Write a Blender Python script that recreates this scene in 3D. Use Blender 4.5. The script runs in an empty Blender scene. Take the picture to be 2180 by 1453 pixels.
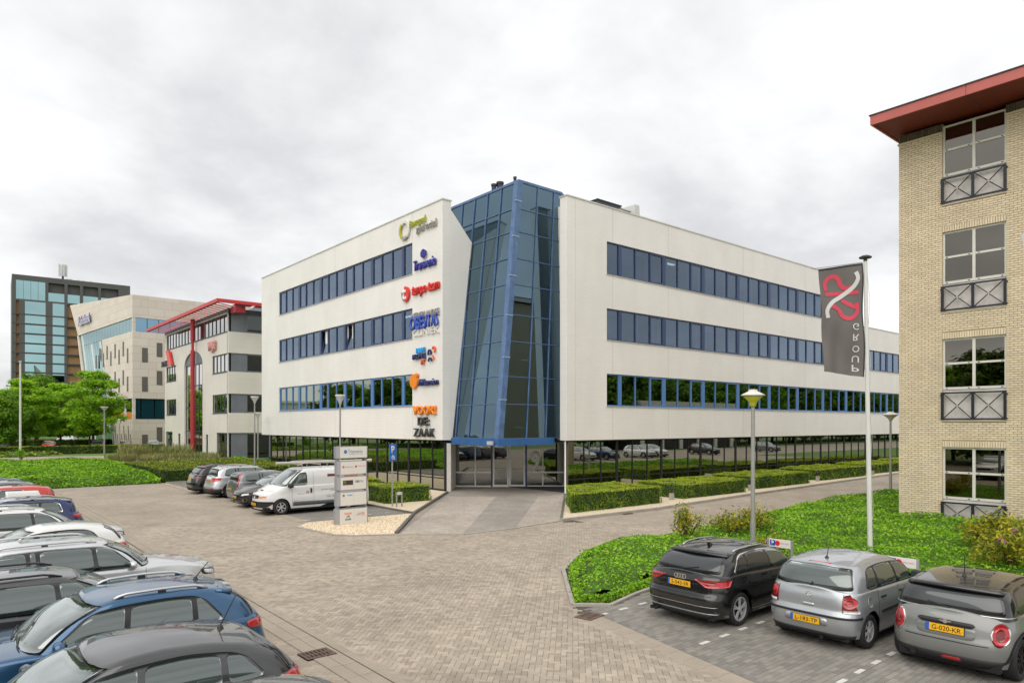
import bpy, bmesh, math, random
from mathutils import Vector, Matrix

R = math.radians
sc = bpy.context.scene
COL = sc.collection
rng = random.Random(7)

# ------------------------------------------------------------------ camera
CAM_H = 3.87
cam_d = bpy.data.cameras.new('camera')
cam_d.sensor_width = 36.0
cam_d.lens = 24.42
cam_d.shift_y = 0.081
cam_d.clip_start = 0.1
cam_d.clip_end = 3000
cam = bpy.data.objects.new('camera', cam_d)
cam.location = (0, 0, CAM_H)
cam.rotation_euler = (R(90), 0, R(-40))
COL.objects.link(cam)
sc.camera = cam

# ------------------------------------------------------------------ sky and sun (overcast)
SUN_EL, SUN_AZ = 52, 205          # degrees; azimuth measured from +x, counter-clockwise
world = bpy.data.worlds.new('World')
sc.world = world
world.use_nodes = True
wn, wl = world.node_tree.nodes, world.node_tree.links
wn.clear()
w_out = wn.new('ShaderNodeOutputWorld')
w_bg = wn.new('ShaderNodeBackground')
w_bg.inputs[1].default_value = 1.0
sky = wn.new('ShaderNodeTexSky')
sky.sky_type = 'NISHITA'
sky.sun_disc = False
sky.sun_elevation = R(SUN_EL)
sky.sun_rotation = R(90 - SUN_AZ)
tc = wn.new('ShaderNodeTexCoord')
sep = wn.new('ShaderNodeSeparateXYZ')
wl.new(tc.outputs['Generated'], sep.inputs[0])


def wmath(op, a, b=None, c=None, clamp=False):
    n = wn.new('ShaderNodeMath')
    n.operation = op
    n.use_clamp = clamp
    for i, v in enumerate((a, b, c)):
        if v is None:
            continue
        if isinstance(v, (int, float)):
            n.inputs[i].default_value = v
        else:
            wl.new(v, n.inputs[i])
    return n.outputs[0]


zc = wmath('MAXIMUM', sep.outputs[2], 0.0)
den = wmath('ADD', zc, 0.30)
cx = wmath('DIVIDE', sep.outputs[0], den)
cy = wmath('DIVIDE', sep.outputs[1], den)
comb = wn.new('ShaderNodeCombineXYZ')
wl.new(cx, comb.inputs[0])
wl.new(cy, comb.inputs[1])
mp = wn.new('ShaderNodeMapping')
mp.inputs['Location'].default_value = (7.4, 2.9, 0)
mp.inputs['Rotation'].default_value = (0, 0, R(25))
wl.new(comb.outputs[0], mp.inputs[0])
nz = wn.new('ShaderNodeTexNoise')
nz.inputs['Scale'].default_value = 1.05
nz.inputs['Detail'].default_value = 7
nz.inputs['Roughness'].default_value = 0.52
nz.inputs['Distortion'].default_value = 0.35
wl.new(mp.outputs[0], nz.inputs['Vector'])
nz2 = wn.new('ShaderNodeTexNoise')
nz2.inputs['Scale'].default_value = 4.2
nz2.inputs['Detail'].default_value = 5
nz2.inputs['Roughness'].default_value = 0.55
wl.new(mp.outputs[0], nz2.inputs['Vector'])
nsum = wmath('MULTIPLY_ADD', nz2.outputs[0], 0.22, wmath('MULTIPLY', nz.outputs[0], 0.78))
ramp = wn.new('ShaderNodeValToRGB')
el = ramp.color_ramp.elements
el[0].position, el[0].color = 0.30, (0.39, 0.39, 0.395, 1)
el[1].position, el[1].color = 0.60, (0.72, 0.72, 0.715, 1)
e = el.new(0.42)
e.color = (0.495, 0.495, 0.50, 1)
e = el.new(0.49)
e.color = (0.59, 0.59, 0.59, 1)
# hazy brightening all round the horizon
hz = wmath('POWER', wmath('SUBTRACT', 1.0, zc, clamp=True), 7.0)
wl.new(wmath('MULTIPLY_ADD', hz, 0.05, nsum), ramp.inputs[0])
nis = wn.new('ShaderNodeMix')
nis.data_type = 'RGBA'
nis.blend_type = 'MULTIPLY'
nis.inputs['Factor'].default_value = 1
wl.new(sky.outputs[0], nis.inputs['A'])
nis.inputs['B'].default_value = (0.10, 0.10, 0.10, 1)
mixw = wn.new('ShaderNodeMix')
mixw.data_type = 'RGBA'
mixw.inputs['Factor'].default_value = 0.94
wl.new(nis.outputs['Result'], mixw.inputs['A'])
wl.new(ramp.outputs[0], mixw.inputs['B'])
wl.new(mixw.outputs['Result'], w_bg.inputs[0])
wl.new(w_bg.outputs[0], w_out.inputs[0])

sun_d = bpy.data.lights.new('sun', 'SUN')
sun_d.energy = 1.5
sun_d.angle = R(75)
sun_d.color = (1.0, 0.955, 0.89)
sun = bpy.data.objects.new('sun', sun_d)
sd = Vector((math.cos(R(SUN_EL)) * math.cos(R(SUN_AZ)), math.cos(R(SUN_EL)) * math.sin(R(SUN_AZ)), math.sin(R(SUN_EL))))
sun.rotation_euler = sd.to_track_quat('Z', 'Y').to_euler()
sun.location = (0, 0, 60)
COL.objects.link(sun)

sc.view_settings.view_transform = 'Standard'
sc.view_settings.look = 'None'
sc.view_settings.gamma = 1.0
sc.view_settings.use_curve_mapping = False
sc.view_settings.exposure = 0.68

# ------------------------------------------------------------------ site geometry helpers
# world x runs along the right wing of the office, world y along its left wing
S40, C40, FPX = math.sin(R(40)), math.cos(R(40)), 1479.0


def gp(px, py, z=0.0):
    """site point at height z that survey pixel (px, py) marks"""
    Y = FPX * (CAM_H - z) / (py - 903.0)
    X = (px - 1090) / FPX * Y
    return C40 * X + S40 * Y, -S40 * X + C40 * Y


def onx(px, x0):
    r = (px - 1090) / FPX
    return (C40 * x0 - r * S40 * x0) / (S40 + r * C40)


def ony(px, y0):
    r = (px - 1090) / FPX
    return (S40 * y0 + r * C40 * y0) / (C40 - r * S40)


def zat(py, x, y):
    return CAM_H + (903.0 - py) * (S40 * x + C40 * y) / FPX


# ------------------------------------------------------------------ materials
MATS = {}


def nd(t, kind, **kw):
    n = t.nodes.new(kind)
    for k, v in kw.items():
        setattr(n, k, v)
    return n


def mat(name, col, rough=0.6, metal=0.0, coat=0.0, spec=0.5, noise=None, bump=None, attr=None, brick=None,
        emit=None, wave=None, coords='Object', coat_rough=0.03, noise2=None):
    """noise=(scale, amount) brightness mottling; bump=(scale, strength); attr = per-piece random factor"""
    if name in MATS:
        return MATS[name]
    m = bpy.data.materials.new(name)
    m.use_nodes = True
    t = m.node_tree
    b = t.nodes['Principled BSDF']
    b.inputs['Roughness'].default_value = rough
    b.inputs['Metallic'].default_value = metal
    b.inputs['Coat Weight'].default_value = coat
    b.inputs['Coat Roughness'].default_value = coat_rough
    b.inputs['Specular IOR Level'].default_value = spec
    L = t.links
    c4 = (*col, 1)
    b.inputs['Base Color'].default_value = c4
    cur = None
    if coords == 'World':
        src = nd(t, 'ShaderNodeNewGeometry').outputs['Position']
    else:
        src = nd(t, 'ShaderNodeTexCoord').outputs[coords]

    def mul(cur, fac_socket, lo, hi):
        mr = nd(t, 'ShaderNodeMapRange')
        mr.inputs['From Min'].default_value = 0.28
        mr.inputs['From Max'].default_value = 0.72
        mr.inputs['To Min'].default_value = lo
        mr.inputs['To Max'].default_value = hi
        L.new(fac_socket, mr.inputs['Value'])
        mx = nd(t, 'ShaderNodeMix', data_type='RGBA', blend_type='MULTIPLY')
        mx.inputs['Factor'].default_value = 1
        if cur is None:
            mx.inputs['A'].default_value = c4
        else:
            L.new(cur, mx.inputs['A'])
        L.new(mr.outputs[0], mx.inputs['B'])
        return mx.outputs['Result']

    for ns in (noise, noise2):
        if ns:
            n = nd(t, 'ShaderNodeTexNoise')
            n.inputs['Scale'].default_value = ns[0]
            n.inputs['Detail'].default_value = 5
            n.inputs['Roughness'].default_value = 0.6
            L.new(src, n.inputs['Vector'])
            cur = mul(cur, n.outputs[0], 1 - ns[1], 1 + ns[1])
    if attr:
        a = nd(t, 'ShaderNodeAttribute', attribute_name='rnd')
        mr = nd(t, 'ShaderNodeMapRange')
        mr.inputs['To Min'].default_value = 1 - attr
        mr.inputs['To Max'].default_value = 1 + attr
        L.new(a.outputs['Fac'], mr.inputs['Value'])
        mx = nd(t, 'ShaderNodeMix', data_type='RGBA', blend_type='MULTIPLY')
        mx.inputs['Factor'].default_value = 1
        if cur is None:
            mx.inputs['A'].default_value = c4
        else:
            L.new(cur, mx.inputs['A'])
        L.new(mr.outputs[0], mx.inputs['B'])
        cur = mx.outputs['Result']
    if cur is not None:
        L.new(cur, b.inputs['Base Color'])
    if bump:
        n = nd(t, 'ShaderNodeTexNoise')
        n.inputs['Scale'].default_value = bump[0]
        n.inputs['Detail'].default_value = 4
        L.new(src, n.inputs['Vector'])
        bp = nd(t, 'ShaderNodeBump')
        bp.inputs['Strength'].default_value = bump[1]
        bp.inputs['Distance'].default_value = 0.02
        L.new(n.outputs[0], bp.inputs['Height'])
        L.new(bp.outputs[0], b.inputs['Normal'])
    if emit:
        b.inputs['Emission Color'].default_value = (*emit[0], 1)
        b.inputs['Emission Strength'].default_value = emit[1]
    MATS[name] = m
    return m


def coursed(name, col, axis, bw, bh, mortar, dark=0.82, rough=0.55, noise=(0.5, 0.05), strength=0.4, contrast=0.03):
    """facing laid in courses (joints too fine to build); axis = world axis the wall runs along"""
    if name in MATS:
        return MATS[name]
    m = bpy.data.materials.new(name)
    m.use_nodes = True
    t = m.node_tree
    L = t.links
    b = t.nodes['Principled BSDF']
    b.inputs['Roughness'].default_value = rough
    g = nd(t, 'ShaderNodeNewGeometry')
    s = nd(t, 'ShaderNodeSeparateXYZ')
    L.new(g.outputs['Position'], s.inputs[0])
    c = nd(t, 'ShaderNodeCombineXYZ')
    L.new(s.outputs[axis], c.inputs[0])
    L.new(s.outputs[2 if axis != 3 else 1], c.inputs[1])
    br = nd(t, 'ShaderNodeTexBrick')
    br.inputs['Scale'].default_value = 1
    br.inputs['Brick Width'].default_value = bw
    br.inputs['Row Height'].default_value = bh
    br.inputs['Mortar Size'].default_value = mortar
    br.inputs['Color1'].default_value = (*[x * (1 - contrast) for x in col], 1)
    br.inputs['Color2'].default_value = (*[x * (1 + contrast) for x in col], 1)
    br.inputs['Mortar'].default_value = (*[x * dark for x in col], 1)
    L.new(c.outputs[0], br.inputs['Vector'])
    n = nd(t, 'ShaderNodeTexNoise')
    n.inputs['Scale'].default_value = noise[0]
    n.inputs['Detail'].default_value = 6
    L.new(g.outputs['Position'], n.inputs['Vector'])
    mr = nd(t, 'ShaderNodeMapRange')
    mr.inputs['From Min'].default_value = 0.3
    mr.inputs['From Max'].default_value = 0.7
    mr.inputs['To Min'].default_value = 1 - noise[1]
    mr.inputs['To Max'].default_value = 1 + noise[1]
    L.new(n.outputs[0], mr.inputs['Value'])
    mx = nd(t, 'ShaderNodeMix', data_type='RGBA', blend_type='MULTIPLY')
    mx.inputs['Factor'].default_value = 1
    L.new(br.outputs['Color'], mx.inputs['A'])
    L.new(mr.outputs[0], mx.inputs['B'])
    # rain streaks running down the facing
    mpn = nd(t, 'ShaderNodeMapping')
    mpn.inputs['Scale'].default_value = (1.1, 1.1, 0.22)
    L.new(g.outputs['Position'], mpn.inputs[0])
    n2 = nd(t, 'ShaderNodeTexNoise')
    n2.inputs['Scale'].default_value = 1.0
    n2.inputs['Detail'].default_value = 4
    L.new(mpn.outputs[0], n2.inputs['Vector'])
    mr2 = nd(t, 'ShaderNodeMapRange')
    mr2.inputs['From Min'].default_value = 0.35
    mr2.inputs['From Max'].default_value = 0.62
    mr2.inputs['To Min'].default_value = 0.972
    mr2.inputs['To Max'].default_value = 1.01
    L.new(n2.outputs[0], mr2.inputs['Value'])
    mx2 = nd(t, 'ShaderNodeMix', data_type='RGBA', blend_type='MULTIPLY')
    mx2.inputs['Factor'].default_value = 1
    L.new(mx.outputs['Result'], mx2.inputs['A'])
    L.new(mr2.outputs[0], mx2.inputs['B'])
    L.new(mx2.outputs['Result'], b.inputs['Base Color'])
    bp = nd(t, 'ShaderNodeBump')
    bp.invert = True
    bp.inputs['Strength'].default_value = strength
    bp.inputs['Distance'].default_value = 0.01
    L.new(br.outputs['Fac'], bp.inputs['Height'])
    L.new(bp.outputs[0], b.inputs['Normal'])
    MATS[name] = m
    return m


def schlick(t, base, gain):
    """reflectance that rises towards grazing, the same from both sides of a pane"""
    lw = nd(t, 'ShaderNodeLayerWeight')
    lw.inputs[0].default_value = 0.5
    pw = nd(t, 'ShaderNodeMath', operation='POWER')
    t.links.new(lw.outputs['Facing'], pw.inputs[0])
    pw.inputs[1].default_value = 4.0
    ma = nd(t, 'ShaderNodeMath', operation='MULTIPLY_ADD', use_clamp=True)
    t.links.new(pw.outputs[0], ma.inputs[0])
    ma.inputs[1].default_value = gain * 0.6
    ma.inputs[2].default_value = base
    return ma.outputs[0]


def glass(name, tint, refl, base=0.25, gain=1.5, rough=0.0):
    """coated window pane: mirror reflection over tinted transmission, stronger towards grazing"""
    if name in MATS:
        return MATS[name]
    m = bpy.data.materials.new(name)
    m.use_nodes = True
    t = m.node_tree
    L = t.links
    t.nodes.remove(t.nodes['Principled BSDF'])
    out = t.nodes['Material Output']
    tr = nd(t, 'ShaderNodeBsdfTransparent')
    tr.inputs[0].default_value = (*tint, 1)
    gl = nd(t, 'ShaderNodeBsdfGlossy')
    gl.inputs['Roughness'].default_value = rough
    gl.inputs['Color'].default_value = (*refl, 1)
    mx = nd(t, 'ShaderNodeMixShader')
    L.new(schlick(t, base, gain), mx.inputs[0])
    L.new(tr.outputs[0], mx.inputs[1])
    L.new(gl.outputs[0], mx.inputs[2])
    L.new(mx.outputs[0], out.inputs[0])
    MATS[name] = m
    return m


def foliage(name, cols, scale=1.2, trans=0.35, rough=0.55):
    """leaf material: colour varies from clump to clump; a share of light passes through the leaf"""
    if name in MATS:
        return MATS[name]
    m = bpy.data.materials.new(name)
    m.use_nodes = True
    t = m.node_tree
    L = t.links
    b = t.nodes['Principled BSDF']
    b.inputs['Roughness'].default_value = rough
    b.inputs['Specular IOR Level'].default_value = 0.3
    g = nd(t, 'ShaderNodeNewGeometry')
    n = nd(t, 'ShaderNodeTexNoise')
    n.inputs['Scale'].default_value = scale
    n.inputs['Detail'].default_value = 3
    L.new(g.outputs['Position'], n.inputs['Vector'])
    a = nd(t, 'ShaderNodeAttribute', attribute_name='rnd')
    ma = nd(t, 'ShaderNodeMath', operation='MULTIPLY_ADD')
    L.new(a.outputs['Fac'], ma.inputs[0])
    ma.inputs[1].default_value = 0.55
    sb = nd(t, 'ShaderNodeMath', operation='SUBTRACT')
    L.new(n.outputs[0], sb.inputs[0])
    sb.inputs[1].default_value = 0.28
    L.new(sb.outputs[0], ma.inputs[2])
    rp = nd(t, 'ShaderNodeValToRGB')
    els = rp.color_ramp.elements
    els[0].position, els[0].color = 0.1, (*cols[0], 1)
    els[1].position, els[1].color = 0.85, (*cols[-1], 1)
    for i, c in enumerate(cols[1:-1]):
        e = els.new(0.1 + 0.75 * (i + 1) / (len(cols) - 1))
        e.color = (*c, 1)
    L.new(ma.outputs[0], rp.inputs[0])
    L.new(rp.outputs[0], b.inputs['Base Color'])
    tl = nd(t, 'ShaderNodeBsdfTranslucent')
    L.new(rp.outputs[0], tl.inputs[0])
    mx = nd(t, 'ShaderNodeMixShader')
    mx.inputs[0].default_value = trans
    L.new(b.outputs[0], mx.inputs[1])
    L.new(tl.outputs[0], mx.inputs[2])
    L.new(mx.outputs[0], t.nodes['Material Output'].inputs[0])
    MATS[name] = m
    return m


# ------------------------------------------------------------------ mesh builder
class MB:
    def __init__(s):
        s.v, s.f, s.m, s.r = [], [], [], []

    def add(s, vs, fs, mi=0, rnd=0.5):
        o = len(s.v)
        s.v.extend(vs)
        for f in fs:
            s.f.append(tuple(i + o for i in f))
            s.m.append(mi)
            s.r.append(rnd)
        return s

    def box(s, x0, x1, y0, y1, z0, z1, mi=0, rnd=0.5):
        if x0 > x1: x0, x1 = x1, x0
        if y0 > y1: y0, y1 = y1, y0
        if z0 > z1: z0, z1 = z1, z0
        vs = [(x0, y0, z0), (x1, y0, z0), (x1, y1, z0), (x0, y1, z0), (x0, y0, z1), (x1, y0, z1), (x1, y1, z1), (x0, y1, z1)]
        return s.add(vs, [(3, 2, 1, 0), (4, 5, 6, 7), (0, 1, 5, 4), (1, 2, 6, 5), (2, 3, 7, 6), (3, 0, 4, 7)], mi, rnd)

    def obox(s, c, ax, ay, az, hx, hy, hz, mi=0):
        c, ax, ay, az = Vector(c), Vector(ax), Vector(ay), Vector(az)
        vs = []
        for k in (-1, 1):
            for i, j in ((-1, -1), (1, -1), (1, 1), (-1, 1)):
                vs.append(tuple(c + ax * hx * i + ay * hy * j + az * hz * k))
        return s.add(vs, [(3, 2, 1, 0), (4, 5, 6, 7), (0, 1, 5, 4), (1, 2, 6, 5), (2, 3, 7, 6), (3, 0, 4, 7)], mi)

    def prism(s, poly, z0, z1, mi=0):
        n = len(poly)
        area = sum(poly[i][0] * poly[(i + 1) % n][1] - poly[(i + 1) % n][0] * poly[i][1] for i in range(n))
        if area < 0:
            poly = poly[::-1]
        vs = [(x, y, z0) for x, y in poly] + [(x, y, z1) for x, y in poly]
        fs = [tuple(range(n - 1, -1, -1)), tuple(range(n, 2 * n))]
        for i in range(n):
            j = (i + 1) % n
            fs.append((i, j, n + j, n + i))
        return s.add(vs, fs, mi)

    def poly(s, pts, mi=0):
        return s.add([tuple(p) for p in pts], [tuple(range(len(pts)))], mi)

    def slab(s, pts, nrm, th, mi=0):
        """flat polygon given a thickness along nrm"""
        nv = Vector(nrm).normalized() * th
        n = len(pts)
        a = [Vector(p) for p in pts]
        vs = [tuple(p) for p in a] + [tuple(p + nv) for p in a]
        fs = [tuple(range(n - 1, -1, -1)), tuple(range(n, 2 * n))]
        for i in range(n):
            j = (i + 1) % n
            fs.append((i, j, n + j, n + i))
        return s.add(vs, fs, mi)

    def tube(s, p0, p1, r0, r1=None, n=10, mi=0, cap=True):
        r1 = r0 if r1 is None else r1
        p0, p1 = Vector(p0), Vector(p1)
        d = (p1 - p0).normalized()
        u = d.orthogonal().normalized()
        w = d.cross(u)
        vs = []
        for p, r in ((p0, r0), (p1, r1)):
            for i in range(n):
                a = 2 * math.pi * i / n
                vs.append(tuple(p + u * math.cos(a) * r + w * math.sin(a) * r))
        fs = [(i, (i + 1) % n, n + (i + 1) % n, n + i) for i in range(n)]
        if cap:
            fs += [tuple(range(n - 1, -1, -1)), tuple(range(n, 2 * n))]
        return s.add(vs, fs, mi)

    def path(s, pts, r, n=8, mi=0):
        for a, b in zip(pts[:-1], pts[1:]):
            s.tube(a, b, r, r, n, mi)
        return s

    def sweep(s, pts, r, n=8, mi=0):
        """one continuous round bar through the points"""
        P = [Vector(p) for p in pts]
        vs, fs = [], []
        u = None
        for k, p in enumerate(P):
            d = (P[min(k + 1, len(P) - 1)] - P[max(k - 1, 0)]).normalized()
            u = d.orthogonal().normalized() if u is None else (u - d * u.dot(d)).normalized()
            w = d.cross(u)
            for i in range(n):
                a = 2 * math.pi * i / n
                vs.append(tuple(p + u * math.cos(a) * r + w * math.sin(a) * r))
        for k in range(len(P) - 1):
            for i in range(n):
                j = (i + 1) % n
                fs.append((k * n + i, k * n + j, (k + 1) * n + j, (k + 1) * n + i))
        fs += [tuple(range(n - 1, -1, -1)), tuple((len(P) - 1) * n + i for i in range(n))]
        return s.add(vs, fs, mi)

    def lathe(s, prof, n=20, c=(0, 0, 0), mi=0, axis='z', cap=True):
        vs, fs = [], []
        for r, h in prof:
            for i in range(n):
                a = 2 * math.pi * i / n
                x, y = r * math.cos(a), r * math.sin(a)
                if axis == 'z':
                    vs.append((c[0] + x, c[1] + y, c[2] + h))
                elif axis == 'y':
                    vs.append((c[0] + x, c[1] + h, c[2] - y))
                else:
                    vs.append((c[0] + h, c[1] + x, c[2] + y))
        for k in range(len(prof) - 1):
            for i in range(n):
                j = (i + 1) % n
                fs.append((k * n + i, k * n + j, (k + 1) * n + j, (k + 1) * n + i))
        if cap:
            fs += [tuple(range(n - 1, -1, -1)), tuple((len(prof) - 1) * n + i for i in range(n))]
        return s.add(vs, fs, mi)

    def mesh(s, name, mats, smooth=False, attr=False):
        me = bpy.data.meshes.new(name)
        me.from_pydata(s.v, [], s.f)
        if not isinstance(mats, (list, tuple)):
            mats = [mats]
        for m in mats:
            me.materials.append(m)
        if len(mats) > 1:
            me.polygons.foreach_set('material_index', s.m)
        if attr:
            at = me.attributes.new('rnd', 'FLOAT', 'FACE')
            at.data.foreach_set('value', s.r)
        if smooth:
            me.polygons.foreach_set('use_smooth', [True] * len(me.polygons))
        me.update()
        return me

    def build(s, name, mats, parent=None, smooth=False, attr=False, loc=None, fixn=False):
        me = s.mesh(name, mats, smooth, attr)
        if fixn:
            bm = bmesh.new()
            bm.from_mesh(me)
            bmesh.ops.recalc_face_normals(bm, faces=bm.faces)
            bm.to_mesh(me)
            bm.free()
        return link(name, me, parent, loc)


def link(name, me, parent=None, loc=None):
    o = bpy.data.objects.new(name, me)
    COL.objects.link(o)
    if parent is not None:
        o.parent = parent
    if loc is not None:
        o.location = loc
    if parent is not None:
        REG.setdefault(parent.name, []).append(o)
    return o


REG = {}


def thing(name, label, cat, loc=(0, 0, 0), rz=0.0, group=None):
    o = bpy.data.objects.new(name, None)
    o.empty_display_size = 0.3
    COL.objects.link(o)
    o.location = loc
    o.rotation_euler = (0, 0, rz)
    return tag(o, label, cat, group)


def tag(o, label=None, cat=None, group=None, kind=None):
    if label: o['label'] = label
    if cat: o['category'] = cat
    if group: o['group'] = group
    if kind: o['kind'] = kind
    return o


def copy_tree(o, parent=None):
    c = o.copy()
    COL.objects.link(c)
    c.parent = parent
    if parent is not None:
        REG.setdefault(parent.name, []).append(c)
    for ch in list(REG.get(o.name, [])):
        copy_tree(ch, c)
    return c


def structure(o, kind='structure'):
    o['kind'] = kind
    return o


def text_mesh(s, size=1.0, extrude=0.02, bold=0.0, align='CENTER', shear=0.0, space=1.0):
    cu = bpy.data.curves.new('text', 'FONT')
    cu.body = s
    cu.size = size
    cu.extrude = extrude
    cu.offset = bold
    cu.align_x = align
    cu.align_y = 'CENTER'
    cu.shear = shear
    cu.space_character = space
    cu.resolution_u = 3
    ob = bpy.data.objects.new('text', cu)
    me = bpy.data.meshes.new_from_object(ob)
    bpy.data.objects.remove(ob)
    bpy.data.curves.remove(cu)
    return me


def frame_matrix(origin, ax, ay):
    ax, ay = Vector(ax).normalized(), Vector(ay).normalized()
    az = ax.cross(ay)
    m = Matrix((ax, ay, az)).transposed().to_4x4()
    m.translation = Vector(origin)
    return m


def text(s, origin, ax, ay, width=None, height=None, mat_=None, parent=None, name='lettering', extrude=0.02, bold=0.0,
         shear=0.0, mirror=False, space=1.0):
    """lettering fitted into width x height (metres), centred on origin"""
    me = text_mesh(s, 1.0, 0.0, bold, shear=shear, space=space)
    xs = [v.co.x for v in me.vertices]
    ys = [v.co.y for v in me.vertices]
    w, h = max(xs) - min(xs), max(ys) - min(ys)
    cx_, cy_ = (max(xs) + min(xs)) / 2, (max(ys) + min(ys)) / 2
    sx = width / w if width else height / h
    sy = height / h if height else sx
    bm = bmesh.new()
    bm.from_mesh(me)
    for v in bm.verts:
        v.co.x = (v.co.x - cx_) * sx * (-1 if mirror else 1)
        v.co.y = (v.co.y - cy_) * sy
    if extrude > 0:
        geo = bmesh.ops.extrude_face_region(bm, geom=bm.faces[:])
        for el_ in geo['geom']:
            if isinstance(el_, bmesh.types.BMVert):
                el_.co.z += extrude
        bmesh.ops.recalc_face_normals(bm, faces=bm.faces)
    M = frame_matrix(origin, ax, ay)
    if parent is not None:
        M = parent_inv(parent) @ M
    bm.transform(M)
    bm.to_mesh(me)
    bm.free()
    me.materials.clear()
    me.materials.append(mat_)
    me.name = name
    return link(name, me, parent)


def parent_inv(p):
    ms = []
    while p is not None:
        ms.append(Matrix.Translation(p.location) @ p.rotation_euler.to_matrix().to_4x4() @ Matrix.Diagonal((*p.scale, 1)))
        p = p.parent
    M = Matrix.Identity(4)
    for m in reversed(ms):
        M = M @ m
    return M.inverted()

# ================================================================== GROUND
M_PAVE = mat('clay_paver', (0.345, 0.290, 0.228), 0.85, noise=(0.45, 0.17), attr=0.17, coords='World', noise2=(3.5, 0.12), bump=(90, 0.25))
M_BAYP = mat('grey_paver', (0.215, 0.20, 0.175), 0.85, noise=(0.5, 0.14), attr=0.18, coords='World', noise2=(60, 0.1), bump=(90, 0.25))
M_BED = mat('jointing_sand', (0.075, 0.065, 0.05), 0.95, noise=(3, 0.25), coords='World')
M_STRIP = mat('smooth_gutter_stone', (0.33, 0.28, 0.22), 0.85, noise=(1.5, 0.12), coords='World', noise2=(30, 0.08))
M_KERB = mat('concrete_kerb', (0.36, 0.33, 0.285), 0.85, noise=(2, 0.15), coords='World')
M_KERBD = mat('dark_kerb', (0.13, 0.12, 0.105), 0.85, noise=(2, 0.2), coords='World')
M_GRAVEL = mat('cream_gravel', (0.62, 0.52, 0.37), 0.9, noise=(16, 0.30), coords='World', noise2=(38, 0.35), bump=(30, 1.0))
M_WHITE = mat('white_marking', (0.58, 0.56, 0.52), 0.7, noise=(9, 0.12), coords='World')
M_GRASS = mat('short_grass', (0.10, 0.17, 0.03), 0.9, noise=(0.8, 0.3), coords='World', noise2=(12, 0.3))
M_SOIL = mat('soil', (0.05, 0.035, 0.02), 0.95, noise=(3, 0.3), coords='World')


def pave_far(name, col, rot, bw=0.21, bh=0.105, dark=0.72):
    """small pavers seen from far: joints as fine relief and tone only"""
    m = bpy.data.materials.new(name)
    m.use_nodes = True
    t = m.node_tree
    L = t.links
    b = t.nodes['Principled BSDF']
    b.inputs['Roughness'].default_value = 0.85
    g = nd(t, 'ShaderNodeNewGeometry')
    mp_ = nd(t, 'ShaderNodeMapping')
    mp_.inputs['Rotation'].default_value = (0, 0, rot)
    L.new(g.outputs['Position'], mp_.inputs[0])
    br = nd(t, 'ShaderNodeTexBrick')
    br.inputs['Scale'].default_value = 1
    br.inputs['Brick Width'].default_value = bw
    br.inputs['Row Height'].default_value = bh
    br.inputs['Mortar Size'].default_value = 0.006
    br.inputs['Color1'].default_value = (*[c * 0.9 for c in col], 1)
    br.inputs['Color2'].default_value = (*[c * 1.1 for c in col], 1)
    br.inputs['Mortar'].default_value = (*[c * dark for c in col], 1)
    L.new(mp_.outputs[0], br.inputs['Vector'])
    cur = br.outputs['Color']
    for scl, amt in ((0.22, 0.12), (0.9, 0.12), (5, 0.08)):
        n = nd(t, 'ShaderNodeTexNoise')
        n.inputs['Scale'].default_value = scl
        n.inputs['Detail'].default_value = 5
        L.new(g.outputs['Position'], n.inputs['Vector'])
        mr = nd(t, 'ShaderNodeMapRange')
        mr.inputs['From Min'].default_value = 0.3
        mr.inputs['From Max'].default_value = 0.7
        mr.inputs['To Min'].default_value = 1 - amt
        mr.inputs['To Max'].default_value = 1 + amt
        L.new(n.outputs[0], mr.inputs['Value'])
        mx = nd(t, 'ShaderNodeMix', data_type='RGBA', blend_type='MULTIPLY')
        mx.inputs['Factor'].default_value = 1
        L.new(cur, mx.inputs['A'])
        L.new(mr.outputs[0], mx.inputs['B'])
        cur = mx.outputs['Result']
    L.new(cur, b.inputs['Base Color'])
    return m


M_LOT = pave_far('lot_paving', (0.335, 0.282, 0.222), R(45))
M_BAYF = pave_far('bay_paving', (0.20, 0.185, 0.162), 0)
M_PLZ1 = pave_far('plaza_paving_pale', (0.36, 0.315, 0.265), R(-45))
M_PLZ2 = pave_far('plaza_paving_dark', (0.27, 0.24, 0.205), R(0))
M_ROAD = pave_far('street_paving', (0.335, 0.285, 0.225), R(20))


def sheet(name, poly, z, m, kind='structure'):
    mb = MB()
    area = sum(poly[i][0] * poly[(i + 1) % len(poly)][1] - poly[(i + 1) % len(poly)][0] * poly[i][1] for i in range(len(poly)))
    if area < 0:
        poly = poly[::-1]
    mb.poly([(x, y, z) for x, y in poly])
    return structure(mb.build(name, m), kind)


def inside(p, poly):
    x, y = p
    c = False
    j = len(poly) - 1
    for i in range(len(poly)):
        xi, yi = poly[i]
        xj, yj = poly[j]
        if (yi > y) != (yj > y) and x < (xj - xi) * (y - yi) / (yj - yi) + xi:
            c = not c
        j = i
    return c


sheet('ground', [(-900, -900), (900, -900), (900, 900), (-900, 900)], -0.06, M_GRASS)
LOT = sheet('parking_lot', [(-14, -30), (80, -30), (80, 50.1), (16.2, 50.1), (-14, 50.1)], -0.016, M_LOT)
sheet('rear_court', [(47, -10), (170, -10), (170, 8), (47, 8)], -0.03, M_ROAD)
sheet('street', [(-300, 81.5), (12, 81.5), (17, 77), (34, 66), (34, 70), (22, 80), (17, 99), (12, 101), (-300, 101)], -0.02, M_ROAD)
sheet('side_path', [(12, 66), (24, 64), (24, 67), (15, 81.5), (12, 81.5)], -0.024, M_ROAD)

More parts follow.
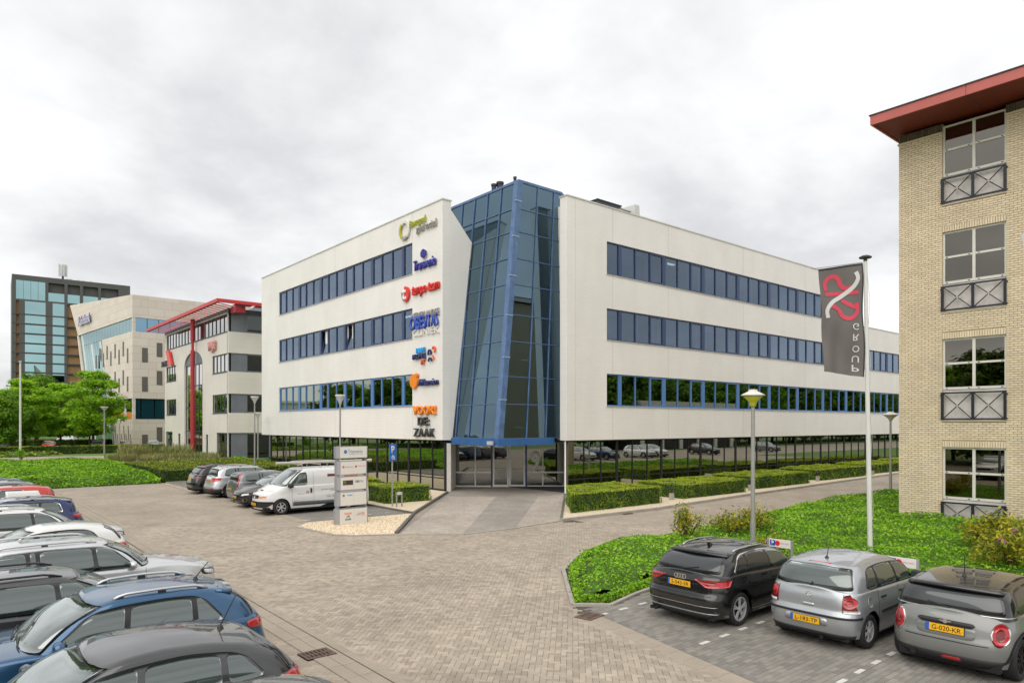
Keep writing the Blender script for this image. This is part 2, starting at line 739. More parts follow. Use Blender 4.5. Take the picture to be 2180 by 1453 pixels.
# --- near pavers, each a real block -------------------------------------------------
BAYX = lambda y: 9.44 + (y - 5.67) * 0.233            # line between lot and the right-hand bays
bed_lot = sheet('paver_bed', [(5.0, -2), (20, -2), (20, 20), (19.4, 20.05), (14.4, 19.75), (12.6, 21.3), (10.9, 22.3), (10.7, 25.3), (5.0, 30)], -0.008, M_BED)
LOTPOLY = [(5.42, 3), (8.5, 3), (BAYX(10.0) - 0.35, 10.0), (10.38, 10.2), (10.46, 10.6), (12.74, 13.25), (14.42, 14.42), (16.4, 14.98), (20.6, 14.53), (21.2, 19.8), (19.4, 20.0), (14.4, 19.7), (12.5, 21.2), (10.8, 22.3), (10.6, 25.3), (5.42, 30)]
BAYPOLY = [(BAYX(-3) + 0.12, -3), (15.3, -3), (15.3, 10.35), (13.2, 10.4), (12.3, 10.25), (11.1, 9.95), (10.6, 10.3), (BAYX(10.0) + 0.12, 10.0)]


def paver_template(w, d):
    """block with worn (chamfered) top edges; 5 visible sides"""
    g, c, zt, zb = 0.0026, 0.006, 0.0, -0.012
    a = [(g, g), (w - g, g), (w - g, d - g), (g, d - g)]
    t_ = [(g + c, g + c), (w - g - c, g + c), (w - g - c, d - g - c), (g + c, d - g - c)]
    vs = [(x, y, zb) for x, y in a] + [(x, y, zt - 0.003) for x, y in a] + [(x, y, zt) for x, y in t_]
    fs = [(8, 9, 10, 11)]
    for i in range(4):
        j = (i + 1) % 4
        fs += [(4 + i, 4 + j, 8 + j, 8 + i), (i, j, 4 + j, 4 + i)]
    return vs, fs


PT_H, PT_V = paver_template(0.2, 0.1), paver_template(0.1, 0.2)
pav = []           # (depth, x, y, kind, rot)
CA, SA = math.cos(R(45)), math.sin(R(45))
for i in range(-60, 520):
    for j in range(-330, 330):
        d = (i - j) % 4
        if d not in (0, 3):
            continue
        lx, ly = i * 0.1, j * 0.1
        cx_, cy_ = (lx + 0.1, ly + 0.05) if d == 0 else (lx + 0.05, ly + 0.1)
        x, y = CA * cx_ - SA * cy_, SA * cx_ + CA * cy_
        dep = S40 * x + C40 * y
        if dep > 27.5 or dep < 7.5 or x < 5.4 or x > 21.5 or y > 30 or y < 3:
            continue
        lat = C40 * x - S40 * y
        if abs(lat) > dep * 0.76 + 1:
            continue
        if inside((x, y), LOTPOLY):
            pav.append((dep + abs(lat) * 0.1, CA * lx - SA * ly, SA * lx + CA * ly, 0 if d == 0 else 1, 45))
for j in range(-30, 106):
    for i in range(38, 80):
        lx = i * 0.2 + (0.1 if j % 2 else 0)
        ly = j * 0.1
        if inside((lx + 0.1, ly + 0.05), BAYPOLY):
            dep = S40 * lx + C40 * ly
            lat = C40 * lx - S40 * ly
            if abs(lat) < dep * 0.78:
                pav.append((dep + 40, lx, ly, 0, 0))
pav.sort()
prnd = random.Random(3)
mbp, mbb = MB(), MB()
ROT = {45: Matrix.Rotation(R(45), 3, 'Z'), 0: Matrix.Identity(3)}
variants = {}
for n_, (dep, x, y, k, rot) in enumerate(pav):
    vs, fs = (PT_H, PT_V)[k]
    rv = prnd.random()
    dz = prnd.uniform(-0.0016, 0.0016)
    if n_ < 300:
        key = (k, int(rv * 8))
        if key not in variants:
            variants[key] = MB().add(vs, fs, 0, (key[1] + 0.5) / 8).mesh('paver', M_PAVE, attr=True)
        o = link('paver', variants[key], bed_lot, (x, y, dz))
        o.rotation_euler = (0, 0, R(rot))
    else:
        Mx = ROT[rot]
        tv = [tuple(Mx @ Vector(v) + Vector((x, y, dz))) for v in vs]
        (mbp if rot == 45 else mbb).add(tv, fs, 0, rv)
structure(mbp.build('herringbone_pavers', M_PAVE, bed_lot, attr=True), 'stuff')
bay_bed = sheet('bay_paver_bed', [(BAYX(-3), -3), (15.4, -3), (15.4, 10.5), (13.2, 10.5), (12.3, 10.3), (11.1, 10.05), (BAYX(10.0), 10.1)], -0.0075, M_BED)
structure(mbb.build('bay_pavers', M_BAYP, bay_bed, attr=True), 'stuff')


# --- gutter strips (long stones), kerbs ---------------------------------------------
def stones_along(name, pts, width, z, h, m, seg=0.5, parent=None, kind='structure'):
    """row of stones laid end to end along a polyline; joints are gaps"""
    root = None
    mb = MB()
    for (xa, ya), (xb, yb) in zip(pts[:-1], pts[1:]):
        a, b_ = Vector((xa, ya, 0)), Vector((xb, yb, 0))
        d = b_ - a
        n = max(1, round(d.length / seg))
        dn = d.normalized()
        nn = Vector((-dn.y, dn.x, 0))
        for k in range(n):
            c = a + d * ((k + 0.5) / n)
            mb.obox((c.x, c.y, z + h / 2), dn, nn, (0, 0, 1), d.length / n / 2 - 0.004, width / 2 - 0.002, h / 2 + rng.uniform(-0.001, 0.001))
    return structure(mb.build(name, m, parent), kind)


for k, (xo, wd) in enumerate(((4.85, 0.24), (5.1, 0.24), (5.32, 0.16))):
    stones_along('gutter_stones', [(xo, -1), (xo + 0.35, 30), (xo + 0.3, 50)], wd, -0.02, 0.021 - 0.003 * (k == 1), M_STRIP, 0.6)
for xo in (-0.3, -0.1):
    stones_along('gutter_stones', [(BAYX(-2) + xo + 0.05, -2), (BAYX(10.0) + xo + 0.05, 10.0)], 0.2, -0.02, 0.021, M_STRIP, 0.4)
# cut pieces closing the ragged edge of the bond, a little lower than the blocks
for pts_, m_ in (([(BAYX(-2) + 0.17, -2), (BAYX(10.0) + 0.17, 10.0)], M_BAYP), ([(BAYX(-2) - 0.38, -2), (BAYX(10.0) - 0.38, 10.0)], M_STRIP), ([(5.42, -1), (5.77, 30)], M_STRIP),
                 ([(10.42, 10.5), (12.68, 13.3), (14.38, 14.5), (16.4, 15.05), (20.6, 14.6)], M_STRIP), ([(10.5, 25.3), (10.75, 22.5), (11.25, 21.9), (12.5, 21.2), (14.35, 19.68), (16.6, 19.65), (19.4, 19.98)], M_STRIP)):
    stones_along('cut_stones', pts_, 0.26, -0.02, 0.017, m_, 0.2)
stones_along('gutter_stones', [(11.45, 26.6), (11.9, 50)], 0.45, -0.02, 0.022, M_STRIP, 0.6)
stones_along('kerb', [(10.62, 25.35), (10.85, 22.6), (11.3, 22.0), (12.6, 21.3), (14.4, 19.78), (16.6, 19.75), (19.4, 20.08)], 0.11, -0.02, 0.055, M_KERB, 0.5)
stones_along('kerb', [(19.4, 20.08), (25.3, 20.0), (34.6, 20.8), (58.3, 22.3), (80, 23.4)], 0.14, -0.02, 0.12, M_KERB, 1.0)
stones_along('kerb', [(12.62, 21.4), (16.2, 25.9), (22.5, 32.5)], 0.12, -0.02, 0.12, M_KERBD, 0.8)
stones_along('kerb', [(19.5, 20.15), (27.15, 27.75)], 0.10, -0.02, 0.07, M_KERBD, 0.8)
stones_along('kerb', [(16.15, 26.0), (16.2, 50)], 0.1, -0.02, 0.09, M_KERBD, 1.0)
stones_along('kerb', [(15.42, -3), (15.42, 10.42), (13.2, 10.45), (12.3, 10.3), (11.15, 10.0), (10.55, 10.55), (12.85, 13.2), (14.5, 14.35), (16.4, 14.9), (20.6, 14.45), (27.2, 15.6), (33.3, 16.3), (41, 16.0), (70, 17.5)], 0.1, -0.02, 0.07, M_KERB, 0.8)
stones_along('kerb', [(12.0, 49.9), (16.2, 50.0)], 0.12, -0.02, 0.10, M_KERB, 0.8)

# --- sheets: bays in front of the office, gravel, plaza --------------------------------
sheet('office_bay_paving', [(11.6, 26.0), (16.2, 26.0), (16.2, 49.9), (11.9, 49.9)], -0.010, M_BAYF)
sheet('gravel_bed', [(10.72, 25.35), (10.95, 22.65), (11.35, 22.08), (12.62, 21.4), (16.2, 25.9), (11.5, 26.2)], 0.02, M_GRAVEL)
sheet('gravel_bed', [(16.2, 26.0), (22.5, 32.6), (22.9, 33.2), (22.9, 62), (16.25, 50)], 0.018, M_GRAVEL)
sheet('gravel_bed', [(19.5, 20.1), (25.3, 20.05), (34.6, 20.85), (58.3, 22.35), (80, 23.45), (80, 28.2), (27.4, 28.2), (27.15, 27.75)], 0.02, M_GRAVEL)
sheet('plaza', [(12.62, 21.38), (14.4, 19.82), (16.6, 19.78), (19.45, 20.1), (27.2, 27.8), (30.4, 30.8), (31, 33), (25.2, 36.5), (22.55, 32.6)], 0.004, M_PLZ2)
sheet('plaza_strip', [(12.75, 21.35), (14.4, 19.88), (23.2, 29.0), (21.4, 31.0)], 0.008, M_PLZ1)
sheet('plaza_strip', [(16.9, 19.9), (19.35, 20.12), (27.0, 27.7), (25.0, 27.6)], 0.008, M_PLZ1)


# loose pebbles on the gravel beds
def pebbles(n, poly, size, z):
    mb = MB()
    xs, ys = [p[0] for p in poly], [p[1] for p in poly]
    r_ = random.Random(11)
    k = 0
    while k < n:
        x, y = r_.uniform(min(xs), max(xs)), r_.uniform(min(ys), max(ys))
        if not inside((x, y), poly):
            continue
        k += 1
        s = size * r_.uniform(0.6, 1.3)
        a = r_.uniform(0, 6.28)
        vs = [(x + s * math.cos(a + q * 2.1) * r_.uniform(.7, 1.2), y + s * math.sin(a + q * 2.1) * r_.uniform(.7, 1.2), z) for q in range(3)]
        vs.append((x, y, z + s * r_.uniform(0.5, 0.9)))
        mb.add(vs, [(0, 1, 3), (1, 2, 3), (2, 0, 3)], 0, r_.random())
    return structure(mb.build('loose_gravel', mat('gravel_stone', (0.66, 0.55, 0.40), 0.9, attr=0.4), None, attr=True), 'stuff')


pebbles(9000, [(10.72, 25.35), (10.95, 22.65), (11.35, 22.08), (12.62, 21.4), (16.1, 25.7), (11.5, 26.0)], 0.035, 0.018)

# --- painted dashes --------------------------------------------------------------------
mbd = MB()


def dash(x, y, lx, ly, ang=0.0, z=0.0035):
    c, s = math.cos(ang), math.sin(ang)
    pts = [(-lx / 2, -ly / 2), (lx / 2, -ly / 2), (lx / 2, ly / 2), (-lx / 2, ly / 2)]
    mbd.poly([(x + c * a - s * b_, y + s * a + c * b_, z) for a, b_ in pts])


for yb in (7.25, 4.83, 9.67):
    for k in range(6):
        dash(10.55 + k * 0.64, yb + 0.015 * k, 0.26, 0.085)
for k in range(9):
    yb = 26.9 + k * 2.75
    dash(11.72 + 0.015 * k, yb, 0.3, 0.14)
    for q in range(1, 5):
        dash(12.0 + q * 0.85, yb, 0.2, 0.12)
for k in range(6):
    dash(4.3 - k * 0.64, 9.9, 0.3, 0.1, 0, 0.0035)
structure(mbd.build('bay_markings', M_WHITE), 'structure')

# --- drain grates ------------------------------------------------------------------------
M_RUST = mat('rusty_iron', (0.16, 0.105, 0.08), 0.75, metal=0.3, noise=(12, 0.35), coords='World')
M_BLACK = mat('black_void', (0.008, 0.008, 0.008), 0.9)
for nm, (x, y), a, lb in (('drain_grate', (5.02, 11.1), 0.02, 'rusty slotted drain grate in the gutter beside the black hatchback'),
                          ('drain_grate', (10.22, 9.75), 0.2, 'rusty drain grate at the corner of the planting bed near the black hatchback'),
                          ('drain_grate', gp(1332, 1092), 0.0, 'drain inlet in the kerb below the first box hedge')):
    g_ = thing(nm, lb, 'drain', (x, y, 0.003), a, 'drain grates')
    MB().box(-0.26, 0.26, -0.2, 0.2, -0.02, 0.004).build('pit', M_BLACK, g_)
    f_ = MB()
    f_.box(-0.26, 0.26, -0.2, -0.15, 0.002, 0.012).box(-0.26, 0.26, 0.15, 0.2, 0.002, 0.012).box(-0.26, -0.21, -0.15, 0.15, 0.002, 0.012).box(0.21, 0.26, -0.15, 0.15, 0.002, 0.012)
    f_.box(-0.21, 0.21, -0.02, 0.02, 0.002, 0.012)
    f_.build('grate_frame', M_RUST, g_)
    for k in range(6):
        MB().box(-0.185 + k * 0.07, -0.155 + k * 0.07, -0.15, 0.15, 0.003, 0.0115).build('bar', M_RUST, g_)

# ================================================================== PLANTING
F_COVER = foliage('ground_cover_leaf', [(0.10, 0.10, 0.016), (0.10, 0.25, 0.008), (0.20, 0.44, 0.012), (0.30, 0.54, 0.022), (0.44, 0.64, 0.06)], 0.8, 0.35)
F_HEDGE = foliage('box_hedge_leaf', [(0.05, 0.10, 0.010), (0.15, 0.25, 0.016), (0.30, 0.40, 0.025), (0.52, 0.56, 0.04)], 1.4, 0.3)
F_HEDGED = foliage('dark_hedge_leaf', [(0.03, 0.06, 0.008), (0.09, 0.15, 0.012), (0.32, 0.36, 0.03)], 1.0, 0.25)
F_TREE = foliage('fresh_tree_leaf', [(0.09, 0.22, 0.008), (0.22, 0.44, 0.014), (0.36, 0.60, 0.022), (0.46, 0.68, 0.05)], 0.7, 0.45)
F_TREE2 = foliage('mid_tree_leaf', [(0.05, 0.13, 0.008), (0.13, 0.28, 0.012), (0.25, 0.42, 0.02)], 0.6, 0.4)
F_TREE3 = foliage('dark_tree_leaf', [(0.03, 0.075, 0.006), (0.085, 0.18, 0.010), (0.17, 0.29, 0.015)], 0.5, 0.3)
F_SHRUB = foliage('rhododendron_leaf', [(0.05, 0.09, 0.012), (0.16, 0.20, 0.02), (0.40, 0.38, 0.03), (0.62, 0.50, 0.04)], 2.2, 0.3)
F_REED = foliage('ornamental_grass_blade', [(0.10, 0.13, 0.03), (0.24, 0.26, 0.08), (0.40, 0.36, 0.17)], 1.0, 0.3)
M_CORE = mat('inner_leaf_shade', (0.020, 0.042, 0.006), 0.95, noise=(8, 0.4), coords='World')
M_BARK = mat('bark', (0.075, 0.055, 0.036), 0.9, noise=(6, 0.3), bump=(18, 0.6))
M_PINK = mat('pink_blossom', (0.60, 0.17, 0.47), 0.6, noise=(20, 0.2))


def leaf(mb, r_, p, nrm, size, asp=0.55, rnd=None):
    """one pointed leaf: two triangles folded along the midrib"""
    n = Vector(nrm)
    u = n.orthogonal().normalized()
    a = r_.uniform(0, 6.283)
    w = n.cross(u)
    d = u * math.cos(a) + w * math.sin(a)
    e_ = n.cross(d)
    p = Vector(p)
    s = size * r_.uniform(0.7, 1.3)
    l_, h_ = d * s * 0.5, e_ * s * asp * 0.5
    up = n * s * 0.10
    vs = [p - l_, p - h_ * 1.0 + up, p + l_, p + h_ + up]
    mb.add([tuple(v) for v in vs], [(0, 1, 2), (0, 2, 3)], 0, r_.random() if rnd is None else rnd)


def rdir(r_, zlo=-1.0, zhi=1.0):
    z = r_.uniform(zlo, zhi)
    a = r_.uniform(0, 6.283)
    q = math.sqrt(max(0, 1 - z * z))
    return Vector((q * math.cos(a), q * math.sin(a), z))


def hills(x, y, f1=1.3, f2=3.1):
    return 0.5 + 0.25 * math.sin(x * f1 + 1.7 * math.sin(y * 0.9)) + 0.25 * math.sin(y * f2 * 0.8 + 1.3 * math.sin(x * f2 * 0.7))


def ground_cover(label, poly, h, dens, size, seed, m=None, edge=0.5, name='ground_cover', skip=None, maxdep=None):
    """low planting that nobody could count: mound with leaves standing over it"""
    r_ = random.Random(seed)
    mb = MB()
    xs, ys = [p[0] for p in poly], [p[1] for p in poly]
    area = abs(sum(poly[i][0] * poly[(i + 1) % len(poly)][1] - poly[(i + 1) % len(poly)][0] * poly[i][1] for i in range(len(poly)))) / 2

    def edist(x, y):
        dm = 9.0
        for (xa, ya), (xb, yb) in zip(poly, poly[1:] + poly[:1]):
            vx, vy = xb - xa, yb - ya
            t_ = max(0, min(1, ((x - xa) * vx + (y - ya) * vy) / (vx * vx + vy * vy)))
            dm = min(dm, math.hypot(x - xa - t_ * vx, y - ya - t_ * vy))
        return dm

    def top(x, y):
        e_ = min(1, edist(x, y) / edge)
        return h * (0.30 + 0.70 * math.sqrt(e_)) * (0.72 + 0.5 * hills(x, y))

    # mound
    st = 0.4
    grid = {}
    core = MB()
    nx, ny = int((max(xs) - min(xs)) / st) + 2, int((max(ys) - min(ys)) / st) + 2
    for i in range(nx):
        for j in range(ny):
            x, y = min(xs) + i * st, min(ys) + j * st
            if inside((x, y), poly):
                grid[(i, j)] = (x, y, max(0.01, (top(x, y) - 0.09) * min(1, edist(x, y) / 0.5)))
    idx, vs = {}, []
    for k in grid:
        idx[k] = len(vs)
        vs.append(grid[k])
    fs = []
    for (i, j) in grid:
        q = [(i, j), (i + 1, j), (i + 1, j + 1), (i, j + 1)]
        if all(a in grid for a in q):
            fs.append(tuple(idx[a] for a in q))
    core.add(vs, fs)
    n = int(area * dens)
    k = 0
    while k < n:
        x, y = r_.uniform(min(xs), max(xs)), r_.uniform(min(ys), max(ys))
        k += 1
        if not inside((x, y), poly) or (skip and skip(x, y)):
            continue
        if maxdep:
            dep, lat = S40 * x + C40 * y, C40 * x - S40 * y
            if dep < 1 or abs(lat) > dep * 0.8:
                continue
            if r_.random() > min(1, (maxdep / dep) ** 1.2):
                continue
            sz = size * max(1, (dep / maxdep) ** 0.6)
        else:
            sz = size
        z = top(x, y) - abs(r_.gauss(0, 0.05)) + 0.02
        nr = Vector((r_.gauss(0, 0.55), r_.gauss(0, 0.55), 1)).normalized()
        leaf(mb, r_, (x, y, max(0.03, z)), nr, sz, 0.62)
    for (xa, ya), (xb, yb) in zip(poly, poly[1:] + poly[:1]):
        ln = math.hypot(xb - xa, yb - ya)
        for q in range(int(ln * dens * 0.30)):
            f_ = r_.random()
            x, y = xa + (xb - xa) * f_ + r_.gauss(0, 0.05), ya + (yb - ya) * f_ + r_.gauss(0, 0.05)
            dep, lat = S40 * x + C40 * y, C40 * x - S40 * y
            if dep < 1 or abs(lat) > dep * 0.8:
                continue
            leaf(mb, r_, (x, y, r_.uniform(0.02, h * 0.5)), (rdir(r_) + Vector((-S40, -C40, 0.6))).normalized(), size, 0.62)
    o = mb.build(name, m or F_COVER, attr=True)
    tag(o, label, 'ground cover', None, 'stuff')
    structure(core.build('leaf_mound', mat('under_leaf', (0.06, 0.135, 0.010), 0.95, noise=(9, 0.5), coords='World'), o, smooth=True), 'stuff')
    return o


BEDR = [(10.75, 10.6), (11.2, 10.2), (12.4, 10.5), (13.3, 10.62), (15.6, 10.6), (15.6, -3), (30.2, -3), (30.2, 11.75), (31, 11.9), (60, 12.3), (60, 16.6), (41, 15.8), (33.3, 16.1), (27.2, 15.4), (20.6, 14.25), (16.4, 14.7), (14.6, 14.1), (13.0, 13.0)]
ground_cover('low bright green ground cover filling the bed behind the three cars', BEDR, 0.40, 760, 0.075, 5, maxdep=16)
BEDL = [(5.2, 50.2), (11.7, 50.2), (12.6, 56), (13.4, 64), (13.8, 76), (12, 80.6), (-25, 80.6), (-25, 50.2)]
ground_cover('low bright green ground cover bed at the far end of the car park', BEDL, 0.55, 95, 0.17, 6, edge=0.8)
ground_cover('strip of green ground cover between the flagpole and the far street hedge', [(-60, 101.5), (9, 101.5), (13, 105), (-60, 108)], 0.5, 12, 0.4, 8, m=F_HEDGE)
ground_cover('low plants at the foot of the beige office beside the long hedge block', [(22, 62.5), (24.8, 62.5), (25, 77), (22, 70)], 0.5, 40, 0.25, 9)


def hedge(label, x0, x1, y0, y1, h, m=None, dens=420, size=0.075, seed=1, rz=0.0, group=None, name='box_hedge', lsk=0.0):
    r_ = random.Random(seed)
    t_ = thing(name, label, 'hedge', (x0, y0, 0), rz, group)
    lx, ly = x1 - x0, y1 - y0
    core = MB()
    # rounded, slightly uneven clipped body
    n = 5
    core.prism([(0.07, 0.07), (lx - 0.07, 0.07), (lx - 0.07, ly - 0.07), (0.07 + lsk, ly - 0.07)], -0.02, h - 0.06)
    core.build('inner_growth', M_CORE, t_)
    mb = MB()

    def wob(a, b_):
        return 0.035 * math.sin(a * 3.1 + seed) + 0.03 * math.sin(b_ * 4.3 + seed * 2) + 0.02 * math.sin((a + b_) * 7.7)

    for face, (fa, fb) in (('t', (lx, ly)), ('f', (lx, h)), ('b', (lx, h)), ('l', (ly, h)), ('r', (ly, h))):
        for k in range(int(fa * fb * dens)):
            a, b_ = r_.uniform(0, fa), r_.uniform(0, fb)
            w_ = wob(a, b_) - abs(r_.gauss(0, 0.025))
            if (face == 't' and a < lsk * b_ / ly) or (face == 'b' and a < lsk):
                continue
            if face == 't':
                p, nr = (a, b_, h + w_), Vector((r_.gauss(0, .5), r_.gauss(0, .5), 1))
            elif face == 'f':
                p, nr = (a, -w_, b_), Vector((r_.gauss(0, .5), -1, r_.gauss(.3, .5)))
            elif face == 'b':
                p, nr = (a, ly + w_, b_), Vector((r_.gauss(0, .5), 1, r_.gauss(.3, .5)))
            elif face == 'l':
                p, nr = (lsk * a / ly - w_, a, b_), Vector((-1, r_.gauss(0, .5), r_.gauss(.3, .5)))
            else:
                p, nr = (lx + w_, a, b_), Vector((1, r_.gauss(0, .5), r_.gauss(.3, .5)))
            rv = r_.uniform(0.55, 1) if face == 't' or b_ > h - 0.06 else r_.uniform(0, 0.36)  # top leaves brighter and yellower, side leaves darker: top light put into leaf colour
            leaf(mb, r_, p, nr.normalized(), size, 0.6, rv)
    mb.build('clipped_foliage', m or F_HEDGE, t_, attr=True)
    return t_


HG = 'clipped box hedges along the right wing'
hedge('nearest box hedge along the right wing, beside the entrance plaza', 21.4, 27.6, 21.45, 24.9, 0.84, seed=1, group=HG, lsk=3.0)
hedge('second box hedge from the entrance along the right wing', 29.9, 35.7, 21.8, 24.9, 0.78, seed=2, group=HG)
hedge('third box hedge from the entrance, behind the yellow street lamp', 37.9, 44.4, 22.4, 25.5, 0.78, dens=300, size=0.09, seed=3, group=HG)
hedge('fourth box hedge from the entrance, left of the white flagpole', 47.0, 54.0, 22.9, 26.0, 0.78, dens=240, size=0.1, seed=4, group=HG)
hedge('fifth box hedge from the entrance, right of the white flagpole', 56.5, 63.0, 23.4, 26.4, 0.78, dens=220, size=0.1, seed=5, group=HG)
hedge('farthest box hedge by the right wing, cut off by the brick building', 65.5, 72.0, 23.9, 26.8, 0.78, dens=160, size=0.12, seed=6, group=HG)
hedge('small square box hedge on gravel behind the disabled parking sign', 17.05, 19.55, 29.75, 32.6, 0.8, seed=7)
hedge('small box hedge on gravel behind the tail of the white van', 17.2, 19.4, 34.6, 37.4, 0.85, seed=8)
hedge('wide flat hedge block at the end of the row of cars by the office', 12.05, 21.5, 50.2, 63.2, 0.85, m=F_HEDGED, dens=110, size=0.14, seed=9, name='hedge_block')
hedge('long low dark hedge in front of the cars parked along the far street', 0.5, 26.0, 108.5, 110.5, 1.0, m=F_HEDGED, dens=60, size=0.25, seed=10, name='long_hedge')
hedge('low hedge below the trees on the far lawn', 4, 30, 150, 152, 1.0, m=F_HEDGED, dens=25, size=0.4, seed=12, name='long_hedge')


# --- shrubs ----------------------------------------------------------------------------
def shrub(label, x, y, h, rad, n, seed, m=None, size=0.11, flowers=0, name='shrub', group=None, cat='shrub', bare=0.0, asp=0.42):
    r_ = random.Random(seed)
    t_ = thing(name, label, cat, (x, y, 0.1), 0, group)
    st = MB()
    tips = []
    for k in range(16):
        a = r_.uniform(0, 6.283)
        q = rad * math.sqrt(r_.random())
        tip = Vector((q * math.cos(a), q * math.sin(a), h * r_.uniform(0.55, 1.0) * (1 - 0.35 * (q / rad) ** 2)))
        mid = tip * 0.5 + Vector((0, 0, h * 0.08))
        st.tube((0, 0, -0.1), mid, 0.018, 0.011, 5).tube(mid, tip, 0.011, 0.005, 5)
        tips += [mid.lerp(tip, f_) for f_ in (0.3, 0.7, 1.0)]
    st.build('branches', M_BARK, t_)
    mb = MB()
    for k in range(n):
        c = r_.choice(tips)
        p = c + Vector((r_.gauss(0, rad * 0.17), r_.gauss(0, rad * 0.17), r_.gauss(0, h * 0.10)))
        if p.z < 0.05:
            p.z = 0.1
        leaf(mb, r_, p, (rdir(r_) + Vector((0, 0, 0.9))).normalized(), size, asp)
    mb.build('foliage', m or F_SHRUB, t_, attr=True)
    for k in range(flowers):
        c = r_.choice(tips) + Vector((0, 0, 0.06))
        fl = MB()
        for q in range(26):
            leaf(fl, r_, c + rdir(r_) * 0.07, rdir(r_), 0.07, 0.9)
        fl.build('blossom', M_PINK, t_)
    return t_


SG = 'yellow green shrubs in the planting bed'
x, y = gp(1462, 1168)
shrub('yellow green shrub on the road edge left of the yellow street lamp', x, y, 1.25, 0.62, 900, 21, group=SG, bare=0.3)
x, y = gp(1552, 1152)
shrub('olive shrub just left of the yellow street lamp post', x, y, 1.05, 0.7, 1000, 22, group=SG)
x, y = gp(1612, 1148)
shrub('olive shrub behind the yellow street lamp post', x, y, 1.1, 0.7, 900, 23, group=SG)
x, y = gp(1642, 1192)
shrub('small flowering shrub with a pink blossom beside the street lamp', x, y, 0.75, 0.45, 450, 24, flowers=2, group=SG)
shrub('rhododendron bush below the ground floor window of the brick building', 23.6, 6.3, 1.15, 0.9, 2000, 25, flowers=1, size=0.13, group=SG)
shrub('rhododendron with pink blossoms behind the grey hatchback', 20.7, 5.35, 1.25, 0.75, 1800, 26, flowers=4, size=0.13, group=SG)
shrub('bush at the right edge in front of the brick wall', 22.2, 5.5, 1.3, 0.8, 1500, 27, flowers=1, size=0.13, group=SG)
for k in range(3):
    shrub('young climbing sprout at the foot of the far flagpole' if k == 0 else ('small green shrub left of the far flagpole' if k == 1 else 'green conifer shrub beside the far flagpole'),
          *((6.8, 82.2), (0.5, 104), (4.5, 104))[k], (1.7, 2.0, 6.2)[k], (0.35, 1.0, 2.3)[k], (160, 300, 1900)[k], 30 + k, m=(F_TREE, F_TREE2, F_TREE2)[k], size=(0.2, 0.3, 0.45)[k], asp=0.6, name='garden_shrub')


# --- ornamental grasses -------------------------------------------------------------------
def reeds(label, cx_, cy_, rad, h, n, seed):
    r_ = random.Random(seed)
    mb = MB()
    for k in range(n):
        a, q = r_.uniform(0, 6.28), rad * math.sqrt(r_.random())
        x, y = cx_ + q * math.cos(a), cy_ + q * math.sin(a)
        d = Vector((r_.gauss(0, 0.25), r_.gauss(0, 0.25), 1)).normalized()
        hh = h * r_.uniform(0.6, 1.1)
        w_ = 0.05
        p = Vector((x, y, 0))
        s_ = Vector((math.cos(a), math.sin(a), 0)) * w_
        b1 = p + d * hh * 0.6
        tip = b1 + (d + Vector((r_.gauss(0, .3), r_.gauss(0, .3), 0))) * hh * 0.4
        mb.add([tuple(p - s_), tuple(p + s_), tuple(b1 + s_), tuple(b1 - s_), tuple(tip)], [(0, 1, 2, 3), (3, 2, 4)], 0, r_.random())
    o = mb.build('ornamental_grass', F_REED, attr=True)
    return tag(o, label, 'grass', None, 'stuff')


reeds('clumps of tall ornamental grass in front of the red roofed office', 20.5, 90, 4.0, 1.7, 800, 41)
reeds('low tan grasses beside the paved side street', 17.2, 83.5, 3.0, 0.8, 900, 42)
reeds('low tan grasses before the red roofed office door', 22.0, 80.5, 2.8, 0.9, 700, 43)
reeds('low tan grasses behind the wide hedge block', 20.0, 70, 3.0, 0.8, 500, 44)


# --- trees -------------------------------------------------------------------------------
def tree_meshes(h, rad, seed, nclump, nleaf, size, m, base=0.28, layered=False):
    r_ = random.Random(seed)
    tr = MB()
    lean = Vector((r_.gauss(0, 0.02), r_.gauss(0, 0.02), 1))
    p0 = Vector((0, 0, -0.1))
    pts = [p0 + lean * h * f_ for f_ in (0, 0.2, 0.45, 0.7, 0.92)]
    rr = [h * 0.021, h * 0.016, h * 0.012, h * 0.007, h * 0.003]
    for a, b_, ra, rb in zip(pts[:-1], pts[1:], rr[:-1], rr[1:]):
        tr.tube(a, b_, ra, rb, 8)
    cl = []
    for k in range(nclump):
        zf = r_.random()
        if layered:
            zf = round(zf * 6) / 6 + r_.gauss(0, 0.025)
        z = h * (base + (0.97 - base) * zf)
        prof = math.sin(math.pi * min(1, max(0.0, 0.16 + 0.78 * (z / h - base) / (1 - base)))) ** 0.75
        a = r_.uniform(0, 6.283)
        q = rad * prof * (r_.random() ** 0.42)
        c = Vector((q * math.cos(a), q * math.sin(a), z))
        cl.append((c, rad * r_.uniform(0.15, 0.30)))
        zb = max(h * 0.2, z - q * 0.55)
        s0 = Vector((0, 0, zb)) + Vector((lean.x, lean.y, 0)) * zb
        tr.tube(s0, s0.lerp(c, 0.55) + Vector((0, 0, -0.03 * h)), h * 0.0048, h * 0.003, 5, cap=False)
        tr.tube(s0.lerp(c, 0.55) + Vector((0, 0, -0.03 * h)), c, h * 0.003, h * 0.0012, 4, cap=False)
    lf = MB()
    for c, cr in cl:
        tone = r_.random()
        for k in range(nleaf):
            d = rdir(r_)
            q = cr * (r_.random() ** 0.5) * 1.15
            p = c + Vector((d.x * q, d.y * q, d.z * q * (0.55 if layered else 0.8)))
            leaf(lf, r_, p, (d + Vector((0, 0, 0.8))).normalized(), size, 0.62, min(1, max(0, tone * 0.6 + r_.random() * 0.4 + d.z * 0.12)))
    return tr.mesh('trunk', M_BARK), lf.mesh('crown', m, attr=True)


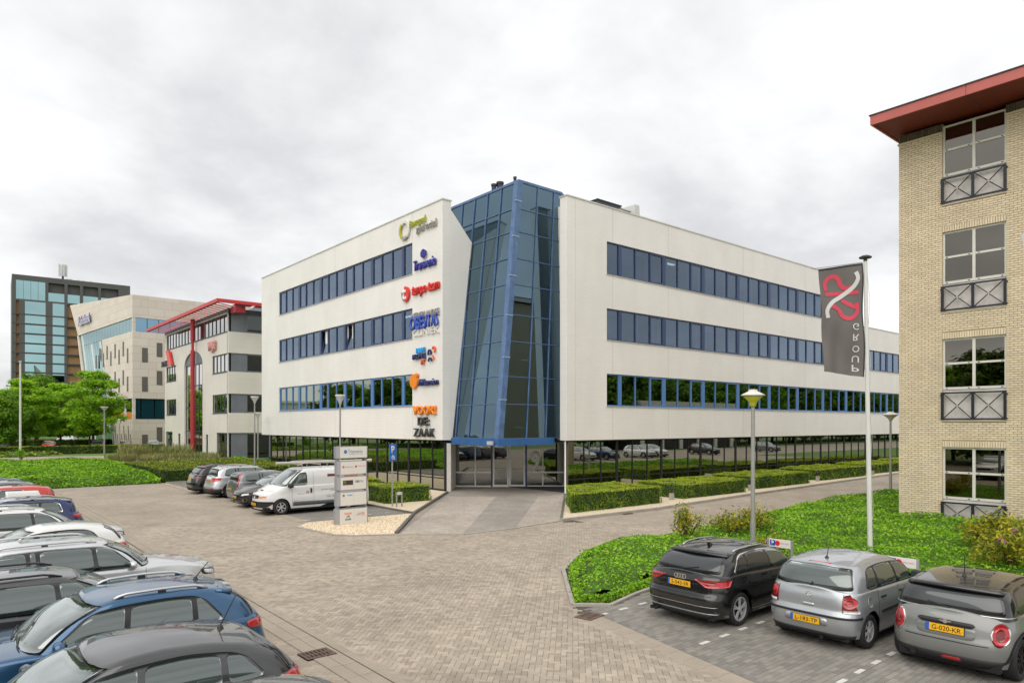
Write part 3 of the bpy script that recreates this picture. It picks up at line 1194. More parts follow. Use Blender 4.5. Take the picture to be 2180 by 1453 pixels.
def plant_tree(label, tm, x, y, s=1.0, rz=0.0, group=None, sz=1.0, name='tree'):
    t_ = thing(name, label, 'tree', (x, y, 0), rz, group)
    t_.scale = (s, s, s * sz)
    link('trunk', tm[0], t_)
    link('crown', tm[1], t_)
    return t_


TM_A = tree_meshes(11.8, 4.3, 51, 130, 150, 0.34, F_TREE, base=0.28, layered=True)
TM_B = tree_meshes(11.0, 4.6, 52, 110, 130, 0.40, F_TREE2, base=0.20)
TM_C = tree_meshes(12.0, 5.0, 53, 95, 120, 0.55, F_TREE3, base=0.12)
TM_D = tree_meshes(11.0, 4.2, 54, 110, 140, 0.38, F_TREE, base=0.26, layered=True)
TG = 'street trees in front of the far offices'
plant_tree('bright green layered tree in front of the slanted beige office', TM_A, 19.3, 123, 1.0, 0.4, TG)
plant_tree('bright green tree left of the layered tree, before the dark tower', TM_D, 11.5, 133, 0.98, 2.1, TG)
plant_tree('mid green tree beside the far flagpole', TM_B, 9.5, 130, 0.80, 1.1, TG)
plant_tree('tall thin topped green tree below the tower windows', TM_B, 14.7, 151, 1.05, 4.0, TG, 1.1)
plant_tree('dark bushy tree at the left edge of the picture', TM_B, 7.6, 122, 0.72, 0.3, TG)
plant_tree('bright green tree between the layered tree and the one before the tower', TM_D, 16.8, 137, 0.95, 3.3, TG)
plant_tree('bright green tree behind the layered tree, towards the slanted office', TM_D, 22.5, 147, 0.85, 5.0, TG)
for k, (px, dY, s) in enumerate(((12, 175, 0.9), (38, 190, 0.95), (-10, 200, 1.1), (80, 180, 0.85), (125, 185, 0.8), (165, 175, 0.75))):
    dX = (px - 1090) / FPX * dY
    x, y = C40 * dX + S40 * dY, -S40 * dX + C40 * dY
    plant_tree(('dull green tree on the far left horizon', 'dull green tree behind the far street, left of the dark tower', 'distant dark tree left of the tower, farthest back', 'dark tree at the foot of the tower', 'dark tree behind the bright green street trees', 'distant dark tree at the left edge')[k],
               TM_C, x, y, s, k * 1.3, 'distant dark trees')
# woodland across the street behind the photographer and to the right: seen only as reflections in the office glass
wr = random.Random(77)
k = 0
for yy, x0, x1 in ((-21, 52, 225), (-30, 48, 235)):
    x = x0
    while x < x1:
        plant_tree('tree of the wood across the road behind the brick building', (TM_C, TM_B, TM_C)[k % 3], x + wr.uniform(-1.5, 1.5), yy + wr.uniform(-3, 3), wr.uniform(0.9, 1.3), wr.uniform(0, 6), 'wood reflected in the right wing windows')
        x += wr.uniform(4.5, 7.0)
        k += 1
for xx, y0, y1 in ((-17, 12, 128), (-25, 10, 135)):
    y = y0
    while y < y1:
        plant_tree('tree of the row across the car park behind the left cars', (TM_B, TM_C, TM_D)[k % 3], xx + wr.uniform(-2, 2), y + wr.uniform(-1.5, 1.5), wr.uniform(0.8, 1.05), wr.uniform(0, 6), 'trees reflected in the left wing windows')
        y += wr.uniform(4.5, 7.0)
        k += 1

# ================================================================== MAIN OFFICE
W_R = coursed('white_facing_right', (0.82, 0.795, 0.755), 0, 0.52, 0.105, 0.007, dark=0.86, noise=(0.35, 0.035), strength=0.25, contrast=0.012)
W_L = coursed('white_facing_left', (0.82, 0.795, 0.755), 1, 0.52, 0.105, 0.007, dark=0.86, noise=(0.35, 0.035), strength=0.25, contrast=0.012)
M_CAP = mat('pale_metal_coping', (0.62, 0.60, 0.56), 0.45, metal=0.3, noise=(1.5, 0.08), coords='World')
M_NAVY = mat('navy_window_frame', (0.030, 0.052, 0.135), 0.42)
M_BLUE = mat('blue_window_frame', (0.085, 0.20, 0.46), 0.40)
M_ABLUE = mat('worn_blue_steel', (0.085, 0.155, 0.30), 0.45, noise=(2.2, 0.25), coords='World', noise2=(14, 0.15))
M_BLKF = mat('black_glazing_bar', (0.007, 0.007, 0.008), 0.65)
M_ALU = mat('aluminium', (0.62, 0.60, 0.57), 0.4, metal=0.6)
M_WALU = mat('white_aluminium_frame', (0.80, 0.78, 0.74), 0.45)
M_SOF = mat('soffit_panel', (0.35, 0.33, 0.30), 0.7)
M_INT = mat('office_interior_wall', (0.30, 0.29, 0.27), 0.9, noise=(0.8, 0.3), coords='World')
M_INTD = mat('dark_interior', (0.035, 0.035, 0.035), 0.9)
M_CEIL = mat('office_ceiling', (0.5, 0.5, 0.48), 0.9)
M_LAMP = mat('ceiling_lamp', (0.9, 0.85, 0.7), 0.5, emit=((1.0, 0.86, 0.55), 2.2))
M_BLIND = mat('window_blind', (0.80, 0.79, 0.74), 0.9)
M_ROOFD = mat('roof_membrane', (0.12, 0.12, 0.12), 0.9)
M_SEAM = mat('panel_joint', (0.50, 0.47, 0.42), 0.8)
G_UP = glass('upper_window_glass', (0.36, 0.45, 0.54), (0.55, 0.66, 0.80), 0.22, 1.2)
G_LOW = glass('first_floor_glass', (0.16, 0.20, 0.17), (0.66, 0.72, 0.64), 0.42, 1.0)
G_GRD = glass('ground_floor_glass', (0.12, 0.14, 0.13), (0.78, 0.80, 0.74), 0.50, 1.0)
G_ATR = glass('atrium_glass', (0.14, 0.21, 0.24), (0.33, 0.49, 0.60), 0.40, 1.0)
G_ENT = glass('entrance_glass', (0.32, 0.34, 0.32), (0.78, 0.79, 0.75), 0.26, 1.2)

YR, XL = 27.68, 22.54
office = thing('office_building', 'white four storey office building with a leaning blue glass corner', 'building', (27, 32, 0))
OL = Vector((27, 32, 0))


def off(mb, name, m, parent=None, **kw):
    """link a world-space mesh as a part of the office"""
    mb.v = [(x - OL.x, y - OL.y, z) for x, y, z in mb.v]
    return mb.build(name, m, parent or office, **kw)


PR = lambda a, d, z: (a, YR + d, z)
PLF = lambda a, d, z: (XL + d, a, z)


def pbox(mb, P, a0, a1, d0, d1, z0, z1, mi=0):
    x0, y0, _ = P(a0, d0, 0)
    x1, y1, _ = P(a1, d1, 0)
    return mb.box(x0, x1, y0, y1, z0, z1, mi)


ZR = [(4.95, 6.86), (8.85, 10.70), (12.70, 14.63)]
ZL = [(5.00, 6.94), (9.09, 10.95), (13.03, 14.94)]
Z0, TOPR, TOPL = 2.98, 16.62, 16.76
XE, XSTEP, YE = 84.0, 62.7, 61.3

# facade slabs
mb = MB()
mb.box(27.23, 30.5, YR, YR + 0.56, Z0, TOPR)
mb.box(30.5, XE, YR, YR + 0.56, Z0, ZR[0][0]).box(30.5, XE, YR, YR + 0.56, ZR[0][1], ZR[1][0])
mb.box(30.5, XE, YR, YR + 0.56, ZR[1][1], ZR[2][0])
mb.box(61.45, XSTEP, YR, YR + 0.56, ZR[2][0], ZR[2][1]).box(30.5, XSTEP, YR, YR + 0.56, ZR[2][1], TOPR)
fr = off(mb, 'facade_wall', W_R)
mb = MB()
mb.box(XL, XL + 0.586, 33.05, 36.3, Z0, TOPL)
mb.box(XL, XL + 0.56, 57.35, YE, Z0, TOPL)
for a, b_ in ((Z0, ZL[0][0]), (ZL[0][1], ZL[1][0]), (ZL[1][1], ZL[2][0]), (ZL[2][1], TOPL)):
    mb.box(XL, XL + 0.56, 36.3, 57.35, a, b_)
fl = off(mb, 'facade_wall', W_L)
# end wall of the left wing and hidden backs so the building is a closed volume
mb = MB()
mb.box(XL + 0.56, 37, YE - 0.4, YE, Z0, TOPL).box(24.5, 37, YE - 0.4, YE, 0, Z0).box(36.7, 37, 36.4, YE - 0.4, 0, TOPL)
mb.box(XSTEP - 0.3, XSTEP, YR + 0.56, 42, 12.7, TOPR).box(30, XE, 41.7, 42, 0, 12.7).box(30, XSTEP - 0.3, 41.7, 42, 12.7, TOPR).box(XE - 0.3, XE, YR + 0.56, 41.7, 0, 12.7)
off(mb, 'rear_wall', W_L)
mb = MB()
mb.box(XL - 0.04, XL + 0.62, 33.01, YE + 0.04, TOPL, TOPL + 0.07)
off(mb, 'parapet_cap', M_CAP)
mb = MB()
mb.box(27.19, XSTEP + 0.04, YR - 0.04, YR + 0.6, TOPR, TOPR + 0.07)
off(mb, 'parapet_cap', M_CAP)
mb = MB()
mb.box(XSTEP + 0.04, XE, YR - 0.04, YR + 0.6, 12.7, 12.77)
off(mb, 'parapet_cap', M_CAP)
mb = MB()
mb.box(XL + 0.56, 36.7, 36.4, YE - 0.4, 15.9, 16.0).box(28.4, XSTEP - 0.3, YR + 0.56, 41.7, 15.9, 16.0).box(XSTEP, XE - 0.3, YR + 0.56, 41.7, 12.2, 12.3)
off(mb, 'roof', M_ROOFD)
# faint vertical joints between facing fields
for a in (31.0, 36.3, 45.0, 54.0):
    for zz in ((ZR[0][1], ZR[1][0]), (ZR[1][1], ZR[2][0]), (ZR[2][1], TOPR), (Z0, ZR[0][0])):
        off(MB().box(a, a + 0.02, YR - 0.004, YR + 0.01, zz[0] + 0.03, zz[1] - 0.02), 'panel_joint', M_SEAM)
off(MB().box(27.9, 27.915, YR - 0.004, YR + 0.01, Z0, TOPR), 'panel_joint', M_SEAM)
for a in (36.25, 46.8):
    for zz in ((ZL[2][1], TOPL), (Z0, ZL[0][0])):
        off(MB().box(XL - 0.004, XL + 0.01, a, a + 0.02, zz[0] + 0.03, zz[1] - 0.02), 'panel_joint', M_SEAM)


brn = random.Random(15)


def strip(P, edges, z0, z1, fm, gm, tilt=(), sill=True):
    """ribbon window: edges = list of (a, kind) with kind 'T' wide post or 't' thin post; third pane of a module opens"""
    d0, d1 = 0.07, 0.17
    a0, a1 = edges[0][0], edges[-1][0]
    mb = MB()
    hh = 0.075
    pbox(mb, P, a0, a1, d0, d1, z0, z0 + hh)
    pbox(mb, P, a0, a1, d0, d1, z1 - hh, z1)
    hw = {'T': 0.14, 't': 0.033}
    spans = []
    for k, (a, kd) in enumerate(edges):
        w0 = 0.0 if k == 0 else hw[kd]
        w1 = 0.0 if k == len(edges) - 1 else hw[kd]
        if k == 0:
            w1 = 0.07
        if k == len(edges) - 1:
            w0 = 0.07
        pbox(mb, P, a - w0, a + w1, d0 - 0.012, d1 - 0.02, z0 + hh - 0.001, z1 - hh + 0.001)
        spans.append((a - w0, a + w1))
    for k in range(len(edges) - 1):
        l_, r_ = spans[k][1], spans[k + 1][0]
        if edges[k][1] == 't' and edges[k + 1][1] == 'T' and k > 0 and k not in tilt:
            s_ = 0.055                       # sash of the opening light
            pbox(mb, P, l_, r_, d0 - 0.01, d1 - 0.04, z0 + hh, z0 + hh + s_)
            pbox(mb, P, l_, r_, d0 - 0.01, d1 - 0.04, z1 - hh - s_, z1 - hh)
            pbox(mb, P, l_, l_ + s_, d0 - 0.01, d1 - 0.04, z0 + hh + s_, z1 - hh - s_)
            pbox(mb, P, r_ - s_, r_, d0 - 0.01, d1 - 0.04, z0 + hh + s_, z1 - hh - s_)
    st = off(mb, 'window_strip', fm)
    if sill:
        mb = MB()
        pbox(mb, P, a0 - 0.05, a1 + 0.05, -0.05, 0.08, z0 - 0.035, z0 - 0.003)
        off(mb, 'window_sill', M_ALU, st)
    for k in range(len(edges) - 1):
        l_, r_ = spans[k][1], spans[k + 1][0]
        mb = MB()
        if k in tilt:
            zt = z1 - hh - 0.02
            n_ = 0.30
            A, B = P(l_ + .02, 0.12, z0 + hh), P(r_ - .02, 0.12, z0 + hh)
            Cc, D = P(r_ - .02, 0.12 + n_, zt), P(l_ + .02, 0.12 + n_, zt)
            mb.poly([A, B, Cc, D])
            sash = MB()
            up = (Vector(D) - Vector(A))
            for p_, q_ in ((A, B), (B, Cc), (Cc, D), (D, A)):
                sash.tube(p_, q_, 0.035, 0.035, 6)
            off(sash, 'tilted_sash', fm, st)
        else:
            pbox(mb, P, l_ - 0.01, r_ + 0.01, 0.118, 0.130, z0 + hh - 0.01, z1 - hh + 0.01)
        off(mb, 'pane', gm, st)
        if k not in tilt and brn.random() < 0.45:
            dz = (z1 - z0 - 0.16) * brn.choice((0.15, 0.25, 0.4, 0.6, 1.0))
            bl_ = MB()
            pbox(bl_, P, l_ + 0.02, r_ - 0.02, 0.22, 0.235, z1 - 0.08 - dz, z1 - 0.08)
            off(bl_, 'blind', M_BLIND, st)
    return st


def modules(first, second, step, end):
    e_ = [(first, 'T'), (second, 'T')]
    a = second
    while a + step <= end + 0.1:
        e_ += [(a + step / 3, 't'), (a + 2 * step / 3, 't'), (a + step, 'T')]
        a += step
    return e_


for k, (z0, z1) in enumerate(ZR):
    eds = modules(30.5, 31.74, 4.25, 61.5 if k == 2 else 80.0)
    eds[-1] = (eds[-1][0] - 0.01, 'T')
    strip(PR, eds, z0, z1, M_BLUE if k == 0 else M_NAVY, G_LOW if k == 0 else G_UP)
    if k < 2:
        off(MB().box(eds[-1][0], XE, YR, YR + 0.56, z0, z1), 'facade_wall', W_R)
for k, (z0, z1) in enumerate(ZL):
    eds = modules(36.3, 37.5, 3.97, 57.36)
    strip(PLF, eds, z0, z1, M_BLUE if k == 0 else M_NAVY, G_LOW if k == 0 else G_UP, tilt=(6, 9) if k == 1 else ())

# storeys behind the ribbon windows: slabs, ceilings, partitions, lamps, blinds
mb = MB()
for z in (3.7, 7.75, 11.75):
    mb.box(28.6, XE - 0.5, YR + 0.57, 36.0, z, z + 0.3)
    mb.box(XL + 0.57, 31.0, 37.0, YE - 0.5, z + 0.1, z + 0.4)
off(mb, 'floor_slab', M_CEIL)
mb = MB()
for z0_, z1_ in ((0.0, 3.7), (4.0, 7.75), (8.05, 11.75), (12.05, 15.9)):
    xs0 = 28.6 if z0_ else 32.5
    xe0 = XSTEP - 0.5 if z0_ > 12 else XE - 0.5
    mb.box(xs0, xe0, 34.0, 34.15, z0_, z1_)
    mb.box(xs0 - 0.1, xs0 - 0.02, YR + 0.57, 34.0, z0_, z1_)
    mb.box(29.0, 29.15, 37.0, YE - 0.5, z0_ + 0.1, z1_)
    mb.box(XL + 0.57, 29.0, 36.5, 36.6, z0_ + 0.1, z1_)
    for q in range(4 if z0_ > 12 else 6):
        mb.box(36.0 + q * 8.5, 36.1 + q * 8.5, YR + 0.9, 34.0, z0_, z1_)
    for q in range(2):
        mb.box(XL + 0.9, 29.0, 45.4 + q * 8, 45.5 + q * 8, z0_ + 0.1, z1_)
off(mb, 'partition_wall', M_INT)
lr = random.Random(5)
for k in range(13):
    x, y, z = lr.uniform(31, 60), lr.uniform(29.5, 32.5), lr.choice((7.74, 11.74, 11.74, 15.89))
    off(MB().box(x, x + 1.2, y, y + 0.3, z - 0.05, z - 0.004), 'ceiling_lamp', M_LAMP)
for k in range(5):
    y, x, z = lr.uniform(38, 56), lr.uniform(24.5, 27.5), lr.choice((7.84, 11.84))
    off(MB().box(x, x + 0.3, y, y + 1.2, z - 0.05, z - 0.004), 'ceiling_lamp', M_LAMP)
# strips of vertical blind drawn behind some panes
for k, (z0, z1) in enumerate(ZR):
    for q in range(26 if k else 8):
        a = lr.uniform(31, 60)
        w_ = lr.uniform(0.12, 0.5)
        off(MB().box(a, a + w_, YR + 0.25, YR + 0.27, z0 + 0.08, z1 - 0.08), 'blind', M_BLIND)
for k, (z0, z1) in enumerate(ZL):
    for q in range(18 if k else 9):
        a = lr.uniform(37, 56.8)
        w_ = lr.uniform(0.12, 0.45)
        off(MB().box(XL + 0.25, XL + 0.27, a, a + w_, z0 + 0.08, z1 - 0.08), 'blind', M_BLIND)

# ground floor glazing, black bars, set back under the slab
for P, a0, a1, step in ((PR, 27.45, XE - 0.4, 1.42), (PLF, 33.2, YE - 0.4, 1.33)):
    mb = MB()
    n = int((a1 - a0) / step)
    D = 0.30
    pbox(mb, P, a0, a1, D - 0.03, D + 0.06, 0.0, 0.12)
    pbox(mb, P, a0, a1, D - 0.025, D + 0.05, 0.72, 0.78)
    pbox(mb, P, a0, a1, D - 0.03, D + 0.06, Z0 - 0.09, Z0 - 0.001)
    for k in range(n + 1):
        w_ = 0.09 if k % 3 == 0 else 0.03
        pbox(mb, P, a0 + k * step - w_, a0 + k * step + w_, D - 0.04, D + 0.05, 0.12, Z0 - 0.09)
    gz = off(mb, 'ground_floor_glazing', M_BLKF)
    for k in range(n):
        w0 = 0.09 if k % 3 == 0 else 0.03
        w1 = 0.09 if (k + 1) % 3 == 0 else 0.03
        for z0, z1 in ((0.12, 0.72), (0.78, Z0 - 0.09)):
            mb = MB()
            pbox(mb, P, a0 + k * step + w0 - 0.005, a0 + (k + 1) * step - w1 + 0.005, D, D + 0.012, z0, z1)
            off(mb, 'pane', G_GRD, gz)
mb = MB()
pbox(mb, PR, 27.24, XE, 0.002, 0.55, Z0 - 0.012, Z0 - 0.002)
pbox(mb, PLF, 33.06, YE, 0.002, 0.55, Z0 - 0.012, Z0 - 0.002)
off(mb, 'soffit', M_SOF)
mb = MB()
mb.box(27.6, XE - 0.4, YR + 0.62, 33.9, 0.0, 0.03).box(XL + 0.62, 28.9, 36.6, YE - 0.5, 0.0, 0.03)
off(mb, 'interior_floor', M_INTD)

# ---- leaning glass corner ---------------------------------------------------------------
vL = lambda z: 23.3 + (z - 3.1) * 0.1214
uR = lambda z: 28.85 + (z - 3.1) * 0.028
ZT = [3.12, 4.97, 6.47, 8.40, 9.87, 11.55, 13.0, 14.5, 15.8, 17.35]
NL = Vector((-1, 0, 0.1214)).normalized()
NRr = Vector((0, -1, 0.028)).normalized()
atr = off(MB().slab([(vL(3.0) - .10, uR(3.0) - .03, 3.0), (vL(17.35) - .10, uR(17.35) - .03, 17.35), (vL(17.35) + .22, uR(17.35) - .03, 17.35), (vL(3.0) + .22, uR(3.0) - .03, 3.0)], NRr, 0.07)
          .slab([(vL(3.0) - .06, uR(3.0) + .26, 3.0), (vL(17.35) - .06, uR(17.35) + .26, 17.35), (vL(17.35) - .06, uR(17.35) - .098, 17.35), (vL(3.0) - .06, uR(3.0) - .098, 3.0)], NL, 0.07),
          'glass_corner', M_ABLUE)


def lm(i, z):      # left-face post i
    return uR(z) + 0.2 + 1.25 * i


def rm(i, z):      # right-face post i
    t_ = (z - 3.1) / 14.25
    b_ = (vL(3.1) + 0.2, 25.2, 26.65, 28.0)[i]
    tp = (vL(17.35) + 0.2, 26.45, 27.7, 28.9)[i]
    return b_ + (tp - b_) * t_


ZCUT = 14.6
posts = MB()
for i in range(1, 6):
    zlo = 3.1 if lm(i, 3.1) < 33.0 else 14.0
    A, B = Vector((vL(zlo), lm(i, zlo), zlo)), Vector((vL(17.35), lm(i, 17.35), 17.35))
    posts.obox((A + B) / 2 + NL * 0.03, (B - A).normalized(), (0, 1, 0), NL, (B - A).length / 2, 0.024, 0.05)
for i in range(1, 4):
    A, B = Vector((rm(i, 3.1), uR(3.1), 3.1)), Vector((rm(i, 17.35), uR(17.35), 17.35))
    posts.obox((A + B) / 2 + NRr * 0.03, (B - A).normalized(), (1, 0, 0), NRr, (B - A).length / 2, 0.024, 0.05)
off(posts, 'mullion', M_ABLUE, atr)
for z in ZT:
    t_ = MB()
    yend = 33.04 if z < ZCUT else 36.2
    wz = 0.07 if z == 17.35 else 0.019
    A, B = Vector((vL(z), uR(z) + 0.2, z)), Vector((vL(z), yend, z))
    t_.obox((A + B) / 2 + NL * 0.03, (0, 1, 0), (0, 0, 1), NL, (B - A).length / 2, wz, 0.035)
    A, B = Vector((vL(z) + 0.2, uR(z), z)), Vector((28.3, uR(z), z))
    t_.obox((A + B) / 2 + NRr * 0.03, (1, 0, 0), (0, 0, 1), NRr, (B - A).length / 2, wz, 0.035)
    off(t_, 'transom', M_ABLUE, atr)
for r_ in range(len(ZT) - 1):
    za, zb = ZT[r_], ZT[r_ + 1]
    for i in range(6):
        ya0, ya1, yb0, yb1 = lm(i, za), lm(i + 1, za), lm(i, zb), lm(i + 1, zb)
        lim = 33.045 if zb < ZCUT + 0.5 else 36.2
        if ya0 > lim - 0.05:
            continue
        ya1, yb1, yb0 = min(ya1, lim), min(yb1, lim), min(yb0, lim - 0.02)
        off(MB().slab([(vL(za), ya1, za), (vL(za), ya0, za), (vL(zb), yb0, zb), (vL(zb), yb1, zb)], NL, 0.012), 'pane', G_ATR, atr, fixn=True)
    for i in range(3):
        off(MB().slab([(rm(i, za), uR(za), za), (rm(i + 1, za), uR(za), za), (rm(i + 1, zb), uR(zb), zb), (rm(i, zb), uR(zb), zb)], NRr, 0.012), 'pane', G_ATR, atr, fixn=True)
# ridge clamps
for z in (5.2, 7.5, 9.8, 12.0, 14.2, 16.2):
    off(MB().obox((vL(z) + 0.02, uR(z) - 0.07, z), (1, 0, 0), (0, 1, 0), (0, 0, 1), 0.22, 0.06, 0.03), 'ridge_clamp', mat('pale_blue_clamp', (0.28, 0.38, 0.52), 0.4), atr)
# roof of the glass corner, fin wall, beam, soffit
off(MB().prism([(25.0, 29.22), (28.35, 29.22), (34, 33), (34, 36.4), (25.0, 36.4)], 17.36, 17.44), 'roof', M_ABLUE, atr)
off(MB().prism([(33.7, 33), (34, 33), (34, 36.4), (33.7, 36.4)], 15.9, 17.355), 'rear_wall', M_ABLUE, atr)
off(MB().prism([(25.1, 36.25), (34, 36.25), (34, 36.4), (25.1, 36.4)], 15.9, 17.355), 'rear_wall', M_ABLUE, atr)
off(MB().slab([(23.127, 33.07, 2.98), (vL(3.1) - 0.02, 33.07, 2.98), (vL(14.6) - 0.02, 33.07, 14.6), (23.127, 33.07, 16.3)], (0, 1, 0), 0.22), 'fin_wall', W_R)
off(MB().slab([(vL(3.05) - 0.07, 33.055, 3.05), (vL(14.62) - 0.07, 33.055, 14.62), (vL(14.62), 33.055, 14.62), (vL(3.05), 33.055, 3.05)], (0, -1, 0), 0.07), 'fin_edge_trim', mat('dark_gasket', (0.05, 0.06, 0.07), 0.5), atr)
off(MB().box(28.0, 28.15, YR + 0.56, 29.3, Z0, 16.5), 'fin_wall', W_L)
bm_ = MB()
bm_.box(vL(3.1) - 0.18, vL(3.1) + 0.10, uR(3.1) + 0.1, 33.04, 2.74, 3.10)
bm_.box(vL(3.1) - 0.18, 27.22, uR(3.1) - 0.16, uR(3.1) + 0.098, 2.74, 3.10)
off(bm_, 'canopy_beam', mat('canopy_blue', (0.035, 0.12, 0.32), 0.35, noise=(1.0, 0.12), coords='World'), atr)
off(MB().box(22.9, 23.0, 28.95, 29.4, 2.78, 2.98), 'beam_light', M_CAP, atr)
off(MB().prism([(23.2, 33.0), (23.3, 28.95), (27.2, 28.95), (30.6, 30.6), (30.6, 33.5), (25.0, 36.2)], 2.80, 2.84), 'canopy_soffit', M_SOF, atr)
# galleries inside the glass corner
gal = MB()
for z in (3.75, 7.8, 11.85):
    gal.prism([(26.6, 32.5), (31.5, 31.2), (34, 33), (34, 36.2), (25.4, 36.2)], z, z + 0.35)
off(gal, 'gallery_slab', M_CEIL, atr)
off(MB().prism([(24.9, 36.2), (33.8, 36.2), (33.8, 36.3), (24.9, 36.3)], 3.1, 16.3).prism([(31.5, 31.2), (31.6, 31.1), (34.0, 33), (33.9, 33.1)], 3.1, 16.3).prism([(28.45, 29.5), (28.5, 29.5), (31.55, 31.2), (31.5, 31.25)], 3.1, 16.3), 'gallery_wall', M_INT, atr)
for x, y, z in ((27.3, 31.4, 7.77), (29, 31.9, 7.77), (27.8, 32.6, 3.72), (28.6, 31.4, 11.8)):
    off(MB().box(x, x + 0.6, y, y + 0.25, z - 0.05, z - 0.01), 'ceiling_lamp', M_LAMP, atr)

# ---- entrance screen ----------------------------------------------------------------------
EA, EB = Vector((25.06, 35.4, 0)), Vector((30.26, 31.0, 0))
ED = (EB - EA).normalized()
EN = Vector((ED.y, -ED.x, 0))          # towards the visitor
if EN.dot(Vector((-1, -1, 0))) < 0:
    EN = -EN
EL = (EB - EA).length
def ebox(a0, a1, d0, d1, z0, z1):
    c = EA + ED * ((a0 + a1) / 2) + EN * ((d0 + d1) / 2)
    return MB().obox((c.x, c.y, (z0 + z1) / 2), ED, EN, (0, 0, 1), (a1 - a0) / 2, abs(d1 - d0) / 2, (z1 - z0) / 2)


ent = off(ebox(0, EL, -0.05, 0.12, 0.004, 0.012), 'entrance', M_ALU)
fx = [0.0, 0.187, 0.337, 0.494, 0.652, 0.803, 1.0]
ax_ = [f_ * EL for f_ in fx]
for k, a in enumerate(ax_):
    if k in (2, 4):
        off(ebox(a - 0.05, a + 0.05, -0.03, 0.10, 0, 2.80), 'post', M_NAVY, ent)
    elif k != 3:
        off(ebox(a - 0.035, a + 0.035, -0.03, 0.06, 0, 2.80), 'post', M_WALU, ent)
for a0, a1 in ((0, 1), (1, 2), (4, 5), (5, 6)):
    l_, r_ = ax_[a0] + 0.04, ax_[a1] - 0.04
    for z0, z1 in ((0.0, 0.09), (0.86, 0.95), (2.72, 2.80)):
        off(ebox(l_, r_, -0.02, 0.05, z0, z1), 'rail', M_WALU, ent)
    for z0, z1 in ((0.09, 0.86), (0.95, 2.72)):
        off(ebox(l_, r_, 0.0, 0.012, z0, z1), 'pane', G_ENT, ent)
for side, (l_, r_) in enumerate(((ax_[2] + 0.06, ax_[3] - 0.012), (ax_[3] + 0.012, ax_[4] - 0.06))):
    dr = off(ebox(l_, r_, 0.0, 0.05, 0.01, 0.14), 'door', M_WALU, ent)
    for q in (ebox(l_, l_ + 0.1, 0.002, 0.052, 0.14, 2.78), ebox(r_ - 0.1, r_, 0.002, 0.052, 0.14, 2.78), ebox(l_ + 0.1, r_ - 0.1, 0.002, 0.052, 2.68, 2.78)):
        off(q, 'door_frame', M_WALU, ent)
    off(ebox(l_ + 0.09, r_ - 0.09, 0.015, 0.027, 0.13, 2.69), 'pane', G_ENT, ent)
    a = ax_[3] + (-0.16 if side == 0 else 0.16)
    c = EA + ED * a + EN * 0.16
    c2 = EA + ED * (ax_[3] + (-0.06 if side == 0 else 0.06)) + EN * 0.05
    hd = MB().tube((c.x, c.y, 0.55), (c.x, c.y, 1.75), 0.02, 0.02, 8)
    for z in (0.55, 1.75):
        hd.tube((c.x, c.y, z), (c2.x, c2.y, z), 0.018, 0.018, 8)
    off(hd, 'door_handle', M_ALU, ent)
# big house number on the glass
cn = EA + ED * (EL * 0.735) + EN * 0.02
nm = text('9', (cn.x, cn.y, 1.62), ED, (0, 0, 1), width=0.62, height=1.25, mat_=M_WALU, parent=office, name='house_number', extrude=0.02, bold=0.03)
# entrance side walls and lobby
mb = MB()
mb.prism([(22.86, 33.1), (23.15, 33.1), (25.1, 35.35), (24.95, 35.5)], 0, 2.79)
off(mb, 'entrance_side_wall', W_L)
off(MB().prism([(27.45, 27.98), (27.55, 27.94), (30.36, 30.9), (30.28, 31.0)], 0, 2.79), 'entrance_side_wall', W_L)
off(MB().tube((27.36, 27.95, 0), (27.36, 27.95, 2.97), 0.05, 0.05, 10), 'corner_post', M_WALU)
off(MB().prism([(25.1, 35.5), (30.3, 31.1), (36, 36), (30, 42)], 0.001, 0.02), 'lobby_floor', M_INTD)
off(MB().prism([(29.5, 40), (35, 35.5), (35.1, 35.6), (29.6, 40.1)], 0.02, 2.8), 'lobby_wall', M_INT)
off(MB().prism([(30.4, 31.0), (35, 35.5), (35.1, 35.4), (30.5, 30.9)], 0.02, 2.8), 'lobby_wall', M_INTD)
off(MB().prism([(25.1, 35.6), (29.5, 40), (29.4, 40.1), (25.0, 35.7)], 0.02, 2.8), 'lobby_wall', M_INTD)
off(MB().prism([(25.0, 35.5), (30.4, 30.9), (36, 36), (30, 42)], 2.82, 2.9), 'lobby_ceiling', M_CEIL)

# ---- things standing on the roof ------------------------------------------------------------
M_PIPE = mat('dark_flue', (0.03, 0.03, 0.035), 0.6)
for x, y, r_, z1, lb in ((25.75, 32.35, 0.15, 18.15, 'thick dark flue pipe on the glass corner roof, left of the pair'), (26.05, 32.15, 0.19, 18.28, 'thick dark flue pipe on the glass corner roof, right of the pair'), (27.0, 31.9, 0.09, 18.75, 'thin tall black flue pipe behind the peak of the glass corner')):
    p_ = thing('flue_pipe', lb, 'pipe', (x, y, 17.44), 0, 'roof flues')
    MB().lathe([(r_, 0), (r_, z1 - 17.44 - 0.12)], 12).build('pipe', M_PIPE, p_)
    MB().lathe([(r_ * 1.2, z1 - 17.44 - 0.12), (r_ * 1.2, z1 - 17.44)], 12).build('cowl', M_PIPE, p_)
xa, xb = ony(1272, 33.0), ony(1322, 33.0)
p_ = thing('roof_plant_box', 'dark grey plant box on the roof behind the right wing parapet', 'roof unit', ((xa + xb) / 2, 34, 16.0))
MB().box(-(xb - xa) / 2, (xb - xa) / 2, -1, 1, 0, 3.4).build('casing', mat('dark_plant_casing', (0.06, 0.065, 0.075), 0.6), p_)
MB().box(-(xb - xa) / 2 - .05, (xb - xa) / 2 + .05, -1.05, 1.05, 3.4, 3.48).build('lid', M_PIPE, p_)
xa, xb = ony(1336, 32.0), ony(1370, 32.0)
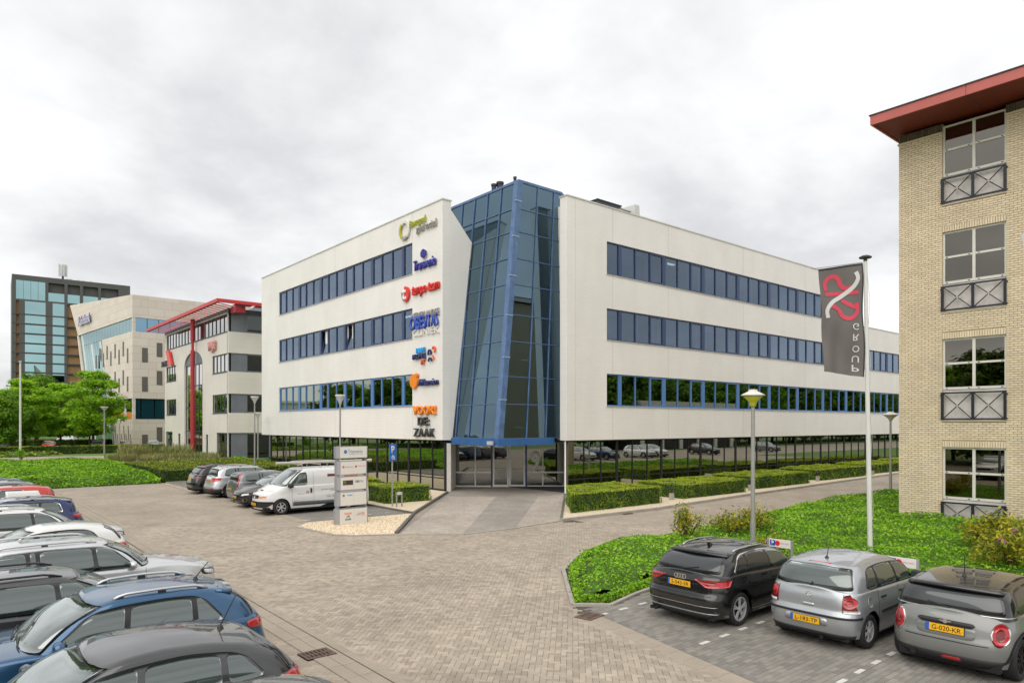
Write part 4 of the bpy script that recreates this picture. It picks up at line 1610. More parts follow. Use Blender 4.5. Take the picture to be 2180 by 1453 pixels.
p_ = thing('roof_fan_unit', 'white louvred fan unit on the roof of the right wing', 'roof unit', ((xa + xb) / 2, 33, 16.0))
w_ = (xb - xa) / 2
MB().slab([(-w_ * .1, -0.8, 0), (w_, -0.8, 0), (w_ * .75, -0.8, 3.5), (w_ * .2, -0.8, 3.5)], (0, 1, 0), 1.6).build('casing', mat('white_fan_casing', (0.6, 0.6, 0.58), 0.5), p_, fixn=True)
for k in range(4):
    MB().box(-w_ * 1.3, -w_ * .12, -0.7, 0.7, 2.0 + k * 0.3, 2.06 + k * 0.3).build('louvre', mat('grey_louvre', (0.25, 0.25, 0.25), 0.6), p_)
MB().box(-w_ * 1.35, -w_ * 1.25, -0.75, 0.75, 0, 3.0).build('louvre_end', mat('grey_louvre', (0.25, 0.25, 0.25), 0.6), p_)

# ---- company signs on the left wing -----------------------------------------------------------
SIGN_X = XL - 0.05
TX, TZ = (0, -1, 0), (0, 0, 1)


def fpt(px, py):
    y = onx(px, SIGN_X)
    return y, zat(py, SIGN_X, y)


def sign_text(root, s, px0, px1, py0, py1, m, **kw):
    pm = (px0 + px1) / 2
    y0, _ = fpt(px0, 700)
    y1, _ = fpt(px1, 700)
    ym, zt = fpt(pm, py0)
    _, zb = fpt(pm, py1)
    return text(s, (SIGN_X, ym, (zt + zb) / 2), TX, TZ, width=abs(y0 - y1), height=zt - zb, mat_=m, parent=root, extrude=kw.pop('extrude', 0.10), **kw)


def ring(root, name, c, ro, ri, a0, a1, m, th=0.1, n=28, stretch=1.0):
    mb = MB()
    vs, fs = [], []
    for k in range(n + 1):
        a = a0 + (a1 - a0) * k / n
        for r_ in (ro, ri):
            for d in (0, th):
                vs.append((SIGN_X - d, c[0] - r_ * math.cos(a) * stretch, c[1] + r_ * math.sin(a)))
    for k in range(n):
        o = k * 4
        for q in ((0, 1, 5, 4), (2, 6, 7, 3), (1, 3, 7, 5), (0, 4, 6, 2)):
            fs.append(tuple(o + i for i in q))
    fs += [(0, 2, 3, 1), tuple(n * 4 + i for i in (0, 1, 3, 2))]
    mb.add(vs, fs)
    I = parent_inv(root)
    mb.v = [tuple(I @ Vector(v)) for v in mb.v]
    return mb.build(name, m, root, fixn=True)


def fsign(label, px, py):
    y, z = fpt(px, py)
    return thing('company_sign', label, 'sign', (SIGN_X, y, z), 0, 'company signs on the left wing')


C_LIME = mat('lime_letter', (0.42, 0.42, 0.03), 0.4)
C_GREY = mat('grey_letter', (0.33, 0.31, 0.28), 0.4)
C_WHT = mat('white_letter', (0.72, 0.70, 0.66), 0.4)
C_DBL = mat('deep_blue_letter', (0.025, 0.03, 0.30), 0.4)
C_RED = mat('red_letter', (0.68, 0.018, 0.012), 0.35)
C_MBL = mat('royal_blue_letter', (0.02, 0.07, 0.42), 0.35)
C_CYA = mat('cyan_letter', (0.0, 0.35, 0.75), 0.4)
C_NVY = mat('navy_letter', (0.02, 0.025, 0.13), 0.4)
C_ORG = mat('orange_letter', (0.85, 0.24, 0.005), 0.35)
C_DOR = mat('deep_orange_letter', (0.80, 0.13, 0.02), 0.35)
C_BLK = mat('anthracite_letter', (0.035, 0.037, 0.034), 0.4)

sg = fsign('lime and grey lettering with a large ring, topmost sign on the left wing', 890, 485)
c0 = fpt(862.5, 490)
ro = (fpt(862, 470)[1] - fpt(862, 511)[1]) / 2
ring(sg, 'ring', c0, ro, ro * 0.72, R(-55), R(130), C_WHT)
ring(sg, 'ring', c0, ro, ro * 0.72, R(132), R(238), C_LIME)
ring(sg, 'ring', c0, ro, ro * 0.72, R(240), R(303), C_GREY)
sign_text(sg, 'Bewegend', 874, 907, 464, 482, C_LIME)
sign_text(sg, 'goed sociaal', 888, 930, 473, 492, C_GREY)
sg = fsign('blue globe over blue lettering on the left wing below the ring sign', 904, 552)
c0 = fpt(904, 540)
ro = (fpt(904, 530)[1] - fpt(904, 550)[1]) / 2
mbq = MB()
for z0_, z1_ in ((-1, -0.62), (-0.52, -0.06), (0.04, 0.46), (0.56, 1)):
    for a0_, a1_ in ((-1, -0.4), (-0.3, 0.3), (0.4, 1)):
        def cl(a, z):
            return a * math.sqrt(max(0, 1 - z * z))
        mbq.slab([(0, -ro * cl(a0_, z0_), ro * z0_), (0, -ro * cl(a1_, z0_), ro * z0_), (0, -ro * cl(a1_, z1_), ro * z1_), (0, -ro * cl(a0_, z1_), ro * z1_)], (-1, 0, 0), 0.12)
I_ = parent_inv(sg) @ Matrix.Translation((SIGN_X - 0.02, c0[0], c0[1]))
mbq.v = [tuple(I_ @ Vector(v)) for v in mbq.v]
mbq.build('globe', C_DBL, sg, fixn=True)
ring(sg, 'globe_back', c0, ro * 0.97, 0.01, 0, 6.283, C_WHT, th=0.06)
sign_text(sg, 'Transvenio', 882, 929, 549, 571, C_DBL, bold=0.012)
sg = fsign('red lettering with a round red emblem on the left wing', 897, 622)
c0 = fpt(865.5, 626)
ro = (fpt(865, 610)[1] - fpt(865, 642)[1]) / 2
ring(sg, 'emblem', c0, ro, 0.01, 0, 6.283, C_RED, th=0.12, stretch=0.92)
sign_text(sg, 't', 858, 868, 613, 640, C_WHT, extrude=0.16, bold=0.03)
sign_text(sg, 'tempo-team', 878, 936, 603, 629, C_RED, bold=0.014, shear=0.12)
sg = fsign('blue OBESITAS lettering between small grey words on the left wing', 905, 685)
sign_text(sg, 'NEDERLANDSE', 877, 935, 661, 675, C_GREY, extrude=0.07)
sign_text(sg, 'OBE', 874, 902, 672, 702, C_MBL, bold=0.03)
sign_text(sg, 'SITAS', 902, 934, 668, 696, C_MBL, bold=-0.008)
sign_text(sg, 'CLINIEK', 879, 935, 697, 712, C_WHT, extrude=0.07)
sg = fsign('cyan, navy and orange lettering with two looped figures on the left wing', 905, 756)
sign_text(sg, 'BLUE', 888, 906, 740, 751, C_CYA, bold=0.02)
sign_text(sg, 'PEOPLE', 880, 907, 753, 764, C_NVY, bold=0.02)
sign_text(sg, 'IT', 898, 906, 765, 776, C_DOR, bold=0.02)
zz = (fpt(915, 742)[1] - fpt(915, 758)[1]) / 2
ring(sg, 'figure', fpt(916, 751), zz, zz * 0.62, R(-35), R(215), C_NVY, stretch=0.8)
ring(sg, 'figure', fpt(917, 773), zz * 1.6, zz * 1.22, R(25), R(155), C_NVY, stretch=0.62)
ring(sg, 'figure', fpt(925, 744), zz, zz * 0.62, R(-60), R(170), C_DOR, stretch=0.7)
ring(sg, 'figure', fpt(921, 768), zz * 1.6, zz * 1.22, R(10), R(70), C_DOR, stretch=0.65)
sg = fsign('navy lettering with an orange orange-shaped emblem on the left wing', 905, 811)
c0 = fpt(883, 811)
ro = (fpt(883, 796)[1] - fpt(883, 826)[1]) / 2
ring(sg, 'emblem', c0, ro, 0.01, 0, 6.283, C_ORG, th=0.12, stretch=0.95)
ring(sg, 'emblem_dot', fpt(889.5, 798), ro * 0.28, 0.01, 0, 6.283, C_ORG, th=0.14)
sign_text(sg, 'AXtension', 892, 934, 805, 820, C_NVY, bold=0.014)
sg = fsign('orange VOOR! above black DE: ZAAK lettering, lowest sign on the left wing', 905, 897)
sign_text(sg, 'VOOR!', 881, 929, 863, 882, C_ORG, bold=0.022, extrude=0.12, space=1.12)
sign_text(sg, 'DE:', 892, 915, 887, 905, C_BLK, bold=0.022, extrude=0.12, space=1.12)
sign_text(sg, 'ZAAK', 882, 926, 911, 929, C_BLK, bold=0.015, extrude=0.10, space=1.2)

# ================================================================== BRICK BUILDING (right)
M_BRICK = mat('yellow_brick', (0.71, 0.60, 0.43), 0.85, noise=(0.6, 0.09), attr=0.08, coords='World', noise2=(25, 0.06))
M_MORT = mat('brick_mortar', (0.47, 0.385, 0.265), 0.95, noise=(3, 0.15), coords='World')
M_DBRK = mat('brown_brick', (0.10, 0.075, 0.05), 0.85, attr=0.25)
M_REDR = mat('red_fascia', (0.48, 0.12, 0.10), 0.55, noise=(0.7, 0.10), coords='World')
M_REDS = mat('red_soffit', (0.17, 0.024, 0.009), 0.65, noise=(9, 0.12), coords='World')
M_WFRM = mat('white_timber_frame', (0.66, 0.63, 0.57), 0.5, noise=(3, 0.06), coords='World')
M_RAIL = mat('dark_blue_railing', (0.009, 0.013, 0.022), 0.45)
M_PANEL = mat('weathered_panel', (0.58, 0.54, 0.51), 0.7, noise=(1.6, 0.16), coords='World', noise2=(7, 0.10))
G_BRK = glass('brown_tint_glass', (0.46, 0.42, 0.35), (0.70, 0.67, 0.60), 0.22, 1.0)
brick_b = thing('brick_building', 'yellow brick building with a red overhanging roof at the right', 'building', (30.3, 8, 0))
XB, YC, ZTOP = 30.3, 11.57, 15.6


def bb(mb, name, m, parent=None, **kw):
    mb.v = [(x - 30.3, y - 8, z) for x, y, z in mb.v]
    return mb.build(name, m, parent or brick_b, **kw)


WIN = [(0.98, 2.99, 0.88, -0.06), (5.22, 7.19, 5.12, 4.02), (9.33, 11.35, 9.24, 8.24), (13.52, 15.5, 13.43, 12.42)]   # sill, head, rail, panel foot
BAYS = [(7.88, 9.98), (3.2, 5.3)]
YEND = -4.0
core = MB()
ys = [YC - 0.05] + [v for a, b_ in BAYS for v in (b_, a)] + [YEND]
for k in range(0, len(ys), 2):
    core.box(XB + 0.03, XB + 0.35, ys[k + 1], ys[k], 0, ZTOP)
for a, b_ in BAYS:
    prev = 0.0
    for sill, head, rail, foot in WIN:
        if foot > prev:
            core.box(XB + 0.031, XB + 0.35, a, b_, prev, foot)
        prev = head
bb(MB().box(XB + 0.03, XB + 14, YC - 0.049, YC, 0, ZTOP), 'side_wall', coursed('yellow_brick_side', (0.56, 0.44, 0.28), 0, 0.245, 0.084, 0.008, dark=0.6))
bb(MB().box(XB + 14, XB + 14.3, YEND, YC - 0.05, 0, ZTOP), 'rear_wall', M_MORT)
wall = bb(core, 'brick_wall', M_MORT)
bl, bh, jt = 0.245, 0.0715, 0.0125
BV = {}


def brick_me(l_, v, m=M_BRICK, nm='brick', h_=bh):
    key = (round(l_, 3), v, nm, h_)
    if key not in BV:
        d = 0.032
        vs = [(d, 0, 0), (d, l_, 0), (d, l_, h_), (d, 0, h_), (0, 0.004, 0.004), (0, l_ - 0.004, 0.004), (0, l_ - 0.004, h_ - 0.004), (0, 0.004, h_ - 0.004)]
        fs = [(4, 7, 6, 5), (0, 4, 5, 1), (1, 5, 6, 2), (2, 6, 7, 3), (3, 7, 4, 0)]
        BV[key] = (vs, fs, MB().add(vs, fs, 0, v / 8).mesh(nm, m, attr=True))
    return BV[key]


bricks = []
br_ = random.Random(9)
row = 0
z = 0.0
while z < ZTOP - 0.42:
    segs = [(YC, 9.98 + 0.0), (7.88, 5.3), (3.2, YEND)]
    holes = any(foot - 0.01 < z + bh and z < head for sill, head, rail, foot in WIN)
    lint = any(head <= z < head + 0.235 for sill, head, rail, foot in WIN[:3])
    if holes or lint:
        runs = segs
    else:
        runs = [(YC, YEND)]
    for a, b_ in runs:
        y = a
        first = True
        while y > b_ + 0.02:
            l_ = bl
            if first and row % 2:
                l_ = bl / 2
            first = False
            l_ = min(l_, y - b_)
            if l_ > 0.03 and y > 2.0:
                bricks.append((y - l_ + jt / 2, z, round(l_ - jt, 3)))
            y -= l_
    z += bh + jt
    row += 1
# those that show largest are nearest the picture's right edge
bricks.sort(key=lambda q: (C40 * XB - S40 * q[0]) ** 2 * 0 + (S40 * XB + C40 * q[0]) + 0.15 * abs(q[1] - 3.9) + (50 if q[0] < 6.9 else 0))
rest = MB()
for n_, (y, z, l_) in enumerate(bricks):
    v = br_.randrange(8)
    vs, fs, me = brick_me(l_, v)
    if n_ < 300:
        link('brick', me, wall, (XB - 30.3, y - 8, z))
    else:
        rest.add([(XB - 30.3 + a, y - 8 + b_, z + c) for a, b_, c in vs], fs, 0, v / 8)
structure(rest.build('brickwork', M_BRICK, wall, attr=True), 'stuff')
# soldier courses: bricks on end over the windows and dark frieze under the roof
for sill, head, rail, foot in WIN[:3]:
    for a, b_ in BAYS[:1]:
        y = a - 0.0
        while y < b_ - 0.03:
            vs, fs, me = brick_me(0.0715, br_.randrange(8), h_=0.235)
            link('brick', me, wall, (XB - 30.3, y - 8 + 0.004, head + 0.004))
            y += 0.084
for a, b_ in ((9.98, YC), (5.3, 7.88)):
    y = a
    while y < b_ - 0.03:
        vs, fs, me = brick_me(0.0715, br_.randrange(8), M_DBRK, 'frieze_brick', 0.30)
        link('frieze_brick', me, wall, (XB - 30.3, y - 8 + 0.004, ZTOP - 0.30))
        y += 0.084
bb(MB().box(XB - 0.035, XB + 0.03, 9.98, YC + 0.03, ZTOP - 0.40, ZTOP - 0.32).box(XB - 0.035, XB + 0.03, 5.3, 7.88, ZTOP - 0.40, ZTOP - 0.32), 'string_course', M_BRICK, wall)
# roof with deep overhang
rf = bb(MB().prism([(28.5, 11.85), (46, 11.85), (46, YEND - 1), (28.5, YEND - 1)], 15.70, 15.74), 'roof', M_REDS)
bb(MB().box(28.44, 28.5, YEND - 1, 11.91, 15.66, 16.02).box(28.5, 32, 11.85, 11.91, 15.66, 16.02), 'fascia', M_REDR, rf)
bb(MB().box(32, 46, 11.85, 11.91, 15.66, 16.02), 'fascia', M_CAP, rf)
bb(MB().box(28.40, 46, YEND - 1, 11.95, 16.02, 16.06), 'roof_edge', mat('dark_roof_edge', (0.05, 0.045, 0.045), 0.6), rf)
bb(MB().box(28.52, 30.3, 8.60, 8.62, 15.692, 15.70), 'soffit_joint', mat('dark_roof_edge', (0.05, 0.045, 0.045), 0.6), rf)
bb(MB().box(28.436, 28.44, 8.60, 8.615, 15.66, 16.02), 'soffit_joint', mat('dark_roof_edge', (0.05, 0.045, 0.045), 0.6), rf)
for bi, (a, b_) in enumerate(BAYS[:1]):
    for sill, head, rail, foot in WIN:
        x0 = XB + 0.09
        w = MB()
        f_ = 0.07
        w.box(x0, x0 + 0.08, a, b_, head - f_, head).box(x0, x0 + 0.08, a, b_, sill, sill + f_ + 0.03)
        w.box(x0, x0 + 0.08, a, a + f_, sill + f_ + 0.03, head - f_).box(x0, x0 + 0.08, b_ - f_, b_, sill + f_ + 0.03, head - f_)
        ym, zm = (a + b_) / 2, (sill + head) / 2 + 0.03
        w.box(x0 - 0.004, x0 + 0.076, ym - 0.05, ym + 0.05, sill + f_ + 0.03, head - f_)
        w.box(x0 - 0.002, x0 + 0.074, a + f_, ym - 0.05, zm - 0.04, zm + 0.04).box(x0 - 0.002, x0 + 0.074, ym + 0.05, b_ - f_, zm - 0.04, zm + 0.04)
        wf = bb(w, 'window', M_WFRM)
        for y0, y1 in ((a + f_, ym - 0.05), (ym + 0.05, b_ - f_)):
            for z0, z1 in ((sill + f_ + 0.03, zm - 0.04), (zm + 0.04, head - f_)):
                bb(MB().box(x0 + 0.03, x0 + 0.04, y0 - 0.005, y1 + 0.005, z0 - 0.005, z1 + 0.005), 'pane', G_BRK, wf)
        for zz in (zm, sill + 0.05):
            for yy in (a + 0.14, ym - 0.16, ym + 0.16, b_ - 0.14):
                bb(MB().box(x0 - 0.012, x0, yy - 0.03, yy + 0.03, zz - 0.014, zz + 0.014), 'vent_slot', M_BLACK, wf)
        # spandrel panel and crossed railing in front of it
        bb(MB().box(x0 + 0.02, x0 + 0.07, a, b_, foot, sill - 0.02), 'spandrel_panel', M_PANEL)
        bb(MB().box(XB - 0.03, x0 + 0.10, a - 0.02, b_ + 0.02, foot - 0.04, foot - 0.002), 'sill_ledge', M_BRICK)
        if foot > 0 or True:
            zf = max(foot, 0.0) + 0.03
            rl = MB()
            xr_ = XB - 0.045
            rl.box(xr_ - 0.03, xr_ + 0.03, a - 0.02, b_ + 0.03, rail - 0.06, rail).box(xr_ - 0.03, xr_ + 0.03, a - 0.02, b_ + 0.03, zf, zf + 0.06)
            for yy in (a + 0.02, ym, b_ - 0.02):
                rl.box(xr_ - 0.028, xr_ + 0.028, yy - 0.045, yy + 0.045, zf + 0.06, rail - 0.06)
            ro_ = bb(rl, 'railing', M_RAIL)
            for y0, y1 in ((a + 0.07, ym - 0.05), (ym + 0.05, b_ - 0.07)):
                bb(MB().tube((xr_, y0, zf + 0.06), (xr_, y1, rail - 0.06), 0.019, 0.019, 6), 'brace', M_RAIL, ro_)
                bb(MB().tube((xr_ - 0.01, y1, zf + 0.06), (xr_ - 0.01, y0, rail - 0.06), 0.019, 0.019, 6), 'brace', M_RAIL, ro_)
                bb(MB().lathe([(0.035, -0.02), (0.035, 0.02)], 10, (xr_ - 0.005, (y0 + y1) / 2, (zf + rail) / 2), axis='x'), 'boss', M_CAP, ro_)
            for yy in (a - 0.045, b_ + 0.045):
                for zz in (zf + 0.05, rail - 0.12):
                    bb(MB().tube((xr_, yy, zz), (xr_ + 0.05, yy, zz), 0.02, 0.02, 6), 'bracket', M_RAIL, ro_)
bb(MB().box(XB + 0.6, XB + 5, 5.6, YC - 0.3, 0.1, 0.2).box(XB + 0.6, XB + 5, 5.6, YC - 0.3, 3.9, 4.1).box(XB + 0.6, XB + 5, 5.6, YC - 0.3, 8.0, 8.2).box(XB + 0.6, XB + 5, 5.6, YC - 0.3, 12.1, 12.3).box(XB + 5, XB + 5.1, 5.6, YC - 0.3, 0, 15.6), 'interior_slabs', M_INTD)
bb(MB().box(XB + 0.35, XB + 5.1, YC - 0.4, YC - 0.3, 0, 15.6).box(XB + 0.35, XB + 5.1, 5.5, 5.6, 0, 15.6), 'interior_wall', M_INTD)
for z0_, z1_ in ((9.4, 11.3), (13.6, 15.45)):  # tan panel added behind the two upper windows so their panes read brown
    bb(MB().box(XB + 0.24, XB + 0.26, 7.9, 9.96, z0_, z1_), 'tan_panel', mat('tan_sheet', (0.30, 0.24, 0.17), 0.9, noise=(2, 0.15), coords='World'))
bb(MB().box(XB - 0.012, XB + 0.0, 10.68, 10.76, 0.27, 0.31), 'air_brick', M_BLACK)

# ================================================================== RED ROOFED OFFICE (left)
M_BEIGE1 = coursed('beige_facing_y', (0.70, 0.665, 0.60), 1, 0.9, 0.3, 0.012, dark=0.9, noise=(0.25, 0.07), strength=0.1, contrast=0.01)
M_BEIGE2 = coursed('beige_facing_x', (0.70, 0.665, 0.60), 0, 0.9, 0.3, 0.012, dark=0.9, noise=(0.25, 0.07), strength=0.1, contrast=0.01)
M_GREYM = mat('slate_grey_metal', (0.16, 0.175, 0.20), 0.5, noise=(0.6, 0.15), coords='World')
M_DKFR = mat('dark_grey_frame', (0.055, 0.06, 0.07), 0.5)
M_CRIM = mat('crimson_steel', (0.42, 0.030, 0.040), 0.45)
M_CRIMB = mat('bright_crimson_edge', (0.55, 0.030, 0.030), 0.45)
G_FAR = glass('clear_office_glass', (0.22, 0.24, 0.24), (0.92, 0.92, 0.90), 0.45, 1.2)
G_SHD = glass('shaded_office_glass', (0.30, 0.32, 0.30), (0.55, 0.60, 0.56), 0.12, 1.0)
XF, Y1, Y2 = 25.1, 78.2, 105.0
redb = thing('red_roofed_office', 'beige office with a red canopy roof and a red steel column', 'building', (XF, Y1, 0))


def rb(mb, name, m, parent=None, **kw):
    mb.v = [(x - XF, y - Y1, z) for x, y, z in mb.v]
    return mb.build(name, m, parent or redb, **kw)


def fy(px):
    return onx(px, XF)


def fz(px, py):
    y = onx(px, XF)
    return zat(py, XF, y)


# openings on the long front: (y0, y1, z0, z1, panes)
yw = [fy(354), fy(375), fy(391), fy(431), fy(450), fy(486)]
opn = []
zr = [(0.35, 2.95), (5.15, 7.26), (9.68, 11.73), (14.06, 16.1)]
opn += [(fy(375), fy(354), zr[1][0], zr[1][1], 4), (fy(375), fy(354), zr[2][0], zr[2][1], 4), (fy(367), fy(353), 0.0, 2.9, 2)]
opn += [(78.6, fy(452), zr[1][0], zr[1][1], 4), (78.6, fy(452), zr[2][0], zr[2][1], 4), (78.6, fy(461), 0.0, 2.95, 3)]
opn += [(78.6, Y2 - 1.0, zr[3][0], zr[3][1], 18)]
opn += [(fy(444) + 0.2, fy(438), 0.2, 2.7, 1), (fy(384), fy(379), 0.2, 2.7, 1)]
ga0, ga1 = fy(431), fy(392)
ZAR = 12.95
# wall as horizontal and vertical pieces around the openings
cuts_y = sorted(set([78.5, Y2] + [v for o_ in opn for v in o_[:2]] + [ga0, ga1]))
cuts_z = sorted(set([0, 16.2, ZAR] + [v for o_ in opn for v in o_[2:4]]))
wl_ = MB()
for ya, yb in zip(cuts_y[:-1], cuts_y[1:]):
    run = None
    for za, zb in zip(cuts_z[:-1], cuts_z[1:]):
        ym, zm = (ya + yb) / 2, (za + zb) / 2
        hole = any(o_[0] < ym < o_[1] and o_[2] < zm < o_[3] for o_ in opn) or (ga0 < ym < ga1 and zm < ZAR)
        if not hole:
            if run is None:
                run = [za, zb]
            else:
                run[1] = zb
        if hole or zb == cuts_z[-1]:
            if run:
                wl_.box(XF, XF + 0.35, ya, yb, run[0], run[1])
            run = None
rb(wl_, 'front_wall', M_BEIGE1)
# arch infill above the tall window: stepped spandrels
ym, hw_ = (ga0 + ga1) / 2, (ga1 - ga0) / 2
NAR = 18
sp = MB()
for k in range(NAR):
    a0, a1 = math.pi * k / NAR, math.pi * (k + 1) / NAR
    yA, yB = ym - hw_ * math.cos(a0), ym - hw_ * math.cos(a1)
    zA, zB = ZAR - 1.75 + 1.7 * math.sin(a0), ZAR - 1.75 + 1.7 * math.sin(a1)
    sp.slab([(XF, yA, zA), (XF, yB, zB), (XF, yB, ZAR), (XF, yA, ZAR)], (1, 0, 0), 0.35)
rb(sp, 'arch', M_BEIGE1, fixn=True)
for y0, y1, z0, z1, n in opn:
    f_ = MB()
    f_.box(XF + 0.08, XF + 0.2, y0, y1, z0, z0 + 0.12).box(XF + 0.08, XF + 0.2, y0, y1, z1 - 0.12, z1)
    wv = (y1 - y0) / n
    for k in range(n + 1):
        hw2 = 0.07 if k % 3 == 0 else 0.04
        f_.box(XF + 0.08, XF + 0.2, max(y0, y0 + k * wv - hw2), min(y1, y0 + k * wv + hw2), z0 + 0.12, z1 - 0.12)
    wd = rb(f_, 'window', M_DKFR)
    for k in range(n):
        rb(MB().box(XF + 0.14, XF + 0.155, y0 + k * wv + 0.04, y0 + (k + 1) * wv - 0.04, z0 + 0.12, z1 - 0.12), 'pane', G_FAR, wd)
    rb(MB().box(XF - 0.05, XF + 0.1, y0 - 0.05, y1 + 0.05, z0 - 0.06, z0 - 0.004), 'sill', M_DKFR, wd)
# tall arched window
f_ = MB()
zA = ZAR - 1.75
for zz in (0.0, 2.95, 5.9, 8.6, zA):
    f_.box(XF + 0.2, XF + 0.3, ga0, ga1, zz, zz + 0.14)
for q in (0, 0.28, 0.46, 0.54, 0.72, 1.0):
    yy = ga0 + (ga1 - ga0) * q
    f_.box(XF + 0.19, XF + 0.29, max(ga0, yy - 0.06), min(ga1, yy + 0.06), 0.14, zA)
aw = rb(f_, 'arched_window', M_DKFR)
qs = (0, 0.28, 0.46, 0.54, 0.72, 1.0)
for za, zb in ((0.14, 2.95), (3.09, 5.9), (6.04, 8.6), (8.74, zA)):
    for qa, qb in zip(qs[:-1], qs[1:]):
        rb(MB().box(XF + 0.24, XF + 0.255, ga0 + (ga1 - ga0) * qa + .06, ga0 + (ga1 - ga0) * qb - .06, za, zb), 'pane', G_FAR, aw)
tym = MB()
vs = [(XF + 0.18, ym - hw_ * math.cos(math.pi * k / NAR), zA + 0.14 + 1.65 * math.sin(math.pi * k / NAR)) for k in range(NAR + 1)]
tym.poly(vs)
rb(tym, 'arch_panel', M_GREYM, aw)
# red column and mast
yc_ = onx(410, XF - 0.45)
rb(MB().tube((XF - 0.45, yc_, 0), (XF - 0.45, yc_, 12.9), 0.26, 0.26, 14).tube((XF - 0.45, yc_, 12.9), (XF - 0.45, yc_, 14.1), 0.16, 0.16, 10).tube((XF - 0.45, yc_, 14.1), (XF - 0.45, yc_, 16.7), 0.26, 0.26, 14), 'column', M_CRIM)
# side towards the white office: bands of glass and wall
XS2 = 45.0
sw = MB()
for za, zb in ((2.95, 5.15), (7.26, 9.68), (11.73, 14.06)):
    sw.box(XF + 0.05, XS2, Y1, Y1 + 0.35, za, zb).box(XF, XF + 0.35, Y1 + 0.02, 78.6, za + 0.001, zb - 0.001)
rb(sw, 'side_wall', M_BEIGE2)
for za, zb in ((0.0, 2.95), (5.15, 7.26), (9.68, 11.73), (14.06, 16.1)):
    gs = MB()
    gs.box(XF + 0.12, XF + 2.0, Y1 + 0.12, Y1 + 0.3, za, zb).box(XF + 0.1, XF + 0.3, Y1 + 0.12, 78.62, za, zb)
    for k in range(8):
        gs.box(XF + 2.0 + k * 2.6 - 0.08, XF + 2.0 + k * 2.6 + 0.08, Y1 + 0.1, Y1 + 0.25, za, zb)
    gs.box(XF + 2.0, XS2, Y1 + 0.1, Y1 + 0.25, za, za + 0.15).box(XF + 2.0, XS2, Y1 + 0.1, Y1 + 0.25, zb - 0.15, zb)
    sd_ = rb(gs, 'side_window_band', M_GREYM)
    for k in range(7):
        rb(MB().box(XF + 2.08 + k * 2.6, XF + 4.52 + k * 2.6, Y1 + 0.16, Y1 + 0.18, za + 0.15, zb - 0.15), 'pane', G_SHD, sd_)
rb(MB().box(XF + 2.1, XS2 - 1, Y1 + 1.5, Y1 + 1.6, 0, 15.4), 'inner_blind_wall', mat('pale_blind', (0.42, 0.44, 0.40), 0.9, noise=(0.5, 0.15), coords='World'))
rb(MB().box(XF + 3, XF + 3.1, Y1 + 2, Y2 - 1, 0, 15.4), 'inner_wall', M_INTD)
rb(MB().box(XF + 0.36, XS2, Y1 + 0.4, Y2, 16.0, 16.1).box(XF + 0.36, XS2, Y2 - 0.3, Y2, 0, 16).box(XS2 - 0.3, XS2, Y1 + 0.4, Y2 - 0.3, 0, 16), 'roof_deck', M_ROOFD)
rb(MB().box(XF - 0.02, XS2, Y1 - 0.02, Y1 + 0.36, 16.1, 16.6).box(XF - 0.02, XF + 0.36, Y1 + 0.37, Y2, 16.21, 16.6), 'eaves_band', M_DKFR)
# canopy: sloping red frame with louvre slats
cz = 17.0
can = rb(MB().box(23.1, 23.45, 75.6, 106.5, cz - 0.25, cz + 0.1).box(23.451, XS2, 75.6, 75.95, cz - 0.25, cz + 0.1), 'canopy', M_CRIMB)
for k in range(24):
    y = 77.2 + k * 1.24
    rb(MB().slab([(23.45, y, cz - 0.05), (26.0, y, cz - 0.5), (26.0, y + 0.75, cz - 0.25), (23.45, y + 0.75, cz + 0.05)], (0, 0, 1), 0.04), 'slat', M_CRIM, can, fixn=True)
for k in range(9):
    x = 25.5 + k * 2.2
    rb(MB().box(x, x + 1.9, 75.95, 78.2, cz - 0.06, cz - 0.02), 'slat', M_CRIM, can)
rb(MB().box(25.3, 26.4, 76.6, 78.1, 16.0, 16.7), 'corner_bracket', M_CRIM, can)
rb(MB().box(31, 38, 84, 92, 16.1, 18.4), 'roof_plant', M_GREYM)
# signs on it
s_ = thing('company_sign', 'red leaning panel sign with small black letters on the red roofed office', 'sign', (XF - 0.1, fy(364), 12.8), 0, 'signs on the red roofed office')
MB().slab([(-.1, -0.3, -1.0), (-.1, -1.9, -1.0), (-.1, -0.5, 1.0), (-.1, 1.0, 1.0)], (-1, 0, 0), 0.25).build('panel', mat('red_sign_panel', (0.72, 0.05, 0.04), 0.4), s_, fixn=True)
text('RED MAX', (XF - 0.2, fy(354), 12.2), TX, TZ, width=3.0, height=0.8, mat_=C_BLK, parent=s_, extrude=0.08)
s_ = thing('company_sign', 'pale red lettering high on the red roofed office, right of the column', 'sign', (XF - 0.1, fy(453), 12.0), 0, 'signs on the red roofed office')
text('WIJS!', (XF - 0.12, fy(454), fz(454, 739)), TX, TZ, width=fy(447) - fy(463), height=1.35, mat_=mat('pale_red_letter', (0.62, 0.28, 0.25), 0.5), parent=s_, extrude=0.15, bold=0.03)

